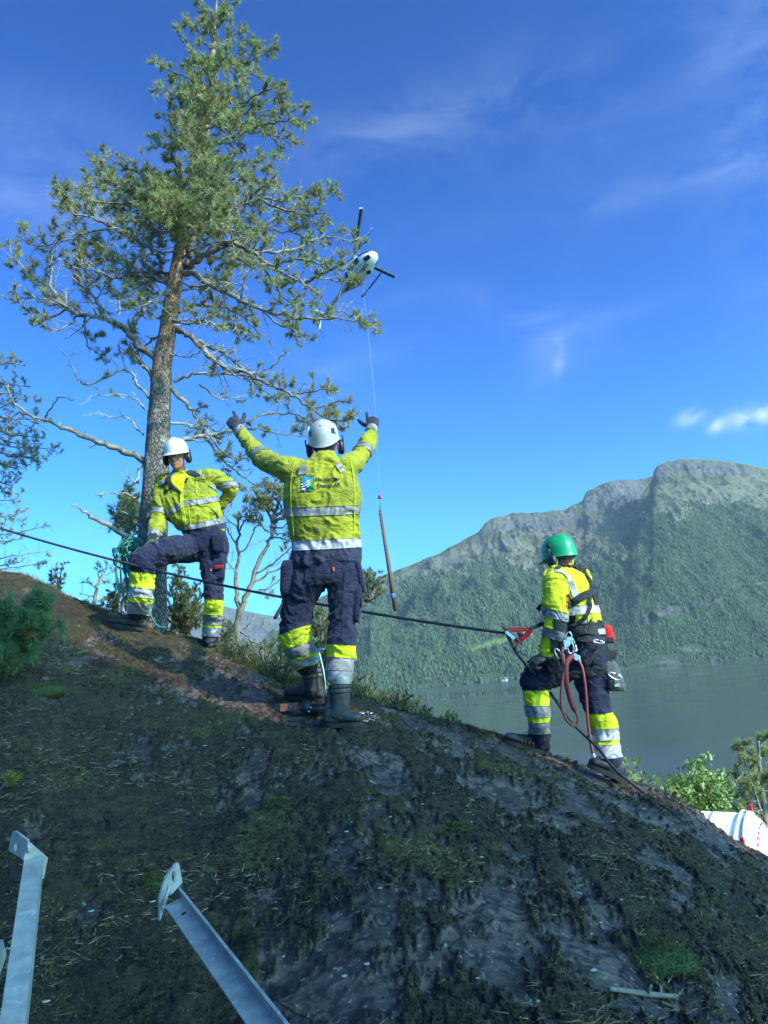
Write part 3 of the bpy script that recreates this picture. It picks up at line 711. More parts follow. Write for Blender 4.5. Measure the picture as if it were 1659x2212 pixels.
#   points, depth at tip, base radius, foliage, lichen, child length
LIMBS = [
    ([(338, 775), (299, 743), (280, 721), (259, 705), (225, 687), (185, 682), (148, 668), (114, 623), (110, 578), (119, 533), (110, 505)], -.3, .042, .55, .6, .42),
    ([(225, 687), (206, 645), (169, 602), (159, 573), (167, 547), (190, 520)], .5, .022, .75, .4, .38),
    ([(148, 668), (87, 645), (26, 647), (-4, 636)], -.2, .014, .12, .9, .26),
    ([(114, 623), (70, 600), (35, 560), (22, 525)], .3, .014, .75, .5, .3),
    ([(185, 682), (182, 711), (193, 750), (228, 775)], .3, .012, .75, .4, .26),
    ([(165, 680), (150, 700), (110, 712), (85, 690)], -.4, .012, .45, .7, .26),
    ([(148, 668), (100, 685), (60, 672), (25, 640)], .6, .012, .55, .5, .3),
    ([(280, 721), (291, 697), (315, 655), (321, 605), (315, 592), (278, 565), (246, 555), (212, 536), (185, 515), (148, 480)], .7, .036, .6, .55, .42),
    ([(318, 605), (288, 605), (254, 602), (220, 589), (180, 581), (138, 575)], -.6, .022, .65, .6, .36),
    ([(352, 568), (339, 552), (300, 520), (246, 494), (205, 472), (160, 460), (125, 438)], -.7, .030, .8, .45, .46),
    ([(246, 494), (190, 500), (150, 520), (80, 530), (40, 510)], -.2, .014, .6, .5, .38),
    ([(400, 475), (340, 430), (264, 400), (225, 385), (208, 352)], .5, .026, .92, .25, .42),
    ([(340, 430), (250, 440), (180, 428), (132, 412)], -.5, .018, .9, .3, .36),
    ([(412, 425), (360, 400), (300, 375), (250, 350), (222, 338)], -.3, .018, .95, .2, .36),
    ([(405, 372), (376, 351), (373, 325), (396, 301), (420, 290)], -.5, .018, .85, .3, .36),
    ([(432, 335), (395, 320), (355, 318), (330, 300)], .5, .014, .95, .15, .30),
    ([(446, 260), (410, 240), (385, 215), (352, 190)], -.4, .014, .95, .15, .30),
    ([(450, 230), (420, 235), (390, 250), (362, 262)], .5, .012, .95, .1, .26),
    ([(454, 190), (420, 175), (385, 160), (330, 132)], .3, .014, .92, .15, .26),
    ([(457, 145), (430, 130), (400, 95), (385, 70)], -.3, .011, .95, .1, .22),
    ([(460, 110), (440, 90), (420, 60), (405, 45)], .2, .010, .95, .1, .18),
    ([(463, 70), (445, 50), (432, 20), (430, 0)], -.1, .008, .98, .1, .15),
    ([(457, 150), (490, 140), (540, 135), (592, 105)], -.3, .014, .95, .15, .26),
    ([(461, 100), (490, 85), (515, 75), (548, 92)], .3, .011, .95, .1, .20),
    ([(464, 60), (485, 40), (500, 15), (508, -10)], .1, .008, .98, .1, .15),
    ([(453, 200), (490, 190), (530, 170), (560, 150)], .5, .012, .95, .1, .24),
    ([(458, 223), (490, 220), (532, 218), (575, 195), (622, 205)], -.3, .018, .95, .2, .34),
    ([(453, 262), (498, 252), (532, 247), (580, 236), (630, 240)], .5, .018, .95, .2, .34),
    ([(453, 320), (490, 300), (532, 284), (569, 286), (611, 297), (655, 312)], .2, .022, .85, .3, .34),
    ([(532, 284), (570, 270), (620, 258), (668, 262)], -.3, .014, .95, .2, .30),
    ([(580, 290), (600, 310), (612, 340)], -.1, .010, .85, .3, .2),
    ([(436, 355), (480, 345), (510, 330)], .4, .010, .3, .6, .22),
    ([(400, 575), (430, 560), (470, 535), (500, 525), (532, 537), (569, 561), (609, 588), (649, 609), (700, 640)], -.6, .040, .7, .5, .42),
    ([(600, 572), (643, 561), (701, 569), (745, 585)], -.2, .018, .6, .6, .34),
    ([(532, 537), (600, 545), (650, 535), (700, 510), (745, 520), (792, 512)], .5, .020, .6, .6, .36),
    ([(649, 609), (680, 600), (730, 610), (765, 600)], .4, .014, .7, .5, .32),
    ([(560, 560), (590, 610), (620, 650), (650, 670)], .5, .014, .8, .4, .3),
    ([(408, 555), (418, 520), (450, 480), (500, 455), (560, 430), (620, 432), (680, 420), (728, 402)], .4, .036, .8, .5, .46),
    ([(500, 455), (560, 410), (590, 385), (600, 368)], -.5, .018, .7, .6, .4),
    ([(412, 500), (440, 450), (470, 400), (490, 365), (515, 345)], -.6, .022, .6, .6, .42),
    ([(560, 430), (620, 455), (675, 465), (700, 455)], -.5, .018, .85, .4, .36),
    ([(450, 480), (500, 490), (560, 490), (620, 500), (668, 480)], -.3, .022, .75, .5, .40),
    ([(400, 560), (430, 600), (500, 560), (540, 575), (580, 600)], .9, .020, .7, .4, .36),
    ([(389, 592), (418, 590), (450, 612), (490, 633), (529, 654), (569, 672), (635, 686), (701, 687), (754, 691), (800, 700)], -.5, .036, .62, .55, .36),
    ([(384, 630), (416, 625), (447, 626), (490, 641)], .5, .016, .45, .7, .34),
    ([(384, 675), (424, 659), (463, 662), (511, 675), (550, 710), (585, 740)], .4, .022, .7, .5, .34),
    ([(569, 672), (600, 700), (635, 715), (660, 735)], .1, .012, .6, .6, .26),
    ([(701, 687), (730, 670), (770, 690), (815, 680)], .2, .012, .8, .4, .28),
    ([(380, 711), (410, 727), (450, 767), (485, 796), (532, 806), (574, 828), (622, 849), (662, 875), (700, 880), (738, 862)], -.6, .032, .55, .5, .34),
    ([(395, 715), (440, 745), (490, 770), (530, 803), (560, 835), (600, 870)], .6, .024, .35, .5, .30),
    ([(375, 825), (416, 808), (490, 809), (553, 809), (611, 812)], -.3, .020, .25, .9, .30),
    ([(553, 809), (590, 790), (610, 770), (622, 758)], -.2, .010, .12, .8, .24),
    ([(365, 835), (410, 883), (437, 917), (445, 949), (490, 1002), (527, 1031), (569, 1055), (604, 1063)], .7, .026, .45, .6, .32),
    ([(360, 915), (424, 920), (469, 928), (500, 934)], .3, .016, .2, .8, .26),
    ([(372, 958), (400, 952), (450, 939), (498, 931), (548, 926), (596, 936), (659, 944)], .25, .028, .22, .7, .28),
    ([(532, 915), (569, 896), (622, 896), (675, 904), (728, 905), (775, 893)], .3, .014, .7, .4, .28),
    ([(622, 849), (680, 845), (725, 845)], -.4, .010, .8, .3, .26),
    ([(662, 875), (700, 900), (735, 910), (765, 900)], -.3, .010, .85, .3, .26),
    ([(455, 940), (480, 975), (520, 990), (560, 975)], .6, .012, .5, .6, .26),
    ([(430, 830), (470, 860), (510, 860), (545, 850)], .5, .012, .45, .8, .26),
    ([(336, 828), (318, 800), (302, 780), (294, 755), (280, 721)], .0, .030, .15, .6, .2),
    ([(330, 865), (300, 838), (290, 812), (262, 800), (200, 828), (170, 822), (160, 800), (150, 780), (128, 748)], -.5, .018, .06, 1.0, .20),
    ([(275, 800), (262, 770), (255, 745)], .1, .010, .1, .8, .16),
    ([(312, 997), (265, 975), (212, 955), (150, 930), (106, 912), (53, 891), (20, 850), (2, 811)], -.5, .034, .05, .5, .16),
    ([(95, 908), (108, 885), (128, 862), (160, 868)], -.3, .010, .0, .5, .12),
    ([(60, 893), (30, 895), (15, 930), (35, 945)], -.2, .014, .0, .4, .12),
    ([(296, 1075), (260, 1066), (201, 1066)], -.3, .014, .0, .4, .10),
    ([(290, 1172), (262, 1150), (212, 1124), (180, 1102), (156, 1088)], -.4, .034, .0, .6, .12),
    ([(310, 940), (275, 905), (235, 898), (190, 893)], -.3, .012, .0, 1.0, .16),
    ([(330, 905), (300, 870), (265, 854), (190, 857)], -.4, .012, .05, 1.0, .20),
    ([(312, 1000), (300, 1020), (290, 1040), (262, 1022)], -.2, .016, .1, .9, .16),
    ([(300, 1120), (270, 1110), (245, 1120)], .5, .016, .7, .3, .24),
    ([(300, 1150), (275, 1130), (250, 1140)], .8, .016, .7, .3, .24),
    ([(420, 395), (455, 390), (500, 385), (545, 392)], -.8, .014, .95, .3, .34),
    ([(404, 455), (370, 445), (345, 470), (300, 480)], -1.2, .018, .9, .35, .36),
    ([(400, 470), (430, 450), (450, 430), (500, 420)], 1.0, .018, .9, .35, .36),
    ([(392, 520), (360, 500), (330, 510), (280, 520)], 1.1, .018, .8, .4, .36),
    ([(388, 545), (420, 540), (470, 560), (520, 580)], 1.2, .018, .7, .4, .36),
    ([(380, 600), (340, 590), (300, 620), (250, 640)], 1.2, .018, .7, .4, .36),
    ([(376, 620), (350, 640), (310, 660), (260, 650)], -1.1, .018, .5, .8, .34),
    ([(388, 540), (380, 500), (360, 470), (330, 450)], -1.3, .018, .75, .5, .34),
    ([(395, 500), (430, 510), (470, 490), (520, 500)], -1.2, .018, .75, .6, .38),
    ([(411, 430), (400, 410), (370, 400), (340, 380)], 1.0, .014, .95, .2, .32),
    ([(426, 360), (450, 370), (480, 395), (520, 410)], 1.0, .014, .9, .2, .32),
    ([(445, 280), (470, 270), (500, 280), (530, 265)], -.9, .012, .95, .2, .28),
    ([(452, 215), (440, 200), (420, 205), (400, 195)], -.8, .010, .95, .1, .22),
    ([(390, 545), (340, 545), (290, 560), (235, 555)], -.9, .014, .02, 1, .42), ([(385, 560), (440, 530), (500, 520), (560, 510)], -.9, .014, .02, 1, .42), ([(392, 520), (430, 480), (480, 450), (530, 450)], -1.0, .014, .03, 1, .44),
    ([(398, 490), (350, 500), (300, 500), (240, 490)], -1.0, .014, .03, 1, .40), ([(375, 620), (330, 640), (280, 640), (225, 620)], -.8, .014, .02, 1, .40), ([(380, 600), (420, 620), (480, 610), (540, 620)], -.8, .014, .02, 1, .38),
    ([(365, 700), (410, 690), (460, 700), (520, 690)], -.7, .012, .02, 1, .36), ([(368, 680), (330, 690), (290, 670), (250, 670)], -.8, .012, .02, 1, .36), ([(280, 565), (240, 600), (190, 620), (130, 630)], -.4, .012, .03, 1, .36),
    ([(450, 480), (500, 470), (560, 480), (610, 470)], .1, .012, .03, 1, .40), ([(356, 760), (400, 770), (440, 760), (480, 775)], -.6, .010, .02, 1, .30), ([(148, 668), (110, 660), (70, 640), (30, 600)], -.3, .010, .03, 1, .34),
    ([(455, 180), (450, 165), (440, 150), (425, 140)], -1.0, .012, 1, .1, .26), ([(456, 160), (462, 150), (475, 140), (490, 120)], -1.0, .012, 1, .1, .26), ([(448, 240), (440, 230), (430, 215), (415, 205)], -1.2, .012, 1, .1, .30),
    ([(446, 255), (455, 245), (470, 235), (490, 225)], -1.2, .012, 1, .1, .30), ([(440, 300), (430, 290), (415, 280), (400, 275)], -1.3, .014, .95, .1, .32), ([(425, 370), (435, 360), (440, 350), (430, 340)], -1.3, .014, .95, .1, .34),
    ([(412, 425), (420, 410), (445, 405), (470, 410)], -1.5, .016, .95, .2, .38), ([(405, 450), (390, 430), (365, 425), (330, 420)], -1.5, .016, .95, .2, .38), ([(398, 490), (385, 475), (375, 460), (350, 455)], -1.6, .016, .8, .4, .38),
    ([(461, 90), (455, 75), (450, 60), (440, 50)], -.6, .010, 1, .1, .2), ([(463, 70), (470, 60), (480, 45), (482, 30)], -.6, .010, 1, .1, .2), ([(395, 500), (410, 490), (430, 480), (460, 475)], -1.5, .016, .7, .6, .38),
    ([(404, 455), (350, 440), (290, 420), (180, 400)], .2, .02, .95, .3, .40), ([(398, 490), (340, 470), (280, 455), (200, 440)], .8, .02, .9, .4, .40), ([(376, 620), (330, 600), (260, 570), (180, 545)], .2, .02, .7, .6, .40),
    ([(368, 690), (400, 700), (440, 690), (480, 710)], -1.0, .016, .4, .8, .32),
    ([(360, 730), (330, 730), (300, 760), (260, 760)], .9, .014, .55, .5, .28),
    ([(450, 620), (470, 660), (500, 690), (510, 720)], .9, .014, .8, .3, .28),
]
for k, (pts, dt, r0, fol, lich, cl_) in enumerate(LIMBS):
    P = limb3(pts, YT, dt, 5); P = jitter(P, .010, k)
    mb = MB(); T.li = []
    fol = fol - (.14 if pts[0][1] > 520 and fol > .4 else 0)
    T.grow(mb, P, r0, .004, fol, lich, cl_, .064 if fol > .1 else .12)
    T.wood_obj('branch', mb, 'branch_bark', pine)
T.needles('crown', 'pine_needles', pine)
print('tufts', len(T.tb))

def small_pine(label, group, stems, Y, seed, fol=.7, mat='pine_needles', cl=.3, spacing=.11, r0=.05, nl=.055, per=13, name='pine_tree', cat='pine tree', nw=.0036):
    """stems: list of (polyline px, base radius); limbs grow from every stem"""
    base = D(stems[0][0][0][0], stems[0][0][0][1], Y)
    t = empty(name, base, label, cat, group); T = Tree(seed, nl=nl, per=per, nw=nw)
    for si, st in enumerate(stems):
        pts, r = st[0], st[1]; kind = st[2] if len(st) > 2 else 'limb'; dt = st[3] if len(st) > 3 else 0
        P = limb3(pts, Y, dt, 5); P = jitter(P, .008, seed + si); mb = MB(); T.li = []
        if kind == 'trunk':
            mb.tube(P, np.linspace(r, r * .3, len(P)), 8); T.li += [.3] * mb.n
            T.wood_obj('trunk', mb, 'branch_bark', t)
        else:
            T.grow(mb, P, r, .004, st[4] if len(st) > 4 else fol, .5, st[5] if len(st) > 5 else cl, spacing); T.wood_obj('branch', mb, 'branch_bark', t)
    T.needles('crown', mat, t); return t

# gnarled half dead pine between the two workers
small_pine('half dead forked pine standing in the heather between the two workers', 'small pines on the rock',
    [([(510, 1395), (513, 1350), (520, 1320), (540, 1270), (560, 1210), (585, 1160), (588, 1125)], .044, 'trunk'),
     ([(516, 1330), (510, 1270), (513, 1200), (515, 1130), (508, 1110)], .028, 'trunk', .3),
     ([(588, 1125), (600, 1090), (615, 1050), (625, 1030)], .022, 'limb', 0, .85),
     ([(585, 1120), (575, 1100), (560, 1085), (530, 1070)], .016, 'limb', .3, .8), ([(590, 1130), (620, 1110), (650, 1090), (670, 1060)], .02, 'limb', -.3, .85),
     ([(588, 1125), (610, 1120), (640, 1125), (660, 1140)], .016, 'limb', .4, .9), ([(590, 1105), (575, 1080), (595, 1065), (570, 1050)], .014, 'limb', -.3, .9),
     ([(575, 1170), (600, 1160), (630, 1170), (655, 1155)], .014, 'limb', .2, .6), ([(545, 1260), (590, 1235), (640, 1205), (655, 1180)], .015, 'limb', .3, .08),
     ([(550, 1240), (600, 1210), (640, 1170), (660, 1150)], .013, 'limb', -.3, .1), ([(535, 1280), (580, 1270), (620, 1240), (650, 1230)], .012, 'limb', 0, .05),
     ([(513, 1180), (495, 1150), (480, 1110), (500, 1090)], .012, 'limb', .2, .25), ([(514, 1200), (540, 1170), (560, 1120), (555, 1080)], .012, 'limb', -.2, .15),
     ([(512, 1140), (490, 1120), (475, 1100)], .010, 'limb', 0, .2), ([(513, 1240), (480, 1200), (470, 1180)], .010, 'limb', 0, .05),
     ([(514, 1150), (530, 1120), (540, 1090), (530, 1060)], .012, 'limb', .3, .35),
     ([(588, 1125), (605, 1110), (620, 1090), (640, 1080)], .014, 'limb', -.2, 1), ([(588, 1125), (580, 1105), (570, 1095), (548, 1080)], .014, 'limb', -.2, 1), ([(600, 1090), (615, 1075), (640, 1060), (655, 1045)], .012, 'limb', .2, 1), ([(590, 1115), (610, 1100), (600, 1075), (610, 1060)], .012, 'limb', -.1, 1),
     ([(585, 1135), (605, 1140), (625, 1130), (645, 1120)], .012, 'limb', -.2, 1), ([(580, 1150), (560, 1135), (545, 1120), (530, 1115)], .012, 'limb', .1, .9), ([(586, 1145), (600, 1155), (615, 1150), (635, 1145)], .012, 'limb', .1, .9), ([(600, 1090), (590, 1065), (600, 1045), (595, 1030)], .010, 'limb', 0, 1),
     ([(520, 1365), (545, 1385), (575, 1395), (600, 1380)], .012, 'limb', -.2, .0), ([(525, 1360), (540, 1345), (555, 1340)], .010, 'limb', 0, .0)],
    8.4, 31, fol=.8, cl=.32, spacing=.075, per=20)
# trees cut by the left edge
small_pine('big pine half out of the picture at the left edge', 'pines at the left edge',
    [([(-120, 1330), (-100, 1150), (-80, 950), (-60, 780), (-40, 650)], .15, 'trunk')] +
    [([(-90 + 3 * k, y), (-40, y - 12), (20, y - 6 + dy), (x1, y + dy)], .022, 'limb', dd, .9, .36) for k, (y, x1, dy, dd) in enumerate(
        [(800, 55, -10, .2), (830, 60, 5, -.4), (860, 70, -5, .5), (900, 105, 10, .2), (930, 75, 15, -.4), (960, 118, 10, .3), (985, 80, 5, -.2), (1010, 40, 5, .5), (1040, 20, 15, 0), (920, 60, 0, .8), (970, 95, 20, .5),
         (880, 30, 0, .3), (945, 90, 15, .1), (1000, 60, 12, .2)])],
    9.6, 41, fol=.9)
small_pine('sparse wind bent pine low at the left edge behind the rope', 'pines at the left edge',
    [([(-70, 1340), (-60, 1200), (-50, 1050)], .09, 'trunk')] +
    [([(-60, y + 20), (-20, y + 10), (40, y), (x1, y1)], .016, 'limb', dd, f, .3) for (y, x1, y1, dd, f) in
        [(1075, 22, 1060, .2, .6), (1110, 24, 1112, .3, .6), (1150, 108, 1136, .0, .6), (1165, 60, 1160, .4, .5), (1200, 100, 1192, .2, .45), (1225, 102, 1216, -.2, .45), (1215, 50, 1200, .5, .4)]],
    11.5, 43, fol=.6)
small_pine('tiny bent pine on the skyline just left of the green rope coil', 'small pines on the rock',
    [([(203, 1322), (205, 1290), (212, 1262), (222, 1240)], .035, 'trunk'), ([(212, 1262), (225, 1245), (245, 1235)], .014, 'limb', .2, .8), ([(210, 1270), (195, 1262), (178, 1258)], .010, 'limb', 0, .25),
     ([(205, 1290), (190, 1285), (172, 1283)], .010, 'limb', .1, .2), ([(206, 1300), (225, 1295), (240, 1300)], .012, 'limb', .2, .6), ([(215, 1255), (212, 1240), (220, 1230)], .010, 'limb', 0, .9), ([(204, 1312), (195, 1305), (188, 1308)], .010, 'limb', 0, .9)],
    10.5, 47, cl=.26, spacing=.09)
# dense juniper and young pine behind the left worker's legs
def juniper(label, boxes, Y, seed, n, mat='juniper_needles', group='junipers on the ridge', name='juniper_bush', cat='juniper', nl=.034, per=18, hh=1.0, cl=.17, fol=1.0):
    rs = random.Random(seed); px0, py0, px1, py1 = boxes
    base = D((px0 + px1) / 2, py1, Y); t = empty(name, base, label, cat, group); T = Tree(seed, nl=nl, nw=.0035, per=per); mb = MB(); T.li = []
    for k in range(n):
        bx = rs.uniform(px0 * .75 + px1 * .25, px0 * .25 + px1 * .75); tx = rs.uniform(px0, px1); ty = py0 + (py1 - py0) * (abs(tx - (px0 + px1) / 2) / (px1 - px0)) * hh + rs.uniform(0, .35) * (py1 - py0)
        dy = rs.uniform(-.35, .35)
        P = limb3([(bx, py1), ((bx + tx) / 2 + rs.uniform(-6, 6), (py1 + ty) / 2), (tx, ty)], Y, dy, 3)
        T.grow(mb, P, .012, .003, fol, .3, cl, .07)
    T.wood_obj('stem', mb, 'branch_bark', t); T.needles('foliage', mat, t); return t
juniper('dark tall juniper thicket seen between the legs of the left worker', (338, 1215, 436, 1372), 7.9, 51, 26, cl=.2)
juniper('dark juniper bush beside the green rope coil and the pine trunk', (232, 1235, 300, 1335), 8.3, 52, 14, cl=.2)
juniper('leafy branch top of juniper peeking out to the right of the middle worker', (778, 1222, 822, 1300), 7.6, 53, 12)
juniper('tall thin juniper standing behind and between the legs of the middle worker', (672, 1300, 722, 1500), 7.0, 54, 20, cl=.18)
juniper('juniper clump left of the middle worker at knee height', (596, 1352, 650, 1455), 7.4, 55, 16, cl=.16)
juniper('small green juniper at the boot of the left worker', (476, 1340, 506, 1410), 7.9, 56, 8, cl=.13)
juniper('pine foliage clump behind the lower trunk of the big pine', (246, 1040, 312, 1170), 8.6, 57, 14, mat='pine_needles', nl=.05, cl=.22, hh=.5, name='young_pine', cat='pine tree')
juniper('low scrubby bush on the skyline at far left', (100, 1210, 150, 1290), 9.2, 58, 8, fol=.5)
juniper('dark scrub on the rock edge where the grass ends above the water', (935, 1540, 992, 1585), 6.3, 59, 12, fol=.8, cl=.10)

for (lb, bx, yy, sd, n_) in (('low heather bush on the ridge just right of the middle worker', (748, 1452, 820, 1548), 5.9, 91, 22), ('second heather bush further right on the ridge above the water', (812, 1478, 885, 1562), 5.85, 92, 20),
        ('small trailing heather bush at the right end of the green verge', (872, 1512, 925, 1572), 5.85, 93, 14), ('dark heather bush in front of the small forked pine', (520, 1378, 590, 1452), 6.7, 94, 20), ('dark heather bush behind the left boot of the middle worker', (575, 1400, 650, 1478), 6.4, 95, 22), ('heather bush just right of the left worker\'s straight leg', (478, 1372, 535, 1428), 6.9, 96, 14)):
    juniper(lb, bx, yy, sd, n_, group='heather bushes on the ridge', name='heather_bush', cat='heather', nl=.022, per=11, hh=.6, cl=.11)
# dark young pine low at the left edge with long needles
t = empty('young_pine', D(20, 1470, 4.9), 'dark bushy young pine with long needles low at the left edge', 'pine tree'); T = Tree(61, nl=.075, nw=.0022, per=46); mb = MB(); T.li = []
rs_ = random.Random(9)
for k in range(30):
    tx, ty = rs_.choice([(rs_.uniform(60, 135), rs_.uniform(1275, 1345)), (rs_.uniform(-40, 60), rs_.uniform(1295, 1430)), (rs_.uniform(-30, 70), rs_.uniform(1340, 1450)), (rs_.uniform(20, 110), rs_.uniform(1310, 1370))])
    P = limb3([(-30 + rs_.uniform(0, 60), 1470), ((tx - 10) / 2, (ty + 1470) / 2), (tx, ty)], 4.9, rs_.uniform(-.35, .3), 4)
    T.grow(mb, P, .012, .005, 1.0, .1, .12, .085)
    for q in range(3): T.tuft(P[-1 - q], P[-1] - P[-2] + .25 * T.rv() * .1)
T.wood_obj('stem', mb, 'branch_bark', t); T.needles('foliage', 'shaded_needles', t)
t = empty('pine_sprig', D(8, 1702, 3.6), 'small yellow green pine sprig at the left edge of the moss', 'pine sprig'); T = Tree(62, nl=.06, nw=.002, per=40); T.li = []; mb = MB()
gh = ground_hit(-6, 1712); gh = gh if gh is not None else D(-6, 1712, 3.6)
P = np.array([gh, gh + [.03, 0, .03], gh + [.07, 0, .055]]); mb.tube(P, [.004, .004, .003], 5); T.li += [.2] * mb.n
for q in range(3): T.tuft(P[2], P[2] - P[1] + .02 * T.rv())
needle_mat('yellow_needles', (.22, .24, .03), (.32, .30, .05)); T.wood_obj('stem', mb, 'branch_bark', t); T.needles('foliage', 'yellow_needles', t)

# trees on the slope to the right, down by the road
lv = MT('birch_leaves'); tl = lv.attr('tint'); cc = lv.mix(tl, (.11, .17, .035), (.30, .35, .09)); lv.set(Base_Color=cc, Roughness=.45)
tr = lv.n('ShaderNodeBsdfTranslucent'); lv.put(tr.inputs[0], cc); ms = lv.n('ShaderNodeMixShader'); ms.inputs[0].default_value = .3; lv.l(lv.b.outputs[0], ms.inputs[1]); lv.l(tr.outputs[0], ms.inputs[2]); lv.l(ms.outputs[0], lv.out.inputs[0])
def leafy(label, tips, base_px, Y, seed, nleaf, cat='birch', name='birch_shrub', spread=.5, lsz=.035):
    rs = random.Random(seed); base = D(*base_px, Y); t = empty(name, base, label, cat); T = Tree(seed); T.li = []; mb = MB(); pts = []
    for k, (tx, ty) in enumerate(tips):
        P = limb3([(base_px[0] + rs.uniform(-15, 15), base_px[1]), ((base_px[0] + tx) / 2 + rs.uniform(-8, 8), (base_px[1] + ty) / 2), (tx, ty)], Y, rs.uniform(-spread, spread), 5)
        mb.tube(P, np.linspace(.02, .004, len(P)), 4); T.li += [.3] * (mb.n - len(T.li))
        for q in range(int(9)):
            i = rs.randrange(4, len(P)); c = T.twig_path(P[i], T.rv() + [0, 0, .4], rs.uniform(.2, .5), 4, .3, .05); mb.tube(c, [.006, .005, .004, .003, .002], 3); T.li += [.3] * (mb.n - len(T.li))
            pts += [c[2], c[3], c[4]]
        pts += list(P[5:])
    pts = np.array(pts); r = T.rs; i = r.integers(0, len(pts), nleaf); C = pts[i] + r.normal(size=(nleaf, 3)) * .075
    a = r.normal(size=(nleaf, 3)); a /= np.linalg.norm(a, axis=1)[:, None]; b = np.cross(a, r.normal(size=(nleaf, 3))); b /= np.linalg.norm(b, axis=1)[:, None]
    s = lsz * (.6 + .8 * r.random(nleaf))[:, None]
    Vv = np.stack([C - a * s, C + b * s * .6, C + a * s, C - b * s * .6], 1).reshape(-1, 3)
    T.wood_obj('stem', mb, 'branch_bark', t); o = mesh_np('foliage', Vv, np.arange(nleaf * 4).reshape(-1, 4), MATS['birch_leaves'], t, smooth=False)
    set_attr(o, 'tint', np.repeat(r.random(nleaf), 4)); return t
leafy('bright green leafy shrub behind the rock edge above the water', [(1432, 1705), (1455, 1690), (1480, 1672), (1500, 1668), (1512, 1662), (1530, 1672), (1545, 1678), (1558, 1690), (1470, 1715), (1500, 1710), (1525, 1720), (1550, 1730), (1500, 1750), (1540, 1760), (1560, 1720), (1440, 1722), (1518, 1690)], (1515, 1800), 19.5, 71, 5600, lsz=.055, spread=.8)
leafy('few green leaves showing just behind the rear boot of the right worker', [(1348, 1668), (1356, 1680), (1366, 1690), (1342, 1690)], (1352, 1730), 9, 72, 260, name='birch_sprig')
leafy('leafy green sprig low between the bare tree and the dark pine', [(1600, 1752), (1586, 1758), (1612, 1760)], (1600, 1790), 20, 73, 240, name='birch_sprig')
small_pine('bare pale dead tree between the leafy shrub and the dark pine', None,
    [([(1563, 1800), (1564, 1770), (1565, 1745), (1575, 1710), (1592, 1685), (1606, 1668)], .05, 'trunk'), ([(1575, 1710), (1590, 1690), (1612, 1665)], .02, 'limb', .3, 0), ([(1566, 1740), (1550, 1715), (1545, 1690)], .02, 'limb', -.3, 0),
     ([(1568, 1730), (1585, 1715), (1602, 1708)], .018, 'limb', .3, 0), ([(1565, 1745), (1545, 1735), (1520, 1728)], .018, 'limb', 0, 0), ([(1562, 1760), (1550, 1745), (1535, 1740)], .016, 'limb', .2, 0), ([(1564, 1770), (1572, 1750), (1580, 1740)], .014, 'limb', .2, 0),
     ([(1565, 1775), (1555, 1765), (1548, 1758)], .014, 'limb', .2, 0), ([(1572, 1715), (1560, 1690), (1570, 1672)], .016, 'limb', 0, 0)],
    20.5, 81, cl=.55, spacing=.12, name='dead_tree', cat='dead tree')
small_pine('two tone pine at the right edge above the white tank', None,
    [([(1668, 1850), (1655, 1790), (1650, 1740), (1644, 1690), (1640, 1640), (1638, 1600)], .10, 'trunk'), ([(1655, 1790), (1640, 1740), (1622, 1690), (1608, 1640)], .05, 'trunk')] +
    [([(x0, y0), ((x0 + x1) / 2, (y0 + y1) / 2 + 2), (x1, y1)], .022, 'limb', dd, f, .5) for (x0, y0, x1, y1, dd, f) in
        [(1638, 1605, 1640, 1590, 0, 1), (1638, 1615, 1652, 1598, .3, 1), (1640, 1640, 1660, 1625, .4, 1), (1640, 1645, 1622, 1640, -.4, 1), (1608, 1645, 1606, 1600, 0, 1), (1610, 1650, 1598, 1640, .3, 1), (1615, 1670, 1598, 1672, 0, 1),
         (1618, 1680, 1600, 1690, .4, 1), (1642, 1670, 1625, 1665, .4, 1), (1643, 1680, 1665, 1670, 0, 1), (1645, 1700, 1620, 1700, -.5, 1), (1646, 1710, 1675, 1700, 0, 1), (1640, 1720, 1610, 1712, .5, 1), (1645, 1730, 1600, 1728, 0, .9),
         (1645, 1740, 1590, 1742, .4, .9), (1648, 1750, 1612, 1752, -.5, .8), (1650, 1740, 1680, 1730, 0, 1), (1650, 1765, 1622, 1768, 0, .5), (1652, 1775, 1610, 1775, .5, .3), (1645, 1690, 1680, 1680, .3, 1)]],
    21, 83, fol=.95, cl=.65, nl=.13, per=22, spacing=.12, nw=.009)
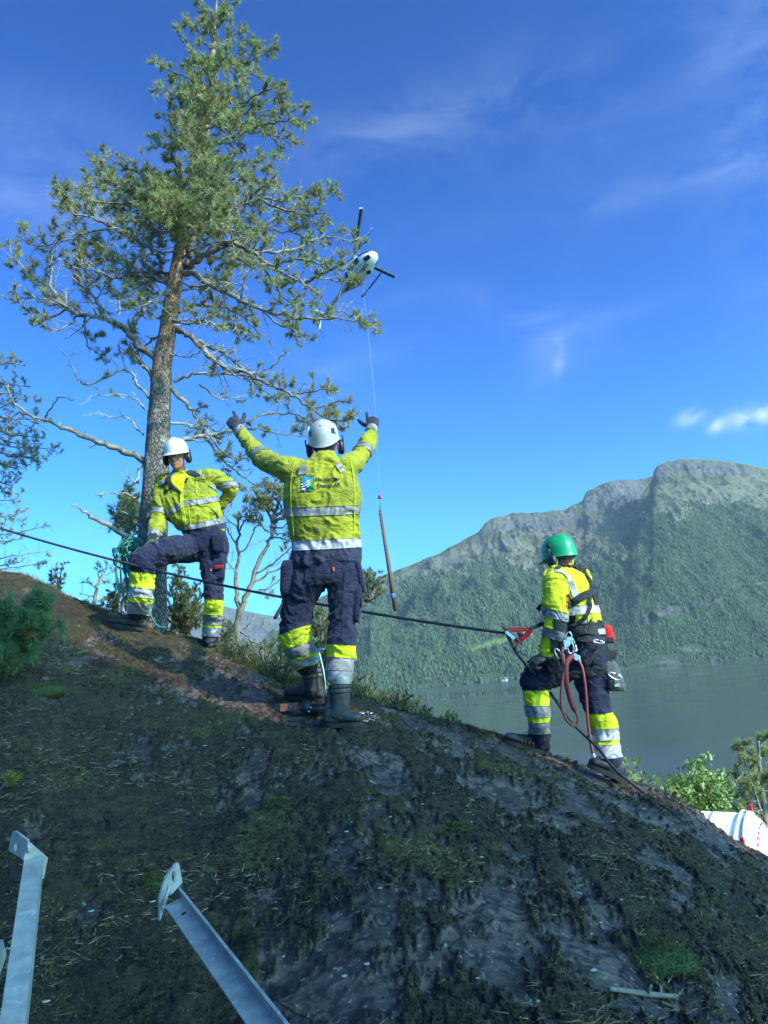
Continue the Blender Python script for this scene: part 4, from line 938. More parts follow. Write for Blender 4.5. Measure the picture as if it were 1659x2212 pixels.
# ================================================================== PEOPLE
def remesh(mb, voxel, smooth=2):
    me = bpy.data.meshes.new('tmp'); V = np.concatenate(mb.V)
    me.from_pydata([tuple(v) for v in V], [], mb.F); me.update()
    o = bpy.data.objects.new('tmp', me); COL.objects.link(o)
    m = o.modifiers.new('r', 'REMESH'); m.mode = 'VOXEL'; m.voxel_size = voxel; m.adaptivity = 0
    dg = bpy.context.evaluated_depsgraph_get(); ev = o.evaluated_get(dg); me2 = ev.to_mesh()
    n = len(me2.vertices); V = np.zeros(n * 3); me2.vertices.foreach_get('co', V); V = V.reshape(-1, 3)
    k = len(me2.polygons); ls = np.zeros(len(me2.loops), int); me2.loops.foreach_get('vertex_index', ls)
    tot = np.zeros(k, int); me2.polygons.foreach_get('loop_total', tot)
    if (tot == 4).all(): F = ls.reshape(-1, 4)
    else: F = [list(p.vertices) for p in me2.polygons]
    ev.to_mesh_clear(); bpy.data.objects.remove(o); bpy.data.meshes.remove(me)
    F = np.array(F)
    E = np.concatenate([F[:, [0, 1]], F[:, [1, 2]], F[:, [2, 3]], F[:, [3, 0]]])
    for _ in range(smooth):
        A = np.zeros_like(V); c = np.zeros(len(V))
        np.add.at(A, E[:, 0], V[E[:, 1]]); np.add.at(A, E[:, 1], V[E[:, 0]]); np.add.at(c, E[:, 0], 1); np.add.at(c, E[:, 1], 1)
        V = .4 * V + .6 * A / np.maximum(c, 1)[:, None]
    return V, F
def vnormals(V, F):
    n = np.cross(V[F[:, 2]] - V[F[:, 0]], V[F[:, 3]] - V[F[:, 1]]); N_ = np.zeros_like(V)
    for k in range(4): np.add.at(N_, F[:, k], n)
    return N_ / np.maximum(1e-12, np.linalg.norm(N_, axis=1))[:, None]

class Garment:
    def __init__(s): s.mb = MB(); s.ch = {}
    def chain(s, label, pts, radii, seg=14, n=5, flat=1.0):
        P = spline(pts, n); r = np.interp(np.linspace(0, len(pts) - 1, len(P)), np.arange(len(pts)), radii)
        s.mb.tube(P, r, seg, flat=flat)
        for q in (0, -1): s.mb.ell(P[q], [r[q], 0, 0], [0, r[q], 0], [0, 0, r[q]], 12, 8)
        s.ch[label] = (P, r); return P
    def rings(s, label, L, seg=40, power=2.3):
        """L: (xl, xr, y, half depth, Y) in picture units"""
        R = []; C = []; rad = []
        for (xl, xr, y, hd, Y) in L:
            c = D((xl + xr) / 2, y, Y); hw = (xr - xl) / 2 / FPX * float(c @ F_); C.append(c); rad.append((hw + hd) / 2); ring = []
            for j in range(seg):
                t = 2 * math.pi * j / seg; ct, st = math.cos(t), math.sin(t)
                k = (abs(ct) ** power + abs(st) ** power) ** (-1 / power)
                ring.append(c + np.array([1, 0, 0.0]) * ct * hw * k + np.array([0, 1.0, 0]) * st * hd * k)
            R.append(np.array(ring))
        s.mb.rings(R); P = spline(C, 3); s.ch[label] = (P, np.interp(np.linspace(0, len(C) - 1, len(P)), np.arange(len(C)), rad))
    def finish(s, voxel=.007, smooth=3, folds=None, seed=0):
        V, F = remesh(s.mb, voxel, smooth); s.F = F
        labs = list(s.ch); dist = np.full((len(labs), len(V)), 1e9); tt = np.zeros((len(labs), len(V)))
        for i, l in enumerate(labs):
            P, r = s.ch[l]; cum = np.concatenate([[0], np.cumsum(np.linalg.norm(np.diff(P, axis=0), axis=1))])
            for k in range(len(P)):
                d = np.linalg.norm(V - P[k], axis=1) - r[k]; b = d < dist[i]; dist[i][b] = d[b]; tt[i][b] = cum[k]
        lab = dist.argmin(0); s.lab = np.array(labs)[lab]
        Nn = vnormals(V, F)
        # cloth folds
        disp = np.zeros(len(V))
        for i, l in enumerate(labs):
            a, kind = (folds or {}).get(l, (.006, 'limb')); w = lab == i
            if not w.any(): continue
            P, r = s.ch[l]; ax = vnorm(P[-1] - P[0]); X = V[w]
            al = X @ ax; q = X - al[:, None] * ax
            warp = fbm(X * 7, 3, seed + 31)
            if kind == 'limb':
                c = np.column_stack([q * 6.0 + 3, ]); c = c + ax * (al * 22 + warp * 2.6)[:, None]
                n = fbm(c, 3, seed + i * 7, .45, ridged=True)
            else:
                g = np.array([.35, .2, 1.0]); c = X * np.array([9, 6, 5.0]) + np.outer(warp * 1.4, [1, 1, 1]) + np.outer(X[:, 2] * 3, [1.0, 0, 0])
                n = fbm(c, 4, seed + i * 7, .5, ridged=True)
            big = fbm(X * 5.5, 2, seed + 77)
            disp[w] = a * (n - .25) * 1.75 + a * 1.0 * big
        E = np.concatenate([F[:, [0, 1]], F[:, [1, 2]]])
        for _ in range(2):
            A = np.zeros(len(V)); c = np.zeros(len(V)); np.add.at(A, E[:, 0], disp[E[:, 1]]); np.add.at(A, E[:, 1], disp[E[:, 0]]); np.add.at(c, E[:, 0], 1); np.add.at(c, E[:, 1], 1)
            disp = .5 * disp + .5 * A / np.maximum(c, 1)
        s.V = V + Nn * disp[:, None]; s.N = vnormals(s.V, F)
        s.bvh = BVHTree.FromPolygons([Vector(v) for v in s.V], [tuple(int(i) for i in f) for f in F]); return s
    def obj(s, name, mat, parent):
        o = mesh_np(name, s.V, s.F, MATS[mat], parent); return o
    def patch(s, name, mat, parent, planes, labels=None, keep=None, off=.003):
        """part of the cloth cut out between planes (point, normal: keep side of +normal), lifted off the garment"""
        V, F = s.V, s.F; ok = np.ones(len(V), bool)
        if labels is not None: ok &= np.isin(s.lab, labels)
        if keep is not None: ok &= keep(V)
        mg = .012
        for (p, n) in planes: ok &= ((V - p) @ vnorm(n)) > -mg
        fk = ok[F].all(1)
        if fk.sum() == 0: return None
        idx = np.unique(F[fk]); mp = -np.ones(len(V), int); mp[idx] = np.arange(len(idx))
        me = bpy.data.meshes.new(name); VV = V[idx] + s.N[idx] * off; me.from_pydata([tuple(v) for v in VV], [], [tuple(int(i) for i in f) for f in mp[F[fk]]])
        bm = bmesh.new(); bm.from_mesh(me)
        for (p, n) in planes:
            g = bm.verts[:] + bm.edges[:] + bm.faces[:]
            bmesh.ops.bisect_plane(bm, geom=g, plane_co=Vector(p), plane_no=Vector(vnorm(n)), clear_inner=True)
        # thin rim so the tape has an edge
        be = [e for e in bm.edges if e.is_boundary]
        if be:
            bm.normal_update(); r = bmesh.ops.extrude_edge_only(bm, edges=be)
            for v in [q for q in r['geom'] if isinstance(q, bmesh.types.BMVert)]:
                v.co -= v.normal * (off + .001) if v.normal.length > .1 else Vector((0, 0, 0))
        offp = Vector(world_loc(parent))
        for v in bm.verts: v.co -= offp
        bm.to_mesh(me); bm.free()
        me.polygons.foreach_set('use_smooth', np.ones(len(me.polygons), bool)); me.materials.append(MATS[mat])
        o = bpy.data.objects.new(name, me); COL.objects.link(o); o.parent = parent; return o
    def band(s, name, mat, parent, a, b, hw, labels=None, off=.004, Y=None, keep=None):
        """tape whose centre line runs through picture points a and b"""
        n = vnorm(np.cross(ray(*b), ray(*a)))                       # plane through the camera and both points
        c = (D(*a, Y) + D(*b, Y)) / 2
        if n[2] < 0: n = -n
        return s.patch(name, mat, parent, [(c - n * hw, n), (c + n * hw, -n)], labels, keep, off)
    def hitpx(s, px, py, lift=0.0):
        d = Vector(vnorm(ray(px, py))); h = s.bvh.ray_cast(Vector((0, 0, 0)), d)
        if h[0] is None:
            # nearest place on the cloth to that line of sight
            best = None
            for t in np.linspace(4, 8, 60):
                q = s.bvh.find_nearest(d * t)
                if q[0] is not None and (best is None or q[3] < best[3]): best = q
            h = best
        return np.array(h[0]) + np.array(h[1]) * lift, np.array(h[1])
    def strap(s, name, mat, parent, pts, width, thick=.003, n=8, lift=.004, smooth=2):
        P2 = spline(np.array([(a, b, 0) for a, b in pts], float), n); P = []; Nn = []
        for q in P2:
            p, nn = s.hitpx(q[0], q[1], lift); P.append(p); Nn.append(nn)
        return ribbon(name, mat, parent, P, Nn, width, thick, smooth)
def ribbon(name, mat, parent, P, Nn, width, thick=.003, smooth=2):
    P = np.array(P); Nn = np.array(Nn)
    for _ in range(smooth): P[1:-1] = .5 * P[1:-1] + .25 * (P[:-2] + P[2:]); Nn[1:-1] = .5 * Nn[1:-1] + .25 * (Nn[:-2] + Nn[2:])
    T = np.gradient(P, axis=0); R = []
    for i in range(len(P)):
        t = vnorm(T[i]); n = vnorm(Nn[i] - t * Nn[i].dot(t)); w = np.cross(t, n) * width / 2; h = n * thick
        R.append(np.array([P[i] - w, P[i] - w + h, P[i] + w + h, P[i] + w]))
    mb = MB(); mb.rings(R); return mb.build(name, MATS[mat], parent, smooth=False)

def frame_px(p, f):
    """right / front / up axes for a head or helmet facing f"""
    f = vnorm(f); r = vnorm(np.cross(f, [0, 0, 1])); u = np.cross(r, f); return r, f, u
def helmet(parent, c, f, roll=0.0, style='cap', mat='helmet_white', sx=.112, sy=.138, h=.128, name='helmet'):
    r, f, u = frame_px(c, f)
    if roll: r, u = vnorm(r * math.cos(roll) + u * math.sin(roll)), vnorm(u * math.cos(roll) - r * math.sin(roll))
    seg = 56; rows = 16; R = []
    def pt(t, e, grow=0.0):
        ct, st = math.cos(t), math.sin(t); ce, se = math.cos(e) ** .82, math.sin(e) ** .92
        ry = sy * (1.02 if st > 0 else .97)
        p = np.array([ct * sx * ce, st * ry * ce, se * h]) * (1 + grow)
        if style == 'cap':      # raised ridge front to back
            p[2] += .010 * math.exp(-(p[0] / .022) ** 2) * (se ** .5)
            p[:2] *= 1 + .02 * math.sin(3 * t) * 0
        elif style == 'climb':
            p[2] += .006 * math.exp(-(p[0] / .035) ** 2) * se
        else:
            p[2] += .007 * math.exp(-((abs(p[0]) - .035) / .010) ** 2) * (se ** .7) + .010 * math.exp(-(p[0] / .03) ** 2) * se
        return p
    def low(t):      # how far the shell reaches down
        st = math.sin(t)
        if style == 'cap': return -.020 - .012 * max(0, -st)
        if style == 'climb': return -.028 - .030 * max(0, -st) ** 1.5 + .006 * math.cos(2 * t)
        return -.030 - .012 * max(0, -st)
    def brim(t):
        st = math.sin(t)
        if style == 'cap': return .008 + .042 * max(0, st) ** 2.2
        if style == 'climb': return .003
        return .004 + .030 * max(0, st) ** 2.0
    T_ = [2 * math.pi * j / seg for j in range(seg)]
    def P3(v): return c + r * v[0] + f * v[1] + u * v[2]
    for i in range(rows, 0, -1):
        e = math.pi / 2 * i / rows * .985; R.append([P3(pt(t, e)) for t in T_])
    R.append([P3(pt(t, 0)) for t in T_])
    R.append([P3(pt(t, 0) * np.array([1.01, 1.01, 1]) + [0, 0, low(t) * .55]) for t in T_])
    R.append([P3(pt(t, 0) * np.array([1.02, 1.02, 1]) + [0, 0, low(t) * .9]) for t in T_])
    def outw(t, k, dz):
        p = pt(t, 0); d = np.array([p[0], p[1], 0]) / np.linalg.norm(p[:2]); return P3(p * np.array([1.02, 1.02, 1]) + d * brim(t) * k + [0, 0, low(t) - dz - .012 * k * max(0, math.sin(t)) * (style != 'climb')])
    R.append([outw(t, .5, .001) for t in T_]); R.append([outw(t, 1, .004) for t in T_]); R.append([outw(t, 1, .008) for t in T_])
    def inn(t, z): p = pt(t, 0); return P3(p * np.array([.965, .965, 1]) + [0, 0, z])
    R.append([inn(t, low(t) - .004) for t in T_]); R.append([inn(t, 0) for t in T_])
    for i in range(3, rows, 4):
        e = math.pi / 2 * i / rows; R.append([P3(pt(t, e) * .955) for t in T_])
    R.append([P3(pt(t, math.pi / 2 * .99) * .95) for t in T_])
    mb = MB(); mb.rings([np.array(q) for q in R]); o = mb.build(name, MATS[mat], parent)
    return o, (r, f, u, c), lambda t, e, g=.0: P3(pt(t, e, g))
def ear_muffs(parent, fr, z=-.075, y=-.005, cup_mat='black_plastic', cush='black_plastic', gap=.097, size=(.020, .036, .048), roll_fwd=0):
    r, f, u, c = fr; out = []
    for sgn in (-1, 1):
        p = c + r * sgn * gap + f * y + u * z
        mb = MB(); R = []
        for (off, k) in ((-.012, .80), (-.008, .98), (.004, 1.0), (.012, .93), (.019, .72), (.022, .35)):
            R.append(np.array([p + r * sgn * off + (f * math.cos(t) * size[1] + u * math.sin(t) * size[2]) * k for t in np.linspace(0, 2 * math.pi, 20, endpoint=False)]))
        mb.rings(R); o = mb.build('ear_muff', MATS[cup_mat], parent)
        mb = MB(); R = []
        for (off, k) in ((-.026, .62), (-.024, .9), (-.016, .97), (-.0122, .9)):
            R.append(np.array([p + r * sgn * off + (f * math.cos(t) * size[1] + u * math.sin(t) * size[2]) * k for t in np.linspace(0, 2 * math.pi, 20, endpoint=False)]))
        mb.rings(R); mb.build('cushion', MATS[cush], o)
        mb = MB(); mb.tube(spline([p + r * sgn * .012 + u * .01, p + r * sgn * .020 + u * .05, p + r * sgn * .016 + u * .082], 4), [.006] * 9, 6); mb.build('arm', MATS['black_plastic'], o)
        out.append(o)
    return out
def add_hand(mb, wrist, d, back, thumb_side, curls, thumb_out=.8, k=1.0, spread=.0):
    """wrist, direction to the fingers, back-of-hand normal; curls per finger in radians per joint"""
    d = vnorm(d); back = vnorm(back - d * np.dot(back, d)); side = np.cross(d, back) * thumb_side      # towards the thumb
    palm = wrist + d * .048 * k
    mb.ell(palm, side * .040 * k, d * .056 * k, back * .019 * k, 16, 10)
    mb.ell(wrist + d * .012, side * .030 * k, d * .035 * k, back * .022 * k, 12, 8)
    lens = [.073, .081, .075, .060]
    for i in range(4):
        b = wrist + d * (.088 - .006 * abs(i - 1.2)) * k + side * (.031 - .0205 * i) * k
        dirv = vnorm(d + side * (spread * (1.5 - i))); P = [b - dirv * .03, b]; cur = dirv; r = (.0112 - .0012 * (i == 3)) * k
        for j, fr in enumerate((.45, .32, .23)):
            c_ = curls[i]; cur = vnorm(cur * math.cos(c_) - back * math.sin(c_)); nb = np.cross(np.cross(dirv, back), cur); P.append(P[-1] + cur * lens[i] * fr * k)
            # rotate the back normal with the finger
            back_f = vnorm(back - cur * np.dot(back, cur)) if abs(np.dot(back, cur)) < .98 else back
        # accumulate the curl properly
        P = [b - dirv * .03, b]; ang = 0
        for j, fr in enumerate((.45, .32, .23)):
            ang += curls[i] * (1.0, 1.15, .8)[j]; v = dirv * math.cos(ang) - back * math.sin(ang); P.append(P[-1] + v * lens[i] * fr * k)
        mb.tube(P, [r, r, r * .97, r * .92, r * .80], 10); mb.ell(P[-1], side * r * .85, d * r * .85, back * r * .85, 8, 6)
    tb = wrist + d * .026 * k + side * .026 * k - back * .006
    t1 = tb + vnorm(side * thumb_out + d * .75 - back * .25) * .038 * k; t2 = t1 + vnorm(side * thumb_out * .55 + d * 1.0 - back * .2) * .032 * k; t3 = t2 + vnorm(side * thumb_out * .35 + d - back * .2) * .024 * k
    mb.tube([tb, t1, t2, t3], [.017 * k, .0145 * k, .0125 * k, .0095 * k], 10); mb.ell(t3, side * .009 * k, d * .009 * k, back * .009 * k, 8, 6)
def glove(name, parent, mat, cuff_from, wrist, d, back, ts, curls, **kw):
    mb = MB(); add_hand(mb, wrist, d, back, ts, curls, **kw)
    V, F = remesh(mb, .0034, 2); o = mesh_np(name, V, F, MATS[mat], parent)
    mb = MB(); ax = vnorm(wrist - cuff_from); a = vnorm(np.cross(ax, back)); b = np.cross(ax, a); R = []
    for (q, rr) in ((-.075, .034), (-.04, .034), (-.01, .032), (.012, .033), (.02, .034), (.021, .028)):
        R.append(np.array([wrist + ax * q + (a * math.cos(t) * 1.12 + b * math.sin(t) * .9) * rr for t in np.linspace(0, 2 * math.pi, 18, endpoint=False)]))
    mb.rings(R); mb.build('cuff', MATS['knit_black'], o); return o
def boot(parent, ankle, up_pt, heel, toe, nrm, mat='boot_leather', shaft_r=(.052, .060), name='boot', sole_mat='rubber_sole', w=.050, high=.085, laces=None, shaft_top=1.0):
    """ankle centre; up_pt where the shaft ends; heel / toe ground points"""
    f = vnorm(toe - heel); n = vnorm(nrm - f * np.dot(nrm, f)); s = np.cross(f, n); Lh = np.linalg.norm(toe - heel)
    mb = MB(); R = []
    prof = [(0.0, .50, .045), (.03, .72, .07), (.10, .80, high * 1.02), (.25, .80, high * 1.05), (.42, .80, high * .95), (.58, .92, high * .78), (.72, 1.0, high * .66), (.85, .96, high * .60), (.94, .78, high * .50), (.985, .45, high * .34)]
    for (q, ww, hh) in prof:
        c = heel + f * Lh * q + n * .020
        R.append(np.array([c + s * w * ww * math.copysign(abs(math.cos(t)) ** .8, math.cos(t)) + n * (hh * .5 + hh * .5 * math.copysign(abs(math.sin(t)) ** .75, math.sin(t))) for t in np.linspace(0, 2 * math.pi, 20, endpoint=False)]))
    mb.rings(R)
    P = spline([heel + f * Lh * .26 + n * .05, ankle, ankle * .5 + up_pt * .5, up_pt], 4)
    mb.tube(P, np.interp(np.linspace(0, 1, len(P)), [0, .35, .7, 1], [.050, shaft_r[0], (shaft_r[0] + shaft_r[1]) / 2, shaft_r[1]]), 16)
    V, F = remesh(mb, .0058, 3); Nn = vnormals(V, F)
    V = V + Nn * (.0035 * fbm(V * 24, 3, 5, ridged=True))[:, None]
    o = mesh_np(name, V, F, MATS[mat], parent)
    mb = MB(); out = []
    for t in np.linspace(0, 2 * math.pi, 30, endpoint=False):
        x = .5 + .52 * math.cos(t); ww = np.interp(x, [0, .1, .3, .5, .72, .9, 1.02], [.62, .84, .82, .84, 1.06, .95, .5]) * abs(math.sin(t)) ** .55 * math.copysign(1, math.sin(t))
        out.append(heel + f * Lh * x + s * w * ww)
    out = np.array(out); mb.rings([out - n * .006 + 0 * f, out + n * .012 + 0 * f, out * 1.0 + n * .022])
    mb.build('sole', MATS[sole_mat], o, smooth=False)
    if laces:
        mb = MB()
        for k in range(5):
            q = .45 + .07 * k if False else .30 + .06 * k; base = heel + f * Lh * (.62 - .05 * k) + n * (high * .80 + .016 * k + .02)
            mb.tube([base - s * .024 - n * .006, base + n * .006, base + s * .024 - n * .006], [.0022] * 3, 5)
        mb.build('laces', MATS[laces], o)
    return o
def head_parts(mb, c, f, neck_to, big=1.0, face=True):
    r, f, u = frame_px(c, f)
    mb.ell(c + u * .025 - f * .012, r * .077, f * .095, u * .095, 24, 16)
    mb.ell(c - u * .045 + f * .022, r * .060, f * .070, u * .075, 20, 14)
    mb.ell(c - u * .088 + f * .058, r * .030, f * .030, u * .022, 12, 8)
    mb.tube([c - u * .05 - f * .02, (c + neck_to) / 2 - u * .03 - f * .01, neck_to], [.056, .058, .068], 16)
    for sg in (-1, 1):
        mb.ell(c + r * sg * .079 - f * .012 - u * .015, r * .010, f * .018, u * .032, 10, 8)
    if face:
        mb.tube([c + u * .022 + f * .080, c + f * .092 - u * .005, c + f * .108 - u * .030], [.008, .010, .013], 10)
        mb.ell(c + f * .098 - u * .034, r * .017, f * .013, u * .010, 12, 8)
        for sg in (-1, 1):
            mb.ell(c + r * sg * .030 + f * .074 + u * .028, r * .026, f * .014, u * .009, 12, 8)
            mb.ell(c + r * sg * .040 + f * .058 - u * .028, r * .024, f * .024, u * .024, 12, 8)
        mb.ell(c + f * .082 - u * .060, r * .025, f * .012, u * .006, 12, 8); mb.ell(c + f * .080 - u * .070, r * .021, f * .012, u * .007, 12, 8)
    return r, f, u
def body_mesh(parent, c, f, neck, chains, torso, face=True):
    mb = MB(); fr = head_parts(mb, c, f, neck, face=face)
    P = spline(torso[0], 4); mb.tube(P, np.interp(np.linspace(0, 1, len(P)), np.linspace(0, 1, len(torso[1])), torso[1]), 18)
    for (pts, rad) in chains:
        P = spline(pts, 4); r = np.interp(np.linspace(0, len(pts) - 1, len(P)), np.arange(len(pts)), rad); mb.tube(P, r, 12)
        for q in (0, -1): mb.ell(P[q], [r[q], 0, 0], [0, r[q], 0], [0, 0, r[q]], 10, 8)
    V, F = remesh(mb, .0048, 2); o = mesh_np('body', V, F, MATS['skin'], parent); return o, fr

# cloth materials
def cloth(name, col, dirt=None, amt=.5, rough=.85, spec=.2, sheen=.1, weave=900, emitlike=0):
    m = MT(name); c = m.mix(m.noise(6, 5, .6, lo=.3, hi=.7), tuple(x * .86 for x in col), col)
    if dirt: c = m.mix(m.math('MULTIPLY', m.noise(4.2, 7, .68, lo=.46, hi=.66), amt), c, dirt)
    m.set(Base_Color=c, Roughness=rough); m.b.inputs['Specular IOR Level'].default_value = spec; m.b.inputs['Sheen Weight'].default_value = sheen
    cr = m.math('ABSOLUTE', m.math('SUBTRACT', m.noise(7, 2, .5, 1.2, stretch=(1, 1, 1.8)), .5)); cr2 = m.math('ABSOLUTE', m.math('SUBTRACT', m.noise(16, 2, .5, 1.0), .5))
    h = m.math('ADD', m.math('ADD', m.rng(cr, 0, .10), m.math('MULTIPLY', m.rng(cr2, 0, .12), .35)), m.math('MULTIPLY', m.noise(weave, 2), .04))
    m.bump(h, .38, .009); return m.m
cloth('hi_vis_worn', (.32, .32, .018), (.16, .165, .028), .9)
cloth('hi_vis_clean_lit', (.60, .64, .02), (.44, .47, .03), .3)  # clean yellow, its colour also brightened to stand for sunlit cloth
cloth('hi_vis_leg', (.56, .62, .018), (.30, .33, .04), .45)
cloth('navy_cloth', (.016, .017, .044), (.035, .034, .046), .5)
cloth('navy_hem', (.030, .031, .060), (.05, .05, .065), .5)
cloth('black_cloth', (.022, .022, .026), (.04, .04, .04), .4)
cloth('webbing', (.020, .021, .025), (.045, .045, .045), .4, rough=.7)
cloth('shirt_yellow', (.78, .86, .012)); cloth('orange_cloth', (.80, .16, .01)); cloth('glove_grey', (.026, .027, .046), (.05, .05, .06), .6, rough=.6)
cloth('glove_brown', (.075, .065, .060), (.12, .11, .10), .5, rough=.6); cloth('knit_black', (.025, .026, .036)); cloth('red_cloth', (.55, .02, .02))
cloth('bag_grey', (.10, .10, .105), (.17, .16, .15), .6); cloth('white_cloth', (.6, .6, .58), (.35, .33, .3), .5)
rf = MT('reflective_tape'); rf.set(Base_Color=rf.mix(rf.noise(8, 6, .65, lo=.4, hi=.68), (.24, .235, .225), (.15, .145, .135)), Roughness=.5, Metallic=.1); rf.bump(rf.noise(40, 4), .4, .004)
rf = MT('reflective_tape_bright'); rf.set(Base_Color=rf.mix(rf.noise(8, 6, .65, lo=.4, hi=.68), (.46, .45, .43), (.32, .31, .29)), Roughness=.45, Metallic=.15); rf.bump(rf.noise(40, 4), .4, .004)
sk = MT('skin'); sk.set(Base_Color=sk.mix(sk.noise(28, 5, .6, lo=.35, hi=.65), (.48, .22, .15), (.36, .14, .10)), Roughness=.5); sk.b.inputs['Subsurface Weight'].default_value = .12; sk.b.inputs['Subsurface Radius'].default_value = (.01, .004, .002); sk.b.inputs['Subsurface Scale'].default_value = 1.0; sk.bump(sk.noise(300, 3), .25, .001)
plain('helmet_white', (.62, .61, .55), .38, var=.10, vscale=14, wear=(.33, .29, .23)); plain('helmet_grey', (.40, .395, .37), .42, var=.12, vscale=12, wear=(.35, .34, .32))
plain('helmet_green', (.010, .33, .12), .32, var=.1, vscale=6); plain('black_plastic', (.018, .018, .020), .4, var=.2); plain('yellow_plastic', (.60, .70, .02), .4, var=.1)
plain('red_plastic', (.45, .02, .03), .4, var=.1); plain('boot_leather', (.038, .036, .036), .65, var=.4, vscale=16, bump=.004, bscale=90, wear=(.11, .10, .09)); plain('boot_black', (.026, .026, .032), .6, var=.3, bump=.003, wear=(.04, .04, .045))
plain('boot_brown_top', (.09, .075, .062), .7, var=.3, bump=.004); plain('rubber_sole', (.020, .020, .020), .7, var=.4); plain('hair_grey', (.16, .11, .085), .8, var=.5, vscale=160, bump=.006)
plain('steel_bright', (.62, .62, .63), .28, 1.0, var=.15); plain('lace_black', (.03, .03, .03), .8); plain('label_white', (.65, .65, .63), .6); plain('print_black', (.012, .012, .014), .6)
plain('logo_blue', (.012, .035, .22), .6); plain('logo_teal', (.01, .27, .42), .6); plain('logo_green', (.01, .24, .07), .6); plain('logo_sand', (.62, .42, .17), .6); plain('red_rope', (.30, .035, .040), .8, var=.3, vscale=300, bump=.003, bscale=400)
plain('eye_white', (.7, .68, .65), .3)
def cmap(x0, y0, k): return lambda x, y: (x0 + k * x, y0 + k * y)
# ------------------------------------------------------------------ middle worker, seen from behind with both arms raised
Y2 = 5.0; c2 = cmap(449.8, 850.3, .3397)
def j2(x, y, dy=0.0): return D(*c2(x, y), Y2 + dy)
gR = ground_hit(*c2(740, 2120)); gL = ground_hit(*c2(735, 1958))
P2 = empty('person', (gR + gL) / 2, 'worker seen from behind with both arms raised, lettering on the yellow jacket back', 'person', 'line workers in high visibility clothing')
yR, yL = gR[1] - Y2, gL[1] - Y2
print('P2 feet', yR, yL)
shL, shR = j2(500, 478, .0), j2(895, 462, .0); elL, elR = j2(335, 400, .20), j2(985, 372, .22); wrL, wrR = j2(198, 238, .40), j2(1043, 232, .44)
hc = j2(735, 300, .06)
legL = [j2(640, 1160, 0), j2(575, 1340, .03), j2(558, 1480, .05), j2(590, 1620, .12), j2(628, 1730, yL - .02)]
legR = [j2(862, 1150, 0), j2(860, 1340, -.02), j2(850, 1480, -.04), j2(846, 1650, -.06), j2(832, 1850, yR)]
body_mesh(P2, hc, (0, 1, .25), j2(738, 440, .02), [([shL, elL, wrL], [.045, .038, .028]), ([shR, elR, wrR], [.045, .038, .028]), (legL, [.07, .06, .045, .035, .03]), (legR, [.07, .06, .045, .035, .03])],
          ([j2(738, 440, .02), j2(735, 560, 0), j2(745, 800, 0), j2(755, 1100, 0)], [.06, .12, .13, .11]), face=True)
G = Garment()
G.rings('torso', [(*[c2(a, 0)[0] for a in (662, 808)], c2(0, 392)[1], .070, Y2 + .02), (*[c2(a, 0)[0] for a in (640, 828)], c2(0, 425)[1], .085, Y2 + .01), (*[c2(a, 0)[0] for a in (560, 870)], c2(0, 455)[1], .105, Y2),
    (*[c2(a, 0)[0] for a in (508, 915)], c2(0, 500)[1], .125, Y2), (*[c2(a, 0)[0] for a in (487, 950)], c2(0, 570)[1], .145, Y2 - .01), (*[c2(a, 0)[0] for a in (484, 972)], c2(0, 660)[1], .155, Y2 - .01),
    (*[c2(a, 0)[0] for a in (497, 973)], c2(0, 750)[1], .158, Y2), (*[c2(a, 0)[0] for a in (520, 966)], c2(0, 850)[1], .155, Y2), (*[c2(a, 0)[0] for a in (538, 964)], c2(0, 930)[1], .150, Y2),
    (*[c2(a, 0)[0] for a in (545, 966)], c2(0, 990)[1], .152, Y2), (*[c2(a, 0)[0] for a in (540, 972)], c2(0, 1060)[1], .160, Y2), (*[c2(a, 0)[0] for a in (552, 968)], c2(0, 1094)[1], .155, Y2)])
G.chain('arm_left', [j2(570, 520, 0), shL, j2(420, 452, .10), elL, j2(262, 320, .30), wrL], [.105, .088, .075, .066, .058, .046])
G.chain('arm_right', [j2(860, 520, 0), shR, j2(945, 420, .11), elR, j2(1020, 300, .33), wrR], [.10, .083, .072, .062, .055, .044])
G.finish(.0066, 3, {'torso': (.013, 'torso'), 'arm_left': (.010, 'limb'), 'arm_right': (.010, 'limb')}, 3)
J2 = G; jk = G.obj('jacket', 'hi_vis_worn', P2)
up = np.array([0, 0, 1.0])
G.band('reflective_band', 'reflective_tape', jk, c2(500, 753), c2(970, 738), .028, ['torso'], .0045, Y2)
G.band('reflective_band', 'reflective_tape_bright', jk, c2(545, 968), c2(966, 946), .031, ['torso'], .0045, Y2)
hemp = D(*c2(755, 1000), Y2); n = vnorm(np.cross(ray(*c2(966, 976)), ray(*c2(545, 1000)))); n = n if n[2] > 0 else -n
G.patch('hem_panel', 'navy_hem', jk, [(D(*c2(755, 988), Y2), -n)], ['torso'], None, .003)
for lab, el, wr, sh in (('arm_left', elL, wrL, shL), ('arm_right', elR, wrR, shR)):
    d = vnorm(wr - el); p = el + d * .0
    G.patch('reflective_band', 'reflective_tape', jk, [(p - d * .03, d), (p + d * .03, -d)], [lab], None, .004)
    G.patch('reflective_band', 'reflective_tape', jk, [(wr - d * .055, d)], [lab], None, .004)
G.strap('reflective_band', 'reflective_tape', jk, [c2(602, 462), c2(600, 515)], .055); G.strap('reflective_band', 'reflective_tape', jk, [c2(822, 448), c2(836, 470), c2(852, 500)], .042)
G.strap('seam', 'hi_vis_leg', jk, [c2(548, 440), c2(530, 560), c2(530, 720), c2(548, 900)], .006, .003); G.strap('seam', 'hi_vis_leg', jk, [c2(905, 430), c2(925, 560), c2(930, 720), c2(925, 900)], .006, .003)
G.strap('stitching', 'glove_grey', jk, [c2(548, 1062), c2(620, 1098), c2(700, 1104), c2(800, 1098), c2(900, 1072), c2(962, 1042)], .003, .001)
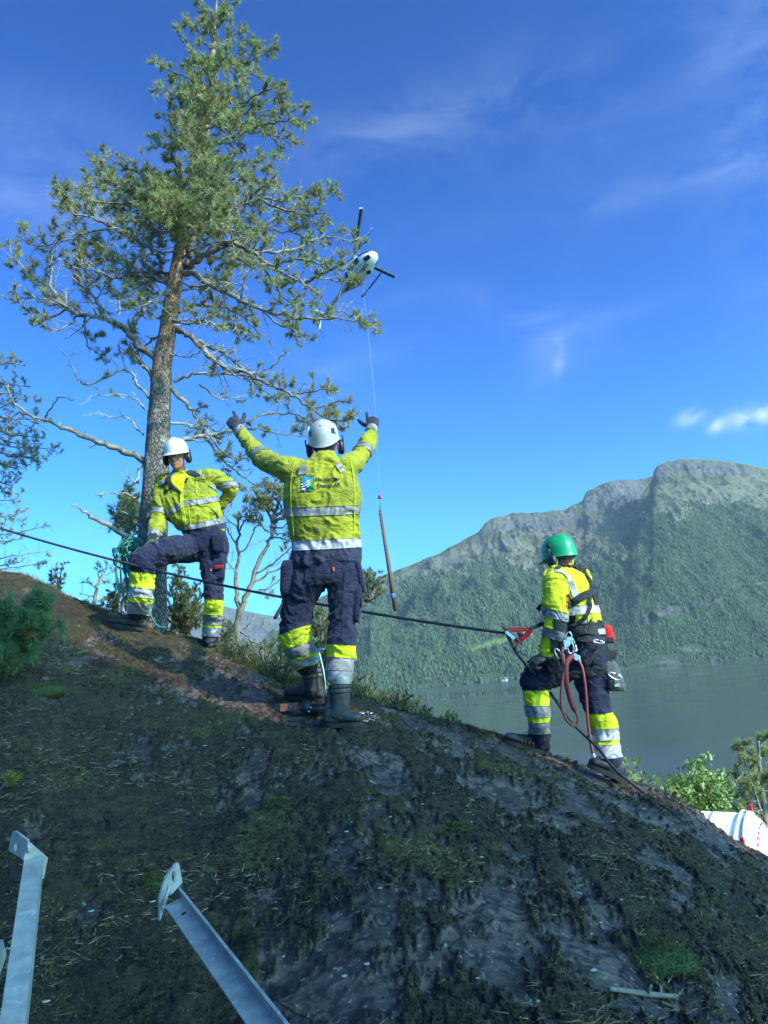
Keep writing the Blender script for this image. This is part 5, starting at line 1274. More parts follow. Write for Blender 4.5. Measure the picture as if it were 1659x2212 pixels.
# collar: a raised tube round the neck
mb = MB(); R = []
for (yy, hw, hd, dz) in ((425, 84, .088, 0), (395, 72, .078, 0), (383, 70, .076, 0), (384, 64, .070, 0), (420, 66, .070, 0)):
    cc = D(*c2(735, yy), Y2 + .025); w_ = hw * .3397 / FPX * Y2
    R.append(np.array([cc + np.array([w_ * math.cos(t), hd * math.sin(t), .012 * math.sin(t)]) for t in np.linspace(0, 2 * math.pi, 32, endpoint=False)]))
mb.rings(R, caps=False); mb.build('collar', MATS['hi_vis_worn'], jk)
# logo and lettering printed on the back
def plane_print(G, name, mat, parent, polys, o_px, w_m, lift, tris=None):
    """polys in metres on a plane upright at o_px, pressed on to the cloth"""
    a = D(*o_px, Y2); X = vnorm(D(o_px[0] + 60, o_px[1] - 3.0, Y2) - a); Z = vnorm(np.cross(X, [0, 1, 0])); Z = Z if Z[2] > 0 else -Z
    V = []; 
    for (x, z_) in polys:
        p = a + X * x + Z * z_; h = G.bvh.ray_cast(Vector(p - np.array([0, 1.0, 0])), Vector((0, 1, 0)))
        q = np.array(h[0]) if h[0] is not None else p
        V.append(q - np.array([0, lift, 0]))
    return mesh_np(name, V, tris, MATS[mat], parent, smooth=False)
def grid_print(G, name, mat, parent, o_px, x0, x1, z0, z1, lift, inside=None, n=14):
    xs = np.linspace(x0, x1, n + 1); zs = np.linspace(z0, z1, n + 1); V = [(x, z_) for z_ in zs for x in xs]; F = []
    for i in range(n):
        for j in range(n):
            if inside is None or inside((xs[j] + xs[j + 1]) / 2, (zs[i] + zs[i + 1]) / 2): F.append((i * (n + 1) + j, i * (n + 1) + j + 1, (i + 1) * (n + 1) + j + 1, (i + 1) * (n + 1) + j))
    return plane_print(G, name, mat, parent, V, o_px, 1, lift, F)
lo = c2(650, 611)
LW, LH = .0395 * 1.02, .052 * 1.0
b0 = grid_print(G, 'logo', 'print_black', jk, lo, -LW - .002, LW + .002, -LH - .002, LH + .002, .0052)
grid_print(G, 'logo_field', 'logo_blue', b0, lo, -LW, LW, -LH, LH, .0060, None, 20)
grid_print(G, 'logo_sky', 'logo_teal', b0, lo, -LW, LW, .3 * LH, LH, .0067, lambda x, z: True, 16)
grid_print(G, 'logo_land', 'logo_green', b0, lo, -LW, LW, -LH, LH, .0074, lambda x, z: x > -.004 - .2 * z and z < .55 * LH + .5 * x, 34)
def arcs(x, z):
    for k in range(3):
        x0_, z0_ = LW, LH * (.95 - .05 * k)
        t = (x + LW) / (2 * LW); cz = (-.72 + .36 * k) * LH + (1.45 - .28 * k) * LH * max(0, t) ** (2.6 - .35 * k)
        if abs(z - cz) < .0042 * (1.15 - t * .8) and t < 1: return True
    return False
grid_print(G, 'logo_arcs', 'label_white', b0, lo, -LW, LW, -LH, LH, .0081, arcs, 60)
grid_print(G, 'logo_sun', 'logo_sand', b0, lo, -LW, LW, -LH, LH, .0077, lambda x, z: ((x - .006) ** 2 + (z - .016) ** 2) < .00016, 50)
def lettering(G, text, px_left, height, parent, slope=0):
    cu = bpy.data.curves.new('lettering', 'FONT'); cu.body = text; cu.size = 1.0; cu.resolution_u = 3; cu.offset = .022
    ob = bpy.data.objects.new('tmp', cu); COL.objects.link(ob); dg = bpy.context.evaluated_depsgraph_get(); me = ob.evaluated_get(dg).to_mesh()
    V = np.array([v.co[:] for v in me.vertices]); F = [list(p.vertices) for p in me.polygons]; ob.evaluated_get(dg).to_mesh_clear(); bpy.data.objects.remove(ob); bpy.data.curves.remove(cu)
    k = height / V[:, 0].max(); P = [(v[0] * k, v[1] * k * 1.02) for v in V]
    o = plane_print(G, 'lettering', 'print_black', parent, P, px_left, 1, .0075, F); return o
lettering(G, 'Hardanger', c2(700, 594), .160, jk); lettering(G, 'Energi AS', c2(709, 634), .152, jk)
# gloves
curlsA = [.15, .95, 1.05, 1.1]; curlsB = [.12, 1.0, 1.15, 1.2]
gl = glove('glove', P2, 'glove_grey', elL, wrL + vnorm(wrL - elL) * .045, j2(120, 115, .50) - j2(188, 225, .42), np.array([-.1, -1, .25]), 1, curlsA, thumb_out=1.2, k=1.28, spread=.03)
gr = glove('glove', P2, 'glove_grey', elR, wrR + vnorm(wrR - elR) * .030, j2(1035, 120, .52) - j2(1040, 215, .45), np.array([.1, -1, .25]), -1, curlsB, thumb_out=1.3, k=1.22, spread=.03)
G2 = None
d = vnorm(wrL - elL)
mbq = MB(); p_ = wrL + d * .012 + np.array([.012, -.045, .004]); mbq.box(p_, vnorm(np.cross(d, [0, 1, 0])) * -.022, np.array([0, .004, 0]), d * .010); mbq.build('cuff_tag', MATS['red_cloth'], gl, smooth=False)
# trousers
G = Garment()
G.rings('hips', [(*[c2(a, 0)[0] for a in (560, 960)], c2(0, 1040)[1], .13, Y2), (*[c2(a, 0)[0] for a in (548, 968)], c2(0, 1100)[1], .145, Y2), (*[c2(a, 0)[0] for a in (535, 975)], c2(0, 1170)[1], .15, Y2), (*[c2(a, 0)[0] for a in (530, 975)], c2(0, 1225)[1], .13, Y2)])
G.chain('leg_left', [j2(635, 1180, 0), j2(580, 1330, .03), j2(560, 1470, .05), j2(568, 1560, .08), j2(600, 1640, .13), j2(626, 1716, yL - .03)], [.132, .108, .100, .096, .090, .082])
G.chain('leg_right', [j2(868, 1180, 0), j2(866, 1320, -.02), j2(852, 1450, -.04), j2(848, 1600, -.05), j2(842, 1740, -.07), j2(830, 1826, yR)], [.128, .112, .092, .092, .086, .068])
G.finish(.0068, 3, {'hips': (.009, 'torso'), 'leg_left': (.012, 'limb'), 'leg_right': (.012, 'limb')}, 13)
tr_ = G.obj('trousers', 'navy_cloth', P2)
def leg_panels(G, parent, lab, a_px, b_px, Y, bands, mat='hi_vis_leg', tape='reflective_tape', tilt=None):
    """a_px top of the yellow panel, b_px its bottom; bands: (position 0..1, half width)"""
    A, B = D(*a_px, Y), D(*b_px, Y); d = vnorm(B - A)
    if tilt is not None: d = vnorm(d + np.array(tilt))
    p = G.patch('hi_vis_panel', mat, parent, [(A, d), (B, -d)], [lab], None, .003)
    for bd in bands:
        c = A + (B - A) * bd[0]; G.patch('reflective_band', bd[2] if len(bd) > 2 else tape, parent, [(c - d * bd[1], d), (c + d * bd[1], -d)], [lab], None, .0065)
leg_panels(G, tr_, 'leg_left', c2(560, 1508), c2(630, 1735), Y2 + .1, [(.56, .036), (.88, .022, 'reflective_tape_bright')], tilt=(.0, 0, 0))
leg_panels(G, tr_, 'leg_right', c2(846, 1600), c2(832, 1850), Y2 - .05, [(.48, .040), (.80, .038)])
G.strap('seam', 'black_cloth', tr_, [c2(870, 1120), c2(860, 1250), c2(855, 1420), c2(850, 1560)], .005, .002); G.strap('seam', 'black_cloth', tr_, [c2(742, 1110), c2(745, 1200), c2(735, 1262)], .005, .002)
mb = MB(); mb.box(D(*c2(798, 1115), Y2 - .155), [.005, 0, 0], [0, .003, 0], [0, 0, .012]); mb.build('tab', MATS['orange_cloth'], tr_, smooth=False)
def pouch(name, parent, mat, c, ax, ay, az, taper=.85):
    mb = MB(); R = []
    for q in np.linspace(-1, 1, 7):
        k = 1 + (taper - 1) * (q + 1) / 2; k2 = k * (1 - .25 * max(0, abs(q) - .8) / .2)
        R.append(np.array([c + az * q + (ax * math.copysign(abs(math.cos(t)) ** .5, math.cos(t)) + ay * math.copysign(abs(math.sin(t)) ** .6, math.sin(t))) * k2 for t in np.linspace(0, 2 * math.pi, 16, endpoint=False)]))
    mb.rings(R); return mb.build(name, MATS[mat], parent)
X_ = np.array([1.0, 0, 0]); Yv = np.array([0, 1.0, 0]); Z_ = np.array([0, 0, 1.0])
hp = pouch('holster_pocket', P2, 'navy_cloth', j2(502, 1175, -.04), X_ * .050, Yv * .07, Z_ * -.115 + X_ * -.018, .72)
mb = MB(); mb.tube([j2(512, 1100, -.05), j2(540, 985, -.05)], [.011, .009], 8); mb.build('tool_handle', MATS['black_plastic'], hp)
pk = pouch('cargo_flap', P2, 'navy_cloth', j2(455, 1370, -.02), X_ * .012, Yv * .05, Z_ * .06 + X_ * .035, .4)
pk = pouch('cargo_pocket', P2, 'navy_cloth', j2(948, 1330, -.03), X_ * .030, Yv * .075, Z_ * -.125 + X_ * -.02, .95)
mb = MB(); mb.box(j2(975, 1325, -.07), X_ * .004, Yv * .03, Z_ * .030); mb.build('buckle', MATS['black_plastic'], pk, smooth=False)
pouch('tool_pocket', P2, 'navy_cloth', j2(968, 1165, -.03), X_ * .022, Yv * .07, Z_ * -.10 + X_ * .01, .9)
# boots
nrm = np.array([0, -.15, 1.0]); 
bR = boot(P2, j2(835, 1990, yR), j2(838, 1850, yR), gR + np.array([-.005, 0, .006]), ground_hit(*c2(985, 2110)) + np.array([0, 0, .008]), nrm, shaft_r=(.060, .066), laces='lace_black')
bL = boot(P2, j2(672, 1880, yL), j2(650, 1725, yL), gL + np.array([0, 0, .006]), ground_hit(*c2(490, 1935)) + np.array([0, 0, .008]), nrm, shaft_r=(.060, .068), laces='lace_black')
def cuff_ring(parent, name, mat, c, ax, r, h, bulge=.006):
    ax = vnorm(ax); a = vnorm(np.cross(ax, [0, 1, 0])); b = np.cross(ax, a); mb = MB(); R = []
    for q in (-1, -.6, 0, .6, 1): R.append(np.array([c + ax * q * h + (a * math.cos(t) + b * math.sin(t)) * (r + bulge * (1 - q * q)) for t in np.linspace(0, 2 * math.pi, 22, endpoint=False)]))
    mb.rings(R); return mb.build(name, MATS[mat], parent)
for k in range(3): cuff_ring(bL, 'padded_collar', 'boot_brown_top', j2(652 + 4 * k, 1738 + 30 * k, yL), [0.05, 0, -1], .070, .014)
for k in range(2): cuff_ring(bR, 'padded_collar', 'boot_leather', j2(836, 1862 + 30 * k, yR), [0, 0, -1], .066, .014)
# helmet
f_ = np.array([.05, 1, .33]); hcen = hc + np.array([0, .0, .028])
ho, fr, hp_ = helmet(P2, hcen, f_, 0.03, 'climb', 'helmet_grey', sx=.107, sy=.135, h=.118)
def shell_patch(name, mat, parent, P, ts, es, g=.012):
    mb = MB(); V = [P(t, e, g) for e in es for t in ts]; nt_ = len(ts); F = [(i * nt_ + j, i * nt_ + j + 1, (i + 1) * nt_ + j + 1, (i + 1) * nt_ + j) for i in range(len(es) - 1) for j in range(nt_ - 1)]
    mb.add(V, F); return mb.build(name, MATS[mat], parent)
hb = -math.pi / 2
shell_patch('vent', 'black_plastic', ho, hp_, np.linspace(hb - .07, hb + .07, 4), np.linspace(.62, .70, 3), .006)
for sg in (-1, 1):
    shell_patch('vent', 'black_plastic', ho, hp_, np.linspace(hb + sg * .72, hb + sg * 1.08, 5), np.linspace(.10, .42, 5), .010)
    mb = MB(); mb.tube([hp_(hb + sg * (1.0 + .1 * k), .1 + .2 * k, .02) for k in range(4)], [.009] * 4, 6); mb.build('clip', MATS['label_white'], ho)
em = ear_muffs(P2, (fr[0], fr[1], fr[2], hcen), z=-.085, y=.0, cush='red_plastic', gap=.112, size=(.02, .040, .052))
mb = MB(); mb.ell(hc - Z_ * .03 - Yv * .012, X_ * .084, Yv * .1, Z_ * .075, 20, 12); mb.build('balaclava', MATS['knit_black'], P2)

# ------------------------------------------------------------------ left worker, facing us with one foot up the slope
Y1 = 6.85; c1 = cmap(192, 905.2, .24797)
def j1(x, y, dy=0.0): return D(*c1(x, y), Y1 + dy)
gA_ = ground_hit(*c1(495, 1848)); gAt = ground_hit(*c1(150, 1800)); gB_ = ground_hit(*c1(1070, 1985)); 
gAt = D(*c1(150, 1800), gA_[1] - .10)
yA, yB = gA_[1] - Y1, gB_[1] - Y1
print('P1 feet', gA_, gAt, gB_)
P1 = empty('person', (gA_ + gB_) / 2, 'worker facing us, looking down, hand on raised knee, in front of the pine trunk', 'person', 'line workers in high visibility clothing')
h1 = j1(766, 330, -.10); f1 = np.array([-.10, -1, -.28])
s1L, e1L, w1L = j1(640, 565, .0), j1(612, 830, -.06), j1(562, 1035, -.18)
s1R, e1R, w1R = j1(1065, 510, .0), j1(1235, 600, .10), j1(1165, 745, .18)
lgA = [j1(930, 1110, 0), j1(700, 1160, -.20), j1(500, 1215, -.34), j1(470, 1400, -.30), j1(455, 1560, -.26), j1(435, 1690, yA + .0)]
lgB = [j1(1085, 1130, 0), j1(1080, 1300, -.02), j1(1085, 1450, -.05), j1(1085, 1600, -.05), j1(1082, 1760, yB), j1(1068, 1885, yB)]
body_mesh(P1, h1, f1, j1(790, 480, .0), [([s1L, e1L, w1L], [.045, .038, .028]), ([s1R, e1R, w1R], [.045, .038, .028]), (lgA, [.07, .07, .06, .05, .045, .04]), (lgB, [.07, .065, .05, .05, .045, .04])],
          ([j1(790, 480, .0), j1(830, 600, 0), j1(900, 800, 0), j1(1000, 1080, 0)], [.06, .12, .13, .11]))
r_, ff, uu = frame_px(h1, f1)
for sg in (-1, 1):
    mb = MB(); mb.ell(h1 + r_ * sg * .030 + ff * .076 + uu * .010, r_ * .012, ff * .010, uu * .007, 12, 8); mb.build('eye', MATS['eye_white'], P1)
    mb = MB(); mb.tube([h1 + r_ * sg * .014 + ff * .090 + uu * .030, h1 + r_ * sg * .032 + ff * .088 + uu * .035, h1 + r_ * sg * .048 + ff * .078 + uu * .030], [.003, .0042, .002], 6); mb.build('eyebrow', MATS['hair_grey'], P1)
G = Garment()
TR = [(722, 850, 455, .06, -.0), (700, 930, 478, .085, 0), (650, 1020, 505, .105, 0), (612, 1085, 550, .125, 0), (592, 1110, 630, .14, 0), (605, 1125, 720, .15, 0), (655, 1150, 810, .155, 0), (715, 1168, 880, .155, 0), (775, 1178, 930, .15, 0), (838, 1190, 985, .15, 0), (862, 1190, 1005, .14, 0)]
G.rings('torso', [(c1(a, 0)[0], c1(b, 0)[0], c1(0, y)[1], hd, Y1 + dy) for (a, b, y, hd, dy) in TR])
G.chain('arm_left', [j1(690, 560, 0), s1L, j1(622, 700, -.03), e1L, j1(590, 940, -.12), w1L], [.10, .078, .072, .075, .070, .056])
G.chain('arm_right', [j1(980, 540, 0), s1R, j1(1160, 545, .05), e1R, j1(1215, 660, .15), w1R], [.10, .082, .074, .070, .062, .056])
G.finish(.0068, 3, {'torso': (.014, 'torso'), 'arm_left': (.012, 'limb'), 'arm_right': (.010, 'limb')}, 23)
jk1 = G.obj('jacket', 'hi_vis_worn', P1); JG1 = G
G.band('reflective_band', 'reflective_tape', jk1, c1(690, 822), c1(815, 742), .024, ['torso'], .0045, Y1, keep=lambda V: proj(V)[0] < c1(815, 0)[0] + 2)
G.band('reflective_band', 'reflective_tape', jk1, c1(815, 742), c1(1160, 685), .024, ['torso'], .0045, Y1, keep=lambda V: proj(V)[0] > c1(812, 0)[0])
G.band('reflective_band', 'reflective_tape', jk1, c1(780, 958), c1(1170, 880), .026, ['torso'], .0045, Y1)
G.band('hem_panel', 'navy_hem', jk1, c1(800, 1005), c1(1190, 925), .024, ['torso'], .003, Y1)
for lab, p, d in (('arm_left', j1(610, 835, -.06), w1L - e1L), ('arm_left', w1L - vnorm(w1L - e1L) * .03, w1L - e1L), ('arm_right', j1(1235, 590, .10), np.array([.25, 0, -1.0]))):
    d = vnorm(d); G.patch('reflective_band', 'reflective_tape', jk1, [(p - d * .028, d), (p + d * .028, -d)], [lab], None, .0045)
# open collar over a bright shirt
def tri_patch(G, name, mat, parent, poly, lift=.006, n=12):
    """cloth panel with a picture outline pressed on the garment (triangle fan subdivided)"""
    poly = np.array(poly, float); c = poly.mean(0); V = []; F = []; m = len(poly); rows = 5; per = 4; ring = []
    out = []
    for i in range(m):
        for k in range(per): out.append(poly[i] + (poly[(i + 1) % m] - poly[i]) * k / per)
    out = np.array(out); K = len(out); P3_ = []
    for q in range(rows + 1):
        s_ = 1 - q / rows
        for o_ in out: P3_.append(c + (o_ - c) * max(s_, .02))
    V = [G.hitpx(p[0], p[1], lift)[0] for p in P3_]
    for q in range(rows):
        for j in range(K): F.append((q * K + j, q * K + (j + 1) % K, (q + 1) * K + (j + 1) % K, (q + 1) * K + j))
    base = len(V)
    V += [G.hitpx(p[0], p[1], 0)[0] for p in out]
    for j in range(K): F.append((base + j, base + (j + 1) % K, (j + 1) % K, j))
    return mesh_np(name, V, F, MATS[mat], parent, smooth=True)
tri_patch(G, 'shirt_front', 'shirt_yellow', P1, [c1(x, y) for x, y in ((724, 500), (790, 492), (852, 478), (868, 500), (835, 560), (808, 640), (750, 590), (712, 545))], .008)
tri_patch(G, 'collar', 'navy_hem', jk1, [c1(x, y) for x, y in ((730, 480), (722, 510), (706, 545), (642, 592), (640, 575), (675, 525), (705, 490))], .016)
tri_patch(G, 'collar', 'navy_hem', jk1, [c1(x, y) for x, y in ((850, 462), (880, 455), (935, 462), (975, 492), (930, 508), (900, 495), (866, 490))], .016)
tri_patch(G, 'lapel', 'navy_hem', jk1, [c1(x, y) for x, y in ((700, 548), (740, 580), (800, 640), (806, 652), (760, 622), (690, 560))], .014)
tri_patch(G, 'shoulder_patch', 'reflective_tape', jk1, [c1(x, y) for x, y in ((950, 475), (1000, 482), (1000, 508), (985, 515), (965, 490))], .012)
tri_patch(G, 'shoulder_patch', 'reflective_tape', jk1, [c1(x, y) for x, y in ((610, 545), (650, 530), (660, 548), (632, 585), (620, 580))], .010)
G.strap('pocket_seam', 'hi_vis_leg', jk1, [c1(940, 515), c1(940, 580), c1(942, 660), c1(1005, 665)], .008, .004); G.strap('pocket_flap', 'hi_vis_worn', jk1, [c1(940, 520), c1(980, 522), c1(1018, 530)], .035, .006)
G.strap('pocket_flap', 'black_cloth', jk1, [c1(655, 640), c1(690, 620), c1(722, 600)], .018, .006); G.strap('zip_placket', 'hi_vis_leg', jk1, [c1(812, 650), c1(812, 740), c1(830, 850), c1(850, 960)], .030, .005)
G.strap('pocket_flap', 'black_cloth', jk1, [c1(948, 520), c1(980, 524), c1(1008, 532)], .008, .009); G.strap('seam', 'hi_vis_leg', jk1, [c1(870, 750), c1(880, 850), c1(885, 930)], .006, .003)
G.strap('pen_tab', 'black_cloth', jk1, [c1(838, 552), c1(850, 535), c1(862, 515)], .022, .010); G.strap('side_pocket', 'black_cloth', jk1, [c1(1060, 785), c1(1105, 820), c1(1130, 860)], .010, .004)
glove('glove', P1, 'glove_brown', e1L, j1(552, 1062, -.24), j1(455, 1150, -.48) - j1(540, 1080, -.30), np.array([-.35, -.45, .85]), -1, [.28, .30, .32, .35], thumb_out=.9, k=1.15, spread=.04)
glove('glove', P1, 'glove_brown', e1R, j1(1130, 775, .20), np.array([-.5, .1, -.7]), np.array([.2, 1, .1]), 1, [.3] * 4, k=1.0)
G = Garment()
G.rings('hips', [(c1(a, 0)[0], c1(b, 0)[0], c1(0, y)[1], hd, Y1) for (a, b, y, hd) in ((850, 1180, 960, .13), (835, 1195, 1030, .145), (850, 1205, 1110, .145), (870, 1205, 1170, .13))])
G.chain('leg_left', [j1(925, 1120, 0), j1(700, 1145, -.20), j1(490, 1215, -.34), j1(472, 1310, -.33), j1(470, 1400, -.30), j1(452, 1560, -.26), j1(432, 1685, yA)], [.135, .122, .108, .106, .103, .098, .090])
G.chain('leg_right', [j1(1075, 1130, 0), j1(1075, 1280, -.02), j1(1085, 1440, -.05), j1(1087, 1600, -.05), j1(1080, 1760, yB), j1(1066, 1875, yB)], [.132, .115, .086, .086, .086, .076])
G.finish(.0068, 3, {'hips': (.009, 'torso'), 'leg_left': (.013, 'limb'), 'leg_right': (.012, 'limb')}, 33)
tr1 = G.obj('trousers', 'navy_cloth', P1)
leg_panels(G, tr1, 'leg_left', c1(480, 1352), c1(430, 1695), Y1 - .28, [(.49, .040, 'reflective_tape_bright'), (.87, .044, 'reflective_tape_bright')], mat='hi_vis_clean_lit')
leg_panels(G, tr1, 'leg_right', c1(1090, 1578), c1(1066, 1890), Y1 - .05, [(.55, .042), (.88, .040)], mat='hi_vis_clean_lit')
G.strap('seam', 'black_cloth', tr1, [c1(560, 1190), c1(620, 1200), c1(600, 1260), c1(590, 1330)], .005, .003)
q = pouch('holster_pocket', P1, 'navy_cloth', j1(1130, 1080, -.15), X_ * .066, Yv * .025, Z_ * -.085, .8); G.strap('pocket_label', 'black_cloth', P1, [c1(1098, 1075), c1(1150, 1078), c1(1195, 1080)], .036, .006, lift=.035)
q = pouch('cargo_pocket', P1, 'navy_cloth', j1(1135, 1310, -.10), X_ * .052, Yv * .022, Z_ * -.095, .95)
m_ = MB(); m_.box(j1(1138, 1285, -.145), X_ * .036, Yv * .003, Z_ * .014 + X_ * .002); tg = m_.build('brand_tag', MATS['red_cloth'], q, smooth=False)
m_ = MB()
for k in range(5): m_.box(j1(1112 + 13 * k, 1286, -.149), X_ * .0022, Yv * .001, Z_ * (.006 + .002 * (k % 2))); 
m_.build('tag_print', MATS['print_black'], q, smooth=False)
m_ = MB(); m_.box(j1(1065, 1312, -.125), X_ * .006, Yv * .002, Z_ * .011); m_.build('tab', MATS['orange_cloth'], tr1, smooth=False)
nr1 = np.array([-.1, -.15, 1.0])
boot(P1, gA_ + np.array([-.02, 0, .125]), j1(432, 1712, yA), gA_ + np.array([.0, 0, .006]), gAt + np.array([0, .0, .010]), nr1, shaft_r=(.058, .062), laces='lace_black', w=.052)
boot(P1, gB_ + np.array([.0, .05, .12]), j1(1066, 1880, yB), gB_ + np.array([0, .16, .02]), gB_ + np.array([.01, -.12, .004]), nr1, mat='boot_black', shaft_r=(.056, .062), laces='lace_black', w=.052)
ho, fr1, hpp = helmet(P1, h1 + uu * .056 - ff * .005, f1, -.03, 'cap', 'helmet_white', sx=.108, sy=.134, h=.118)
ear_muffs(P1, (r_, ff, uu, h1 + uu * .04), z=-.062, y=-.005, gap=.112, size=(.02, .038, .05))

# ------------------------------------------------------------------ right worker in harness, seen from behind on the rope
Y3 = 5.25; c3 = cmap(1042.3, 1124.6, .26544)
def j3(x, y, dy=0.0): return D(*c3(x, y), Y3 + dy)
g3f, g3ft = ground_hit(*c3(540, 1925)), ground_hit(*c3(170, 1838))
g3r, g3rt = ground_hit(*c3(1140, 2138)), ground_hit(*c3(860, 2040))
print('P3 feet', g3f, g3ft, g3r, g3rt)
g3f = D(*c3(540, 1905), Y3 + .02) if g3f is None else g3f; g3ft = D(*c3(170, 1830), Y3 + .06) if g3ft is None else g3ft
g3r = D(*c3(1140, 2120), Y3 - .05) if g3r is None else g3r; g3rt = D(*c3(860, 2030), Y3 - .05) if g3rt is None else g3rt
g3ft = D(*c3(168, 1822), g3f[1] - .03); g3rt = D(*c3(862, 2035), g3r[1] - .04)
P3 = empty('person', (g3f + g3r) / 2, 'worker with green helmet and climbing harness standing on the rock edge above the water', 'person', 'line workers in high visibility clothing')
f3 = vnorm(np.array([-.62, .78, -.05])); h3 = j3(628, 300, .0)
s3L, e3L, w3L = j3(590, 480, -.10), j3(588, 820, -.16), j3(530, 1060, -.14)
s3R, e3R, w3R = j3(800, 480, .14), j3(720, 760, .30), j3(600, 960, .36)
lgF = [j3(790, 1110, .0), j3(600, 1200, .03), j3(432, 1290, .05), j3(440, 1420, .05), j3(456, 1700, .03), j3(462, 1790, g3f[1] - Y3)]
lgR = [j3(890, 1130, 0), j3(895, 1350, -.01), j3(950, 1550, -.02), j3(1010, 1750, -.03), j3(1040, 1960, g3r[1] - Y3)]
body_mesh(P3, h3, f3, j3(665, 400, .02), [([s3L, e3L, w3L], [.045, .038, .028]), ([s3R, e3R, w3R], [.045, .038, .028]), (lgF, [.07, .07, .06, .05, .04, .04]), (lgR, [.07, .065, .05, .045, .04])],
          ([j3(665, 400, .02), j3(700, 500, 0), j3(770, 700, 0), j3(830, 1080, 0)], [.05, .11, .12, .11]))
mb = MB(); rr3, ff3, uu3 = frame_px(h3, f3); mb.ell(h3 + uu3 * .010 - ff3 * .020, rr3 * .0795, ff3 * .092, uu3 * .065, 24, 14)
V, F = remesh(mb, .005, 1); V = V + vnormals(V, F) * (.002 * fbm(V * 120, 2, 3))[:, None]; mesh_np('hair', V, F, MATS['hair_grey'], P3)
G = Garment()
TR3 = [(612, 722, 392, .06, .02), (592, 768, 418, .085, .02), (560, 812, 445, .105, .01), (545, 850, 500, .125, 0), (548, 880, 570, .14, 0), (570, 908, 650, .15, 0), (605, 930, 730, .15, 0), (640, 945, 810, .15, 0), (660, 948, 850, .15, 0)]
G.rings('torso', [(c3(a, 0)[0], c3(b, 0)[0], c3(0, y)[1], hd, Y3 + dy) for (a, b, y, hd, dy) in TR3])
G.chain('arm_left', [j3(650, 480, -.03), s3L, j3(592, 640, -.14), e3L, j3(576, 940, -.16), w3L], [.09, .085, .083, .076, .070, .052])
G.chain('arm_right', [j3(780, 480, .1), s3R, e3R, w3R], [.08, .075, .065, .05])
G.finish(.0064, 3, {'torso': (.010, 'torso'), 'arm_left': (.011, 'limb'), 'arm_right': (.01, 'limb')}, 43)
jk3 = G.obj('jacket', 'hi_vis_clean_lit', P3); JG3 = G
G.patch('lower_panel', 'black_cloth', jk3, [(D(*c3(720, 765), Y3), -up)], ['torso'], lambda V: proj(V)[0] < c3(762, 0)[0], .003)
G.band('reflective_band', 'reflective_tape_bright', jk3, c3(690, 738), c3(935, 712), .030, ['torso'], .0045, Y3)
G.band('reflective_band', 'reflective_tape_bright', jk3, c3(680, 880), c3(840, 822), .016, ['torso'], .0055, Y3, keep=lambda V: proj(V)[0] < c3(860, 0)[0])
G.strap('reflective_band', 'reflective_tape_bright', jk3, [c3(592, 408), c3(660, 430), c3(715, 500), c3(745, 580), c3(772, 640)], .042, .003, lift=.004)
G.strap('side_panel', 'orange_cloth', jk3, [c3(688, 600), c3(686, 650), c3(682, 700)], .018, .003)
d = vnorm(w3L - e3L)
def armband(p, hw, mat, name, off=.0045, keep=None): G.patch(name, mat, jk3, [(p - d * hw, d), (p + d * hw, -d)], ['arm_left'], keep, off)
sx = lambda V: proj(V)[0]
armband(j3(588, 765, -.15), .028, 'reflective_tape', 'reflective_band'); armband(j3(576, 925, -.16), .030, 'reflective_tape', 'reflective_band')
armband(j3(582, 845, -.16), .046, 'black_cloth', 'sleeve_panel', .003, lambda V: sx(V) > c3(572, 0)[0]); armband(j3(560, 1010, -.15), .050, 'black_cloth', 'sleeve_panel', .003, lambda V: sx(V) > c3(548, 0)[0])
glove('glove', P3, 'glove_brown', e3L, w3L + vnorm(w3L - e3L) * .03, np.array([-1, .1, -.35]), np.array([-.3, -.55, .8]), 1, [.9, .95, 1.0, 1.05], thumb_out=.4, k=1.12)
glove('glove', P3, 'glove_brown', e3R, w3R + vnorm(w3R - e3R) * .03, np.array([-1, .1, -.2]), np.array([0, .5, .8]), -1, [.9] * 4, thumb_out=.4)
G = Garment()
G.rings('hips', [(c3(a, 0)[0], c3(b, 0)[0], c3(0, y)[1], hd, Y3) for (a, b, y, hd) in ((665, 945, 850, .135), (668, 960, 920, .14), (665, 990, 1000, .15), (670, 1000, 1090, .15), (700, 1000, 1170, .14))])
G.chain('leg_front', [j3(790, 1120, 0), j3(600, 1190, .03), j3(435, 1290, .05), j3(432, 1380, .05), j3(440, 1480, .05), j3(456, 1680, .03), j3(462, 1785, g3f[1] - Y3)], [.135, .118, .104, .086, .080, .068, .070])
G.chain('leg_rear', [j3(880, 1150, 0), j3(890, 1320, -.01), j3(925, 1500, -.02), j3(980, 1640, -.02), j3(1015, 1780, -.03), j3(1038, 1950, g3r[1] - Y3)], [.132, .108, .092, .086, .080, .076])
G.finish(.0066, 3, {'hips': (.009, 'torso'), 'leg_front': (.011, 'limb'), 'leg_rear': (.010, 'limb')}, 53)
tr3 = G.obj('trousers', 'navy_cloth', P3); TG3 = G
leg_panels(G, tr3, 'leg_front', c3(436, 1380), c3(458, 1735), Y3 + .05, [(.48, .036), (.86, .036)])
leg_panels(G, tr3, 'leg_rear', c3(965, 1565), c3(1035, 1905), Y3 - .03, [(.50, .036, 'reflective_tape_bright'), (.87, .038, 'reflective_tape_bright')], mat='hi_vis_clean_lit', tilt=(-.08, 0, 0))  # brighter yellow and tape than the front leg: sunlight put into the colour
nr3 = np.array([.12, -.1, 1.0])
b1 = boot(P3, g3f + np.array([-.07, 0, .095]), j3(462, 1800, g3f[1] - Y3), g3f + np.array([-.005, 0, .018]), g3ft + np.array([0, 0, .024]), nr3, mat='boot_black', shaft_r=(.056, .058), laces='lace_black', high=.078)
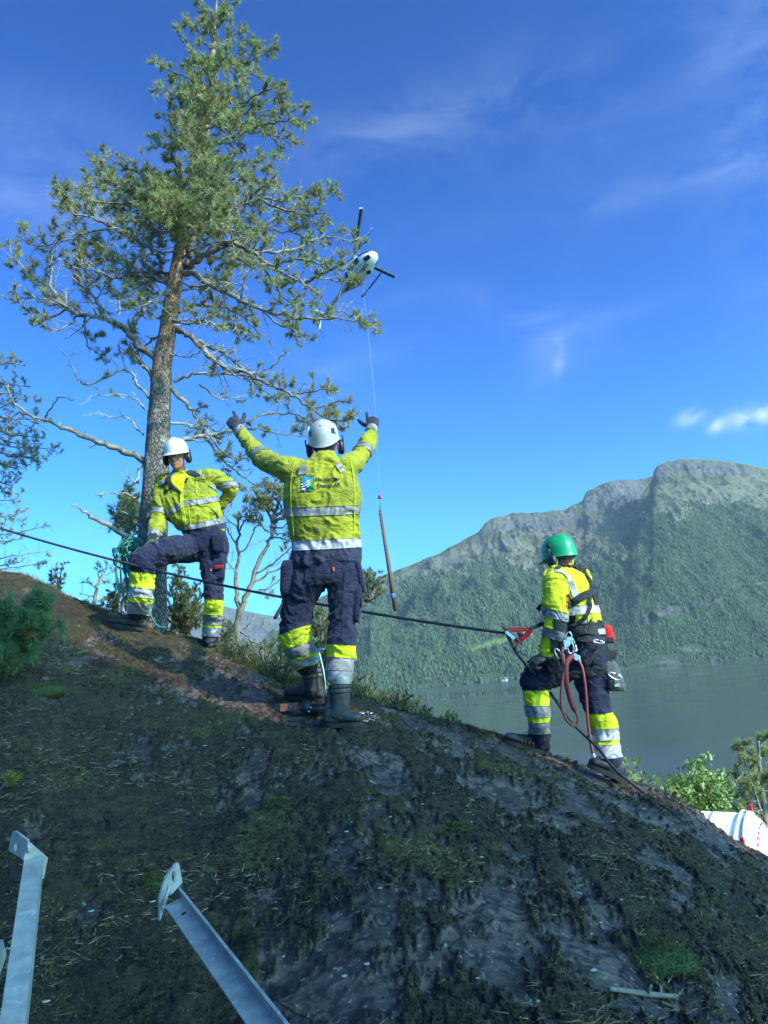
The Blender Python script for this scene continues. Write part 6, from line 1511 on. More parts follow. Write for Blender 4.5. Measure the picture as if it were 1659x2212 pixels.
b2 = boot(P3, g3r + np.array([-.08, 0, .095]), j3(1045, 1975, g3r[1] - Y3), g3r + np.array([-.005, 0, .020]), g3rt + np.array([0, 0, .028]), nr3, mat='boot_black', shaft_r=(.056, .060), laces='lace_black', high=.078)
bf = vnorm(g3ft - g3f); bn = vnorm(nr3 - bf * nr3.dot(bf)); bs = np.cross(bf, bn); bs = bs if bs[1] < 0 else -bs
for k in range(4):
    p = g3f + bf * (.13 + .027 * k) + bs * .050 + bn * .045; mb = MB(); mb.tube([p, p + bn * .022 + bf * .008 - bs * .006, p + bn * .036 - bs * .016], [.0035] * 3, 5); mb.build('red_lace', MATS['orange_cloth'], b1)
mb = MB(); mb.ell(g3f + bf * .085 + bs * .050 + bn * .085, bf * .012, bn * .012, bs * .003, 10, 6); mb.build('badge', MATS['red_cloth'], b1)
ho, fr3, hp3 = helmet(P3, h3 + uu3 * .036, f3, .04, 'work', 'helmet_green', sx=.102, sy=.130, h=.115)
em = ear_muffs(P3, (rr3, ff3, uu3, h3 + uu3 * .036), z=-.066, y=-.01, cup_mat='black_plastic', cush='yellow_plastic', gap=.102, size=(.02, .036, .050))
shell_patch('harness_band', 'black_plastic', P3, lambda t, e, g=0: hp3(t, e, g) - uu3 * .055, np.linspace(-math.pi / 2 - 1.2, -math.pi / 2 + 1.2, 14), np.linspace(0, .25, 3), -.10)
mb = MB(); mb.ell(hp3(math.pi, .05, .03), rr3 * .012, ff3 * .018, uu3 * .018, 10, 8); mb.ell(hp3(math.pi, .38, .03), rr3 * .010, ff3 * .016, uu3 * .016, 10, 8); mb.build('muff_mount', MATS['black_plastic'], ho)
# harness
HN = empty('harness', j3(830, 950, 0), None, None); HN.parent = P3; HN.location = Vector(HN.location) - Vector(P3.location)
Gc = JG3
def hs(pts, w, G=JG3, name='strap', mat='webbing', lift=.008, th=.005): return G.strap(name, mat, HN, [c3(*p) for p in pts], w, th, 7, lift, 3)
hs([(600, 395), (640, 368), (700, 362), (760, 390), (830, 440), (875, 500), (880, 560), (865, 650), (870, 700), (830, 790), (770, 835)], .026)
hs([(810, 400), (840, 450), (880, 510), (896, 580), (905, 640), (925, 690)], .030)
hs([(688, 690), (740, 660), (800, 625), (862, 595), (890, 590)], .050); hs([(690, 700), (705, 640), (688, 600)], .02)
hs([(640, 372), (700, 352), (760, 372), (800, 398)], .050, lift=.012)
hs([(680, 915), (760, 905), (850, 900), (950, 905), (985, 915)], .060, TG3, 'waist_belt', lift=.012, th=.012); hs([(676, 875), (780, 858), (880, 852), (955, 862)], .085, TG3, 'waist_pad', lift=.006, th=.008)
hs([(770, 965), (850, 968), (920, 955), (985, 960)], .045, TG3, 'waist_strap', lift=.010)
hs([(960, 1000), (900, 1100), (840, 1155), (780, 1170)], .030, TG3); hs([(870, 975), (850, 1040), (815, 1090), (800, 1110)], .025, TG3)
hs([(985, 1215), (920, 1225), (850, 1235), (760, 1245), (700, 1255)], .050, TG3, 'leg_loop', lift=.010, th=.010)
hs([(560, 1050), (575, 1120), (585, 1200), (600, 1235)], .07, TG3, 'tool_strap', lift=.03, th=.02)
mb = MB(); mb.box(JG3.hitpx(*c3(815, 412), .02)[0], X_ * .018, Yv * .006, Z_ * .012); mb.build('buckle', MATS['black_plastic'], HN, smooth=False)
mb = MB(); mb.box(TG3.hitpx(*c3(935, 912), .03)[0], X_ * .026, Yv * .004, Z_ * .018); mb.build('care_label', MATS['label_white'], HN, smooth=False)
# chest strap end that stands out in front of the body
ribbon('strap_end', 'webbing', HN, [j3(560, 640, .0), j3(505, 660, -.02), j3(478, 695, -.02), j3(450, 728, -.02)], [[0, -1, .3]] * 4, .034, .004)
mb = MB(); mb.tube(spline([j3(505, 470, 0), j3(488, 490, 0), j3(486, 515, 0), j3(500, 535, 0)], 3), [.004] * 10, 5); mb.build('ring', MATS['label_white'], HN)
ribbon('strap_end', 'webbing', HN, [j3(470, 845, -.05), j3(500, 800, 0), j3(500, 870, -.02), j3(520, 900, 0)], [[0, -1, .3]] * 4, .03, .006)
pouch('pouch', P3, 'red_cloth', j3(1015, 925, -.02), X_ * .044, Yv * .045, Z_ * .062 + X_ * -.006, .8); pouch('pouch_side', P3, 'black_cloth', j3(1010, 975, -.025), X_ * .047, Yv * .048, Z_ * .020, .95); pouch('pouch_side', P3, 'black_cloth', j3(978, 915, -.025), X_ * .012, Yv * .046, Z_ * .065, .9)
bag = pouch('tool_bag', P3, 'bag_grey', j3(1052, 1260, -.05), X_ * .062 - Z_ * .006, Yv * .07, Z_ * .105 + X_ * -.02, .9)
pouch('bag_flap', bag, 'black_cloth', j3(1030, 1150, -.05), X_ * .045, Yv * .05, Z_ * -.075 + X_ * -.03, .6)
mb = MB(); mb.box(j3(1095, 1335, -.12), X_ * .017, Yv * .004, Z_ * .012); mb.box(j3(1095, 1305, -.12), X_ * .017, Yv * .004, Z_ * .007); mb.build('reflective_band', MATS['reflective_tape_bright'], bag, smooth=False)
ribbon('bag_strap', 'webbing', HN, [j3(985, 985, -.08), j3(1010, 1060, -.09), j3(1040, 1130, -.10), j3(1050, 1170, -.1), j3(1030, 1190, -.1)], [[0, -1, .2]] * 5, .035, .004)
def carabiner(parent, c, ax, ay, r=.005, a=.022, b=.048, mat='steel_bright', name='carabiner'):
    P = [c + ax * a * math.copysign(abs(math.cos(t)) ** .8, math.cos(t)) * (1 - .2 * math.sin(t)) + ay * b * math.sin(t) for t in np.linspace(0, 2 * math.pi, 22)]
    mb = MB(); mb.tube(P, [r] * len(P), 6); return mb.build(name, MATS[mat], parent)
carabiner(HN, j3(700, 960, -.22), X_, vnorm(Z_ + X_ * .2), a=.022, b=.042); carabiner(HN, j3(745, 1010, -.21), X_ * .5 + Yv * .5, Z_ - X_ * .15, a=.02, b=.045); carabiner(HN, j3(715, 1030, -.21), X_, Z_, a=.018, b=.04)
carabiner(HN, j3(615, 1080, -.24), vnorm(X_ + Z_ * .5), vnorm(Z_ - X_ * .5), a=.016, b=.034); carabiner(HN, j3(1075, 1265, -.14), vnorm(X_ + Z_), vnorm(Z_ * .6 - X_), a=.018, b=.045, r=.006); carabiner(HN, j3(945, 985, -.2), vnorm(Z_), vnorm(X_ - Z_ * .3), a=.010, b=.036, r=.005)
mb = MB(); mb.box(j3(695, 985, -.225), X_ * .015, Yv * .01, Z_ * .03 + X_ * .012); mb.box(j3(672, 1010, -.225), X_ * .008, Yv * .008, Z_ * .03); mb.build('rope_adjuster', MATS['steel_bright'], HN, smooth=False)
mb = MB(); mb.box(j3(770, 1115, -.225), X_ * .020 - Z_ * .012, Yv * .010, Z_ * .022); mb.build('rope_end_plate', MATS['steel_bright'], HN, smooth=False)
# ================================================================== ROPES, TOOLS, HELICOPTER
def rope_mat(name, col, col2, scale=260):
    m = MT(name); n = m.noise(scale, 2); c = m.mix(m.rng(n, .4, .6), col, col2); m.set(Base_Color=c, Roughness=.85); m.bump(n, .8, .003); return m.m
rope_mat('black_rope', (.014, .014, .018), (.045, .045, .05)); rope_mat('green_rope', (.020, .13, .105), (.05, .22, .17)); rope_mat('red_lanyard_rope', (.28, .03, .03), (.45, .12, .09))
plain('galvanised', (.47, .41, .34), .6, .08, var=.42, vscale=16, bump=.0006, bscale=60, wear=(.60, .62, .63)); plain('wood_pole', (.17, .075, .045), .8, var=.4, vscale=8, bump=.01); plain('brick_brown', (.20, .075, .050), .7, var=.2, vscale=40)
plain('white_paint', (.78, .77, .72), .35, var=.12, vscale=2.5, wear=(.55, .52, .46)); plain('blue_paint', (.01, .22, .75), .4, var=.05); plain('cyan_paint', (.05, .55, .80), .4); plain('window_dark', (.012, .018, .022), .08, var=.1, spec=.8); plain('blade_dark', (.07, .07, .075), .5)
plain('heli_white', (.74, .72, .64), .3, var=.06, vscale=1); plain('heli_red', (.42, .04, .035), .35); plain('heli_grey', (.30, .31, .32), .5); plain('red_paint', (.60, .015, .03), .4); plain('tyre', (.02, .02, .02), .8); plain('stick_bark', (.23, .18, .14), .85, var=.4, bump=.004); plain('blue_tape', (.02, .15, .45), .5)
def rope(name, label, cat, pts3, r, mat, seg=8, n=8, group=None, twist=True):
    P = spline(pts3, n); mb = MB(); mb.tube(P, [r] * len(P), seg); o = mb.build(name, MATS[mat]); return tag(o, label, cat, group)
dev = D(1094, 1368, 5.05)
A0 = D(-60, 1122, 6.9); P_ = []
for t in np.linspace(0, 1, 40):
    p = A0 * (1 - t) + dev * t; p = p - np.array([0, 0, .10 * 4 * t * (1 - t)]); P_.append(p)
P_ = np.array(P_)
rope('tensioned_rope', 'taut black rope crossing the whole slope behind the middle worker to the rope grab', 'rope', P_, .0100, 'black_rope', n=2)
tail = [dev + np.array([.01, 0, -.02]), D(1112, 1404, 5.05), D(1140, 1440, 5.10), D(1175, 1478, 5.30), D(1235, 1560, 5.20), D(1290, 1614, 5.02), D(1318, 1650, 4.98), D(1352, 1682, 5.0), D(1395, 1704, 5.1)]
for k in (-1, -2):
    g = ground_z(tail[k][0], tail[k][1])[0]; tail[k][2] = max(tail[k][2], g + .012) if k == -2 else g + .012
rope('slack_rope', 'black rope tail running down from the rope grab to the right worker\'s boots', 'rope', tail, .0100, 'black_rope')
# rope grab with red slings
RG = empty('rope_grab', dev, 'black and silver rope grab clamped at the end of the taut rope with red slings', 'rope grab')
pouch('cam_body', RG, 'black_plastic', D(1108, 1374, 5.03), X_ * .030 - Z_ * .02, Yv * .016, (Z_ * -.055 + X_ * .045), .7)
mb = MB(); mb.box(D(1102, 1372, 5.005), vnorm(X_ - Z_) * .035, Yv * .004, vnorm(X_ + Z_) * .010); mb.build('side_plate', MATS['steel_bright'], RG, smooth=False)
mb = MB(); mb.tube(spline([D(1092, 1366, 5.03), D(1104, 1394, 5.03), D(1114, 1398, 5.03), D(1118, 1384, 5.03)], 4), [.006] * 13, 6); mb.build('shackle', MATS['black_plastic'], RG)
mb = MB(); mb.tube([D(1120, 1372, 5.03), D(1130, 1369, 5.03)], [.016, .010], 8); mb.build('cam_knob', MATS['black_plastic'], RG)
ribbon('red_sling', 'red_cloth', RG, [D(1095, 1361, 5.04), D(1115, 1362, 5.05), D(1135, 1360, 5.06), D(1146, 1360, 5.07)], [[0, -1, .3]] * 4, .024, .008); ribbon('red_sling', 'red_cloth', RG, [D(1146, 1362, 5.03), D(1138, 1374, 5.03), D(1126, 1383, 5.03), D(1112, 1389, 5.03)], [[0, -1, .3]] * 4, .034, .008)
ribbon('black_sling', 'webbing', RG, [D(1144, 1360, 5.06), D(1158, 1353, 5.08), D(1172, 1348, 5.15)], [[0, -1, .3]] * 3, .024, .008)
mb = MB(); P = spline([D(1118, 1361, 5.05), D(1110, 1357, 5.05), D(1108, 1362, 5.05), D(1118, 1364, 5.05)], 4); mb.tube(P, [.005] * len(P), 6); mb.build('steel_link', MATS['steel_bright'], RG)
# lanyards on the right worker
def l3(*pts): return [D(*c3(x, y), Y3 + dy) for x, y, dy in pts]
LN = empty('lanyard', j3(735, 1110, -.23), 'thick red sleeved lanyard hanging in a loop from the right worker\'s harness', 'lanyard')
mb = MB(); P = spline(l3((738, 1105, -.22), (700, 1130, -.24), (680, 1180, -.26), (682, 1300, -.27), (705, 1420, -.26), (735, 1510, -.25), (756, 1550, -.25)), 8); mb.tube(P, [.017] * len(P), 10); mb.build('sleeve', MATS['red_rope'], LN)
mb = MB(); P = spline(l3((756, 1550, -.25), (776, 1600, -.25), (775, 1650, -.25), (740, 1670, -.25), (690, 1630, -.26), (655, 1560, -.26), (638, 1460, -.27), (645, 1340, -.28), (662, 1240, -.27), (665, 1180, -.26), (648, 1100, -.25), (655, 1030, -.24)), 6); mb.tube(P, [.009] * len(P), 8); mb.build('cord', MATS['red_lanyard_rope'], LN)
mb = MB(); P = np.array(l3((650, 1085, -.25), (660, 1180, -.26))); mb.tube(P, [.015, .014], 8); mb.build('splice', MATS['brick_brown'], LN)
LN2 = empty('rope_end', j3(790, 1150, -.22), 'thin red and white rope hanging from the right worker\'s hip down to his rear boot', 'rope')
gg = ground_hit(*c3(975, 2055)); gg = gg if gg is not None else j3(975, 2055, -.1)
mb = MB(); P = spline(l3((780, 1135, -.23), (812, 1200, -.25), (835, 1340, -.24), (848, 1500, -.22), (858, 1650, -.20), (878, 1800, -.16), (897, 1895, -.12)), 6); mb.tube(P, [.0088] * len(P), 8); mb.build('cord', MATS['red_lanyard_rope'], LN2)
mb = MB(); P = spline(l3((897, 1895, -.12), (912, 1935, -.11), (925, 1960, -.10)) + [D(*c3(945, 2000), Y3 - .1), gg + [0, 0, .02]], 4); mb.tube(P, np.interp(np.arange(len(P)), [0, 4, 8, 12, 16], [.010, .016, .017, .013, .009]), 8); mb.build('frayed_end', MATS['white_cloth'], LN2)
# green rope coil hanging on a dead branch of the pine
GC = []; rs = np.random.default_rng(3)
for k in range(26):
    cx, cy = 283 + rs.normal() * 7, 1196 + rs.normal() * 9; w_, h_ = 14 + rs.random() * 12, 12 + rs.random() * 14; a0 = rs.random() * 6.3; yy = 6.85 + rs.random() * .22
    GC += [D(cx + w_ * math.cos(a0 + t), cy + h_ * math.sin(a0 + t) * 1.0, yy + .04 * math.sin(t * 2)) for t in (0, 1.3, 2.6, 3.9, 5.2)]
for k in range(9):
    x0 = 262 + rs.random() * 32; dn = 1240 + rs.random() * 72; ww = 6 + rs.random() * 11; yy = 6.86 + rs.random() * .18
    GC += [D(x0 - ww * .7, 1205, yy), D(x0 - ww, (1205 + dn) / 2, yy), D(x0 - ww * .6, dn - 8, yy), D(x0, dn, yy), D(x0 + ww * .7, dn - 12, yy), D(x0 + ww, (1205 + dn) / 2, yy), D(x0 + ww * .5, 1210, yy)]
rope('rope_coil', 'tangled green rope coil hanging from a dead branch on the pine trunk', 'rope coil', np.array(GC), .0088, 'green_rope', 6, 5)
g = ground_z(*D(318, 1335, 7.0)[:2])[0]; gp = D(316, 1300, 6.95)
rope('green_rope_tail', 'loose end of the green rope hanging behind the left worker\'s calf to the ground', 'rope', [D(312, 1190, 7.0), D(330, 1262, 6.95), D(332, 1300, 6.95), D(325, 1325, 6.95), D(340, 1352, 6.9), D(358, 1356, 6.88)], .0088, 'green_rope', 6, 6)
# ------------------------------------------------------------------ galvanised brackets
def bracket(label, A, B, wdir, flange_dir, w, fl, plate, group='galvanised angle brackets'):
    """angle profile from A (head) to B; wdir: across the wide face; flange_dir: raised flange"""
    t = empty('steel_bracket', A, label, 'bracket', group); ax = vnorm(B - A); wd = vnorm(wdir - ax * np.dot(wdir, ax)); fd = vnorm(flange_dir - ax * np.dot(flange_dir, ax) - wd * np.dot(flange_dir, wd)); th = .007
    def prism(s0, s1):
        pr = [(0, 0), (w, 0), (w, fl), (w - th, fl), (w - th, th), (0, th)]
        return [np.array([p + wd * x + fd * y for x, y in pr]) for p in (s0, s1)]
    mb = MB(); mb.rings(prism(A, B)); mb.build('angle_beam', MATS['galvanised'], t, smooth=False)
    # bolt hole: dark disc sunk collar on the wide face
    hc_ = A + ax * .11 + wd * w * .52 + fd * (th + .0008); mb = MB()
    R1 = np.array([hc_ + (wd * math.cos(q) + ax * math.sin(q)) * .008 for q in np.linspace(0, 2 * math.pi, 16, endpoint=False)]); R2 = R1 - fd * .0060; mb.rings([R1, R2]); mb.build('bolt_hole', MATS['print_black'], t, smooth=False)
    return t, ax, wd, fd
def end_plate(t, corners, hole, n, th=.009, hr=.014):
    """plate polygon bent once: list of quads in world space; hole = (centre)"""
    for i, qd in enumerate(corners):
        q = np.array(qd); nn = vnorm(np.cross(q[1] - q[0], q[2] - q[0]));
        if nn[1] > 0: nn = -nn
        name = 'end_plate'
        if hole is not None and i == hole[0]:
            c = q.mean(0) if hole[1] is None else hole[1]; c = c - nn * np.dot(c - q[0], nn); K = 24; e1 = vnorm(q[1] - q[0]); e2 = np.cross(nn, e1); inner = [c + (e1 * math.cos(a) + e2 * math.sin(a)) * hr for a in np.linspace(0, 2 * math.pi, K, endpoint=False)]
            out = []
            for p in inner:
                d = vnorm(p - c); best = 1e9
                for k in range(4):
                    a_, b_ = q[k], q[(k + 1) % 4]; e = b_ - a_; m = np.cross(nn, e); den = np.dot(d, m)
                    if abs(den) > 1e-9:
                        s = np.dot(a_ - c, m) / den
                        if s > 0 and s < best: best = s
                out.append(c + d * best)
            inner, out = np.array(inner), np.array(out); mb = MB(); mb.rings([inner, out, out - nn * th, inner - nn * th, inner], caps=False); mb.build(name, MATS['galvanised'], t, smooth=False)
        else:
            mb = MB(); mb.rings([q, q - nn * th]); mb.build(name, MATS['galvanised'], t, smooth=False)
k5 = .3968
def c5(x, y): return (x * k5, 1755.4 + y * k5)
# bracket 1 : plate corners and beam
def q5(x, y, Y): return D(*c5(x, y), Y)
A = q5(133, 245, 2.36); B = q5(-28, 1300, 1.62); Wd = q5(218, 300, 2.36) - q5(128, 300, 2.36)
b, ax, wd, fd = bracket('galvanised angle bracket lying at the left with a hole in its end plate', A, B, Wd, np.array([-.2, -.6, -.9]), float(np.linalg.norm(Wd)), .055, None)
end_plate(b, [[q5(70, 92, 2.42), q5(150, 152, 2.34), q5(128, 256, 2.34), q5(36, 204, 2.42)], [q5(152, 150, 2.34), q5(262, 246, 2.40), q5(238, 362, 2.40), q5(130, 262, 2.34)]], (0, q5(93, 180, 2.39)), None)
mb = MB(); mb.tube([q5(153, 165, 2.335), q5(160, 220, 2.335)], [.005, .006], 6); mb.build('weld', MATS['galvanised'], b); mb = MB(); mb.ell(q5(222, 296, 2.36), X_ * .006, Yv * .006, Z_ * .006, 8, 6); mb.build('weld', MATS['galvanised'], b)
A = q5(900, 520, 2.40); B = q5(1520, 1420, 1.60); Wd = q5(940, 405, 2.44) - q5(900, 520, 2.40)
b, ax, wd, fd = bracket('galvanised angle bracket lying slantwise right of the other, raised flange on its far side', A, B, Wd * .5 + np.array([.07, .02, .0]), np.array([.35, .5, .9]), .056, .036, None)
end_plate(b, [[q5(972, 258, 2.52), q5(905, 350, 2.42), q5(925, 455, 2.42), q5(975, 385, 2.52)], [q5(905, 350, 2.42), q5(868, 466, 2.40), q5(872, 588, 2.40), q5(912, 470, 2.42)]], (0, q5(948, 350, 2.47)), None, hr=.016)
mb = MB(); mb.tube([q5(922, 400, 2.40), q5(892, 505, 2.385)], [.005, .005], 6); mb.build('weld', MATS['galvanised'], b); mb = MB(); mb.ell(q5(888, 512, 2.39), X_ * .007, Yv * .007, Z_ * .007, 8, 6); mb.build('weld', MATS['galvanised'], b)
A = q5(-118, 720, 2.2); B = q5(-190, 900, 2.1)
bracket('sliver of a third galvanised bracket cut off by the left edge', A, B, X_, np.array([-.2, -.6, -.9]), .062, .05, None)
# ------------------------------------------------------------------ tool and brick by the boots
g0 = ground_hit(626, 1541); mb = MB(); t = empty('tool_case', g0, 'small red brown block on the ground left of the boots', 'block')
mb = MB(); mb.box(g0 + Z_ * .042, X_ * .056, Yv * .03, Z_ * .024 + X_ * .002); mb.build('block', MATS['brick_brown'], t, smooth=False); mb = MB(); mb.ell(g0 + Z_ * .042 + X_ * .012 - Yv * .031, X_ * .004, Yv * .002, Z_ * .004, 8, 6); mb.build('rivet', MATS['steel_bright'], t)
g1 = ground_hit(676, 1548); t = empty('cable_cutter', g1, 'black motor tool lying between the middle worker\'s boots', 'power tool')
mb = MB(); mb.ell(g1 + Z_ * .045 + X_ * .03, X_ * .085, Yv * .05, Z_ * .038, 16, 10); mb.ell(g1 + Z_ * .06 - X_ * .04, X_ * .04, Yv * .04, Z_ * .05, 14, 8); mb.box(g1 + Z_ * .07 + X_ * .12, X_ * .035, Yv * .04, Z_ * .05); mb.box(g1 + Z_ * .035 - X_ * .085, X_ * .05, Yv * .02, Z_ * .018)
V, F = remesh(mb, .005, 1); mesh_np('housing', V, F, MATS['black_plastic'], t)
mb = MB(); mb.ell(g1 + Z_ * .035 - X_ * .02 - Yv * .045, X_ * .007, Yv * .004, Z_ * .007, 8, 6); mb.ell(g1 + Z_ * .06 - X_ * .005 - Yv * .045, X_ * .006, Yv * .004, Z_ * .006, 8, 6); mb.build('bolt', MATS['steel_bright'], t)
mb = MB(); mb.tube(spline([g1 + X_ * .14 + Z_ * .05, g1 + X_ * .19 + Z_ * .12, g1 + X_ * .21 + Z_ * .08], 4), [.008] * 9, 6); mb.build('handle', MATS['black_plastic'], t)
gb = ground_hit(705, 1528); t = empty('drill_steel', gb, 'curved bright steel bar standing between the middle worker\'s legs', 'steel bar')
mb = MB(); P = spline([D(704, 1490, gb[1] + .02), D(699, 1455, gb[1] + .02), D(692, 1425, gb[1] + .02), D(688, 1410, gb[1] + .02), D(692, 1402, gb[1] + .02), D(700, 1404, gb[1] + .02)], 5); P[0] = gb - Z_ * .02; mb.tube(P, np.interp(np.linspace(0, 1, len(P)), [0, .5, 1], [.005, .014, .012]), 8); mb.build('bar', MATS['steel_bright'], t)
# chain on the rock right of the boot
gq = []
for k, (x, y) in enumerate([(790, 1560), (799, 1556), (806, 1550), (802, 1544), (792, 1541), (782, 1543), (806, 1558), (813, 1553)]):
    gq.append(ground_hit(x, y) + Z_ * .008)
t = empty('chain', gq[0], 'small steel chain curled on the rock right of the toe cap', 'chain')
for k, p in enumerate(gq):
    P = [p + vnorm([math.cos(k * 1.3), math.sin(k * 1.3), 0]) * .018 * math.cos(a) + np.array([-math.sin(k * 1.3), math.cos(k * 1.3), .3]) * .010 * math.sin(a) for a in np.linspace(0, 2 * math.pi, 12)]; mb = MB(); mb.tube(P, [.003] * 12, 5); mb.build('link', MATS['steel_bright'], t)
# stick lower right
pts = [(1318, 2149), (1350, 2153), (1378, 2157), (1400, 2160), (1430, 2163), (1462, 2165)]
P = [ground_hit(*p) + Z_ * .016 for p in pts]; mb = MB(); mb.tube(spline(P, 4), np.interp(np.linspace(0, 1, 21), [0, .5, 1], [.0065, .009, .007]), 8); mb.tube([P[3], P[3] + np.array([.01, -.02, .03])], [.006, .004], 6); mb.tube([P[4], P[4] + np.array([.01, .03, .015])], [.006, .003], 6)
tag(mb.build('stick', MATS['stick_bark']), 'dry broken pine stick lying on the moss at bottom right', 'stick')
gq = [ground_hit(x, y) + Z_ * .01 for x, y in ((706, 1915 + 1), (760, 1990))] if False else None
# ------------------------------------------------------------------ white tank beyond the rock
TY = 15.5; tc0 = D(1630, 1848, TY); axd = vnorm(np.array([-.80, .60, .02])); e2 = Z_ - axd * axd[2]; e2 = vnorm(e2); e1 = np.cross(axd, e2); TRd = .74; DK = TRd / .90
TK = empty('tank_truck', tc0 - Z_ * 2, 'white cylindrical truck tank with red marker lamps beyond the rock at right', 'tank truck')
def circ(s, r, n=56): return np.array([tc0 + axd * s + (e1 * math.cos(a) + e2 * math.sin(a)) * r for a in np.linspace(0, 2 * math.pi, n, endpoint=False)])
mb = MB(); mb.rings([circ(0, TRd), circ(.9, TRd), circ(1.8, TRd), circ(4.8, TRd * 1.0)]); mb.build('tank', MATS['white_paint'], TK)
mb = MB(); mb.rings([circ(-.34, .02), circ(-.33, .3 * DK), circ(-.27, .58 * DK), circ(-.17, .78 * DK), circ(-.06, .88 * DK), circ(-.012, .90 * DK)]); mb.build('end_dome', MATS['white_paint'], TK)
mb = MB(); mb.rings([circ(.012, TRd + .045), circ(-.012, TRd + .05), circ(-.02, TRd + .045), circ(-.02, TRd - .02), circ(.012, TRd - .02)]); mb.build('rim_flange', MATS['white_paint'], TK)
mb = MB(); P = [tc0 + axd * .10 + (e1 * math.cos(a) + e2 * math.sin(a)) * (TRd + .05) for a in np.linspace(.3, 2.8, 26)]; mb.tube(P, [.022] * 26, 6); mb.build('grab_rail', MATS['white_paint'], TK)
mb = MB(); mb.rings([circ(.62, TRd + .006), circ(.67, TRd + .006)], caps=False); mb.build('weld_band', MATS['heli_grey'], TK)
for k in range(30):
    a = math.radians(12 * k); a2 = math.radians(12 * k + 7.0)
    def dome(a, r, s): return tc0 + axd * s + (e1 * math.cos(a) + e2 * math.sin(a)) * r * (DK if s < -.03 else 1)
    mb = MB(); mb.add([dome(a, .70, -.232), dome(a2, .70, -.232), dome(a2, .735, -.212), dome(a, .735, -.212)], [(0, 1, 2, 3)]); mb.build('reflector_dash', MATS['red_paint'], TK, smooth=False)
mb = MB(); V = []; F = []
for i, r in enumerate(np.linspace(.08, .66, 6)):
    for a in np.linspace(-2.9, 1.35, 14): V.append(dome(a + .25 * r, r, -.345 + .105 * (r / .66) ** 2))
for i in range(5):
    for j in range(13): F.append((i * 14 + j, i * 14 + j + 1, (i + 1) * 14 + j + 1, (i + 1) * 14 + j))
mb.add(V, F); mb.build('blue_stripe', MATS['blue_paint'], TK)
mb = MB(); V = [dome(a + .25 * r, r, -.352 + .105 * (r / .66) ** 2) for r in np.linspace(.08, .66, 6) for a in (-1.25, -1.1)]; mb.add(V, [(2 * i, 2 * i + 1, 2 * i + 3, 2 * i + 2) for i in range(5)]); mb.build('light_stripe', MATS['cyan_paint'], TK)
for a in (math.radians(78), math.radians(150)):
    p = dome(a, TRd + .10, -.02); mb = MB(); mb.box(p, e1 * .05, axd * .03, e2 * .055); mb.build('marker_lamp', MATS['red_paint'], TK, smooth=False); mb = MB(); mb.tube([dome(a, TRd - .02, 0), p], [.045, .03], 8); mb.build('lamp_stalk', MATS['white_paint'], TK)
mb = MB(); mb.box(tc0 + axd * 2.2 - Z_ * 1.15, axd * 2.9, e1 * .45, Z_ * .12); mb.build('chassis', MATS['tyre'], TK, smooth=False)
for s_ in (.6, 1.8, 4.6):
    for sd in (-1, 1):
        cw = tc0 + axd * s_ + e1 * sd * .95 - Z_ * 1.45; mb = MB(); mb.rings([np.array([cw + e1 * o + (axd * math.cos(a) + Z_ * math.sin(a)) * r for a in np.linspace(0, 2 * math.pi, 24, endpoint=False)]) for o, r in ((-.14, .35), (-.14, .48), (-.1, .52), (.1, .52), (.14, .48), (.14, .35))]); w_ = mb.build('wheel', MATS['tyre'], TK)
mb = MB(); mb.box(tc0 + axd * 5.9 - Z_ * .2, axd * .75, e1 * 1.1, Z_ * 1.0); mb.build('cab', MATS['white_paint'], TK, smooth=False)
# ------------------------------------------------------------------ helicopter
HY = 70.0; k4 = .1488
def cam2w(v): return R_ * v[0] + U_ * v[1] - F_ * v[2]
hub = D(764.7, 557, HY); sc_m = float(hub @ F_) / FPX     # metres per picture unit
bl = [np.array([18.6, 67.6, 99.7]), np.array([90.8, -17.2, -79.4]), np.array([-109.4, -50.4, -20.3])]
up_h = vnorm(cam2w(vnorm(np.cross(bl[0], bl[1])) )); fw = cam2w(np.array([.585, .545, .60])); fw = vnorm(fw - up_h * np.dot(fw, up_h)); rt = np.cross(fw, up_h)
H = empty('helicopter', hub - up_h * 2.9, 'white helicopter hovering with its nose towards us partly behind the pine branches', 'helicopter')
O = hub - up_h * 2.05 - fw * .1       # centre of the cabin below the mast
def hp_pt(x, y, z): return O + fw * x + rt * y + up_h * z     # forward, right, up
def hring(x, w_, zlo, zhi, n=24, p=2.4):
    zc_ = (zlo + zhi) / 2; hh = (zhi - zlo) / 2; R = []
    for a in np.linspace(0, 2 * math.pi, n, endpoint=False):
        k = (abs(math.cos(a)) ** p + abs(math.sin(a)) ** p) ** (-1 / p); R.append(hp_pt(x, w_ * math.cos(a) * k, zc_ + hh * math.sin(a) * k))
    return np.array(R)
sec = [(2.75, .06, -.32, -.20), (2.68, .34, -.55, .0), (2.40, .60, -.74, .25), (1.9, .80, -.86, .62), (1.3, .92, -.92, .92), (.6, .95, -.95, 1.05), (-.2, .95, -.95, 1.10), (-1.0, .88, -.88, 1.05), (-1.7, .70, -.66, .98), (-2.4, .42, -.25, .80), (-3.0, .27, .05, .60), (-4.5, .21, .16, .52), (-6.2, .15, .25, .50), (-7.6, .10, .30, .48)]
mb = MB(); mb.rings([hring(*s) for s in sec]); mb.build('fuselage', MATS['heli_white'], H)
mb = MB(); mb.rings([hring(x, w_, a, b_) for x, w_, a, b_ in ((1.0, .30, .85, 1.15), (.7, .48, .9, 1.42), (0, .55, .9, 1.58), (-.9, .50, .9, 1.50), (-1.8, .30, .8, 1.15))]); mb.build('engine_cowling', MATS['heli_white'], H)
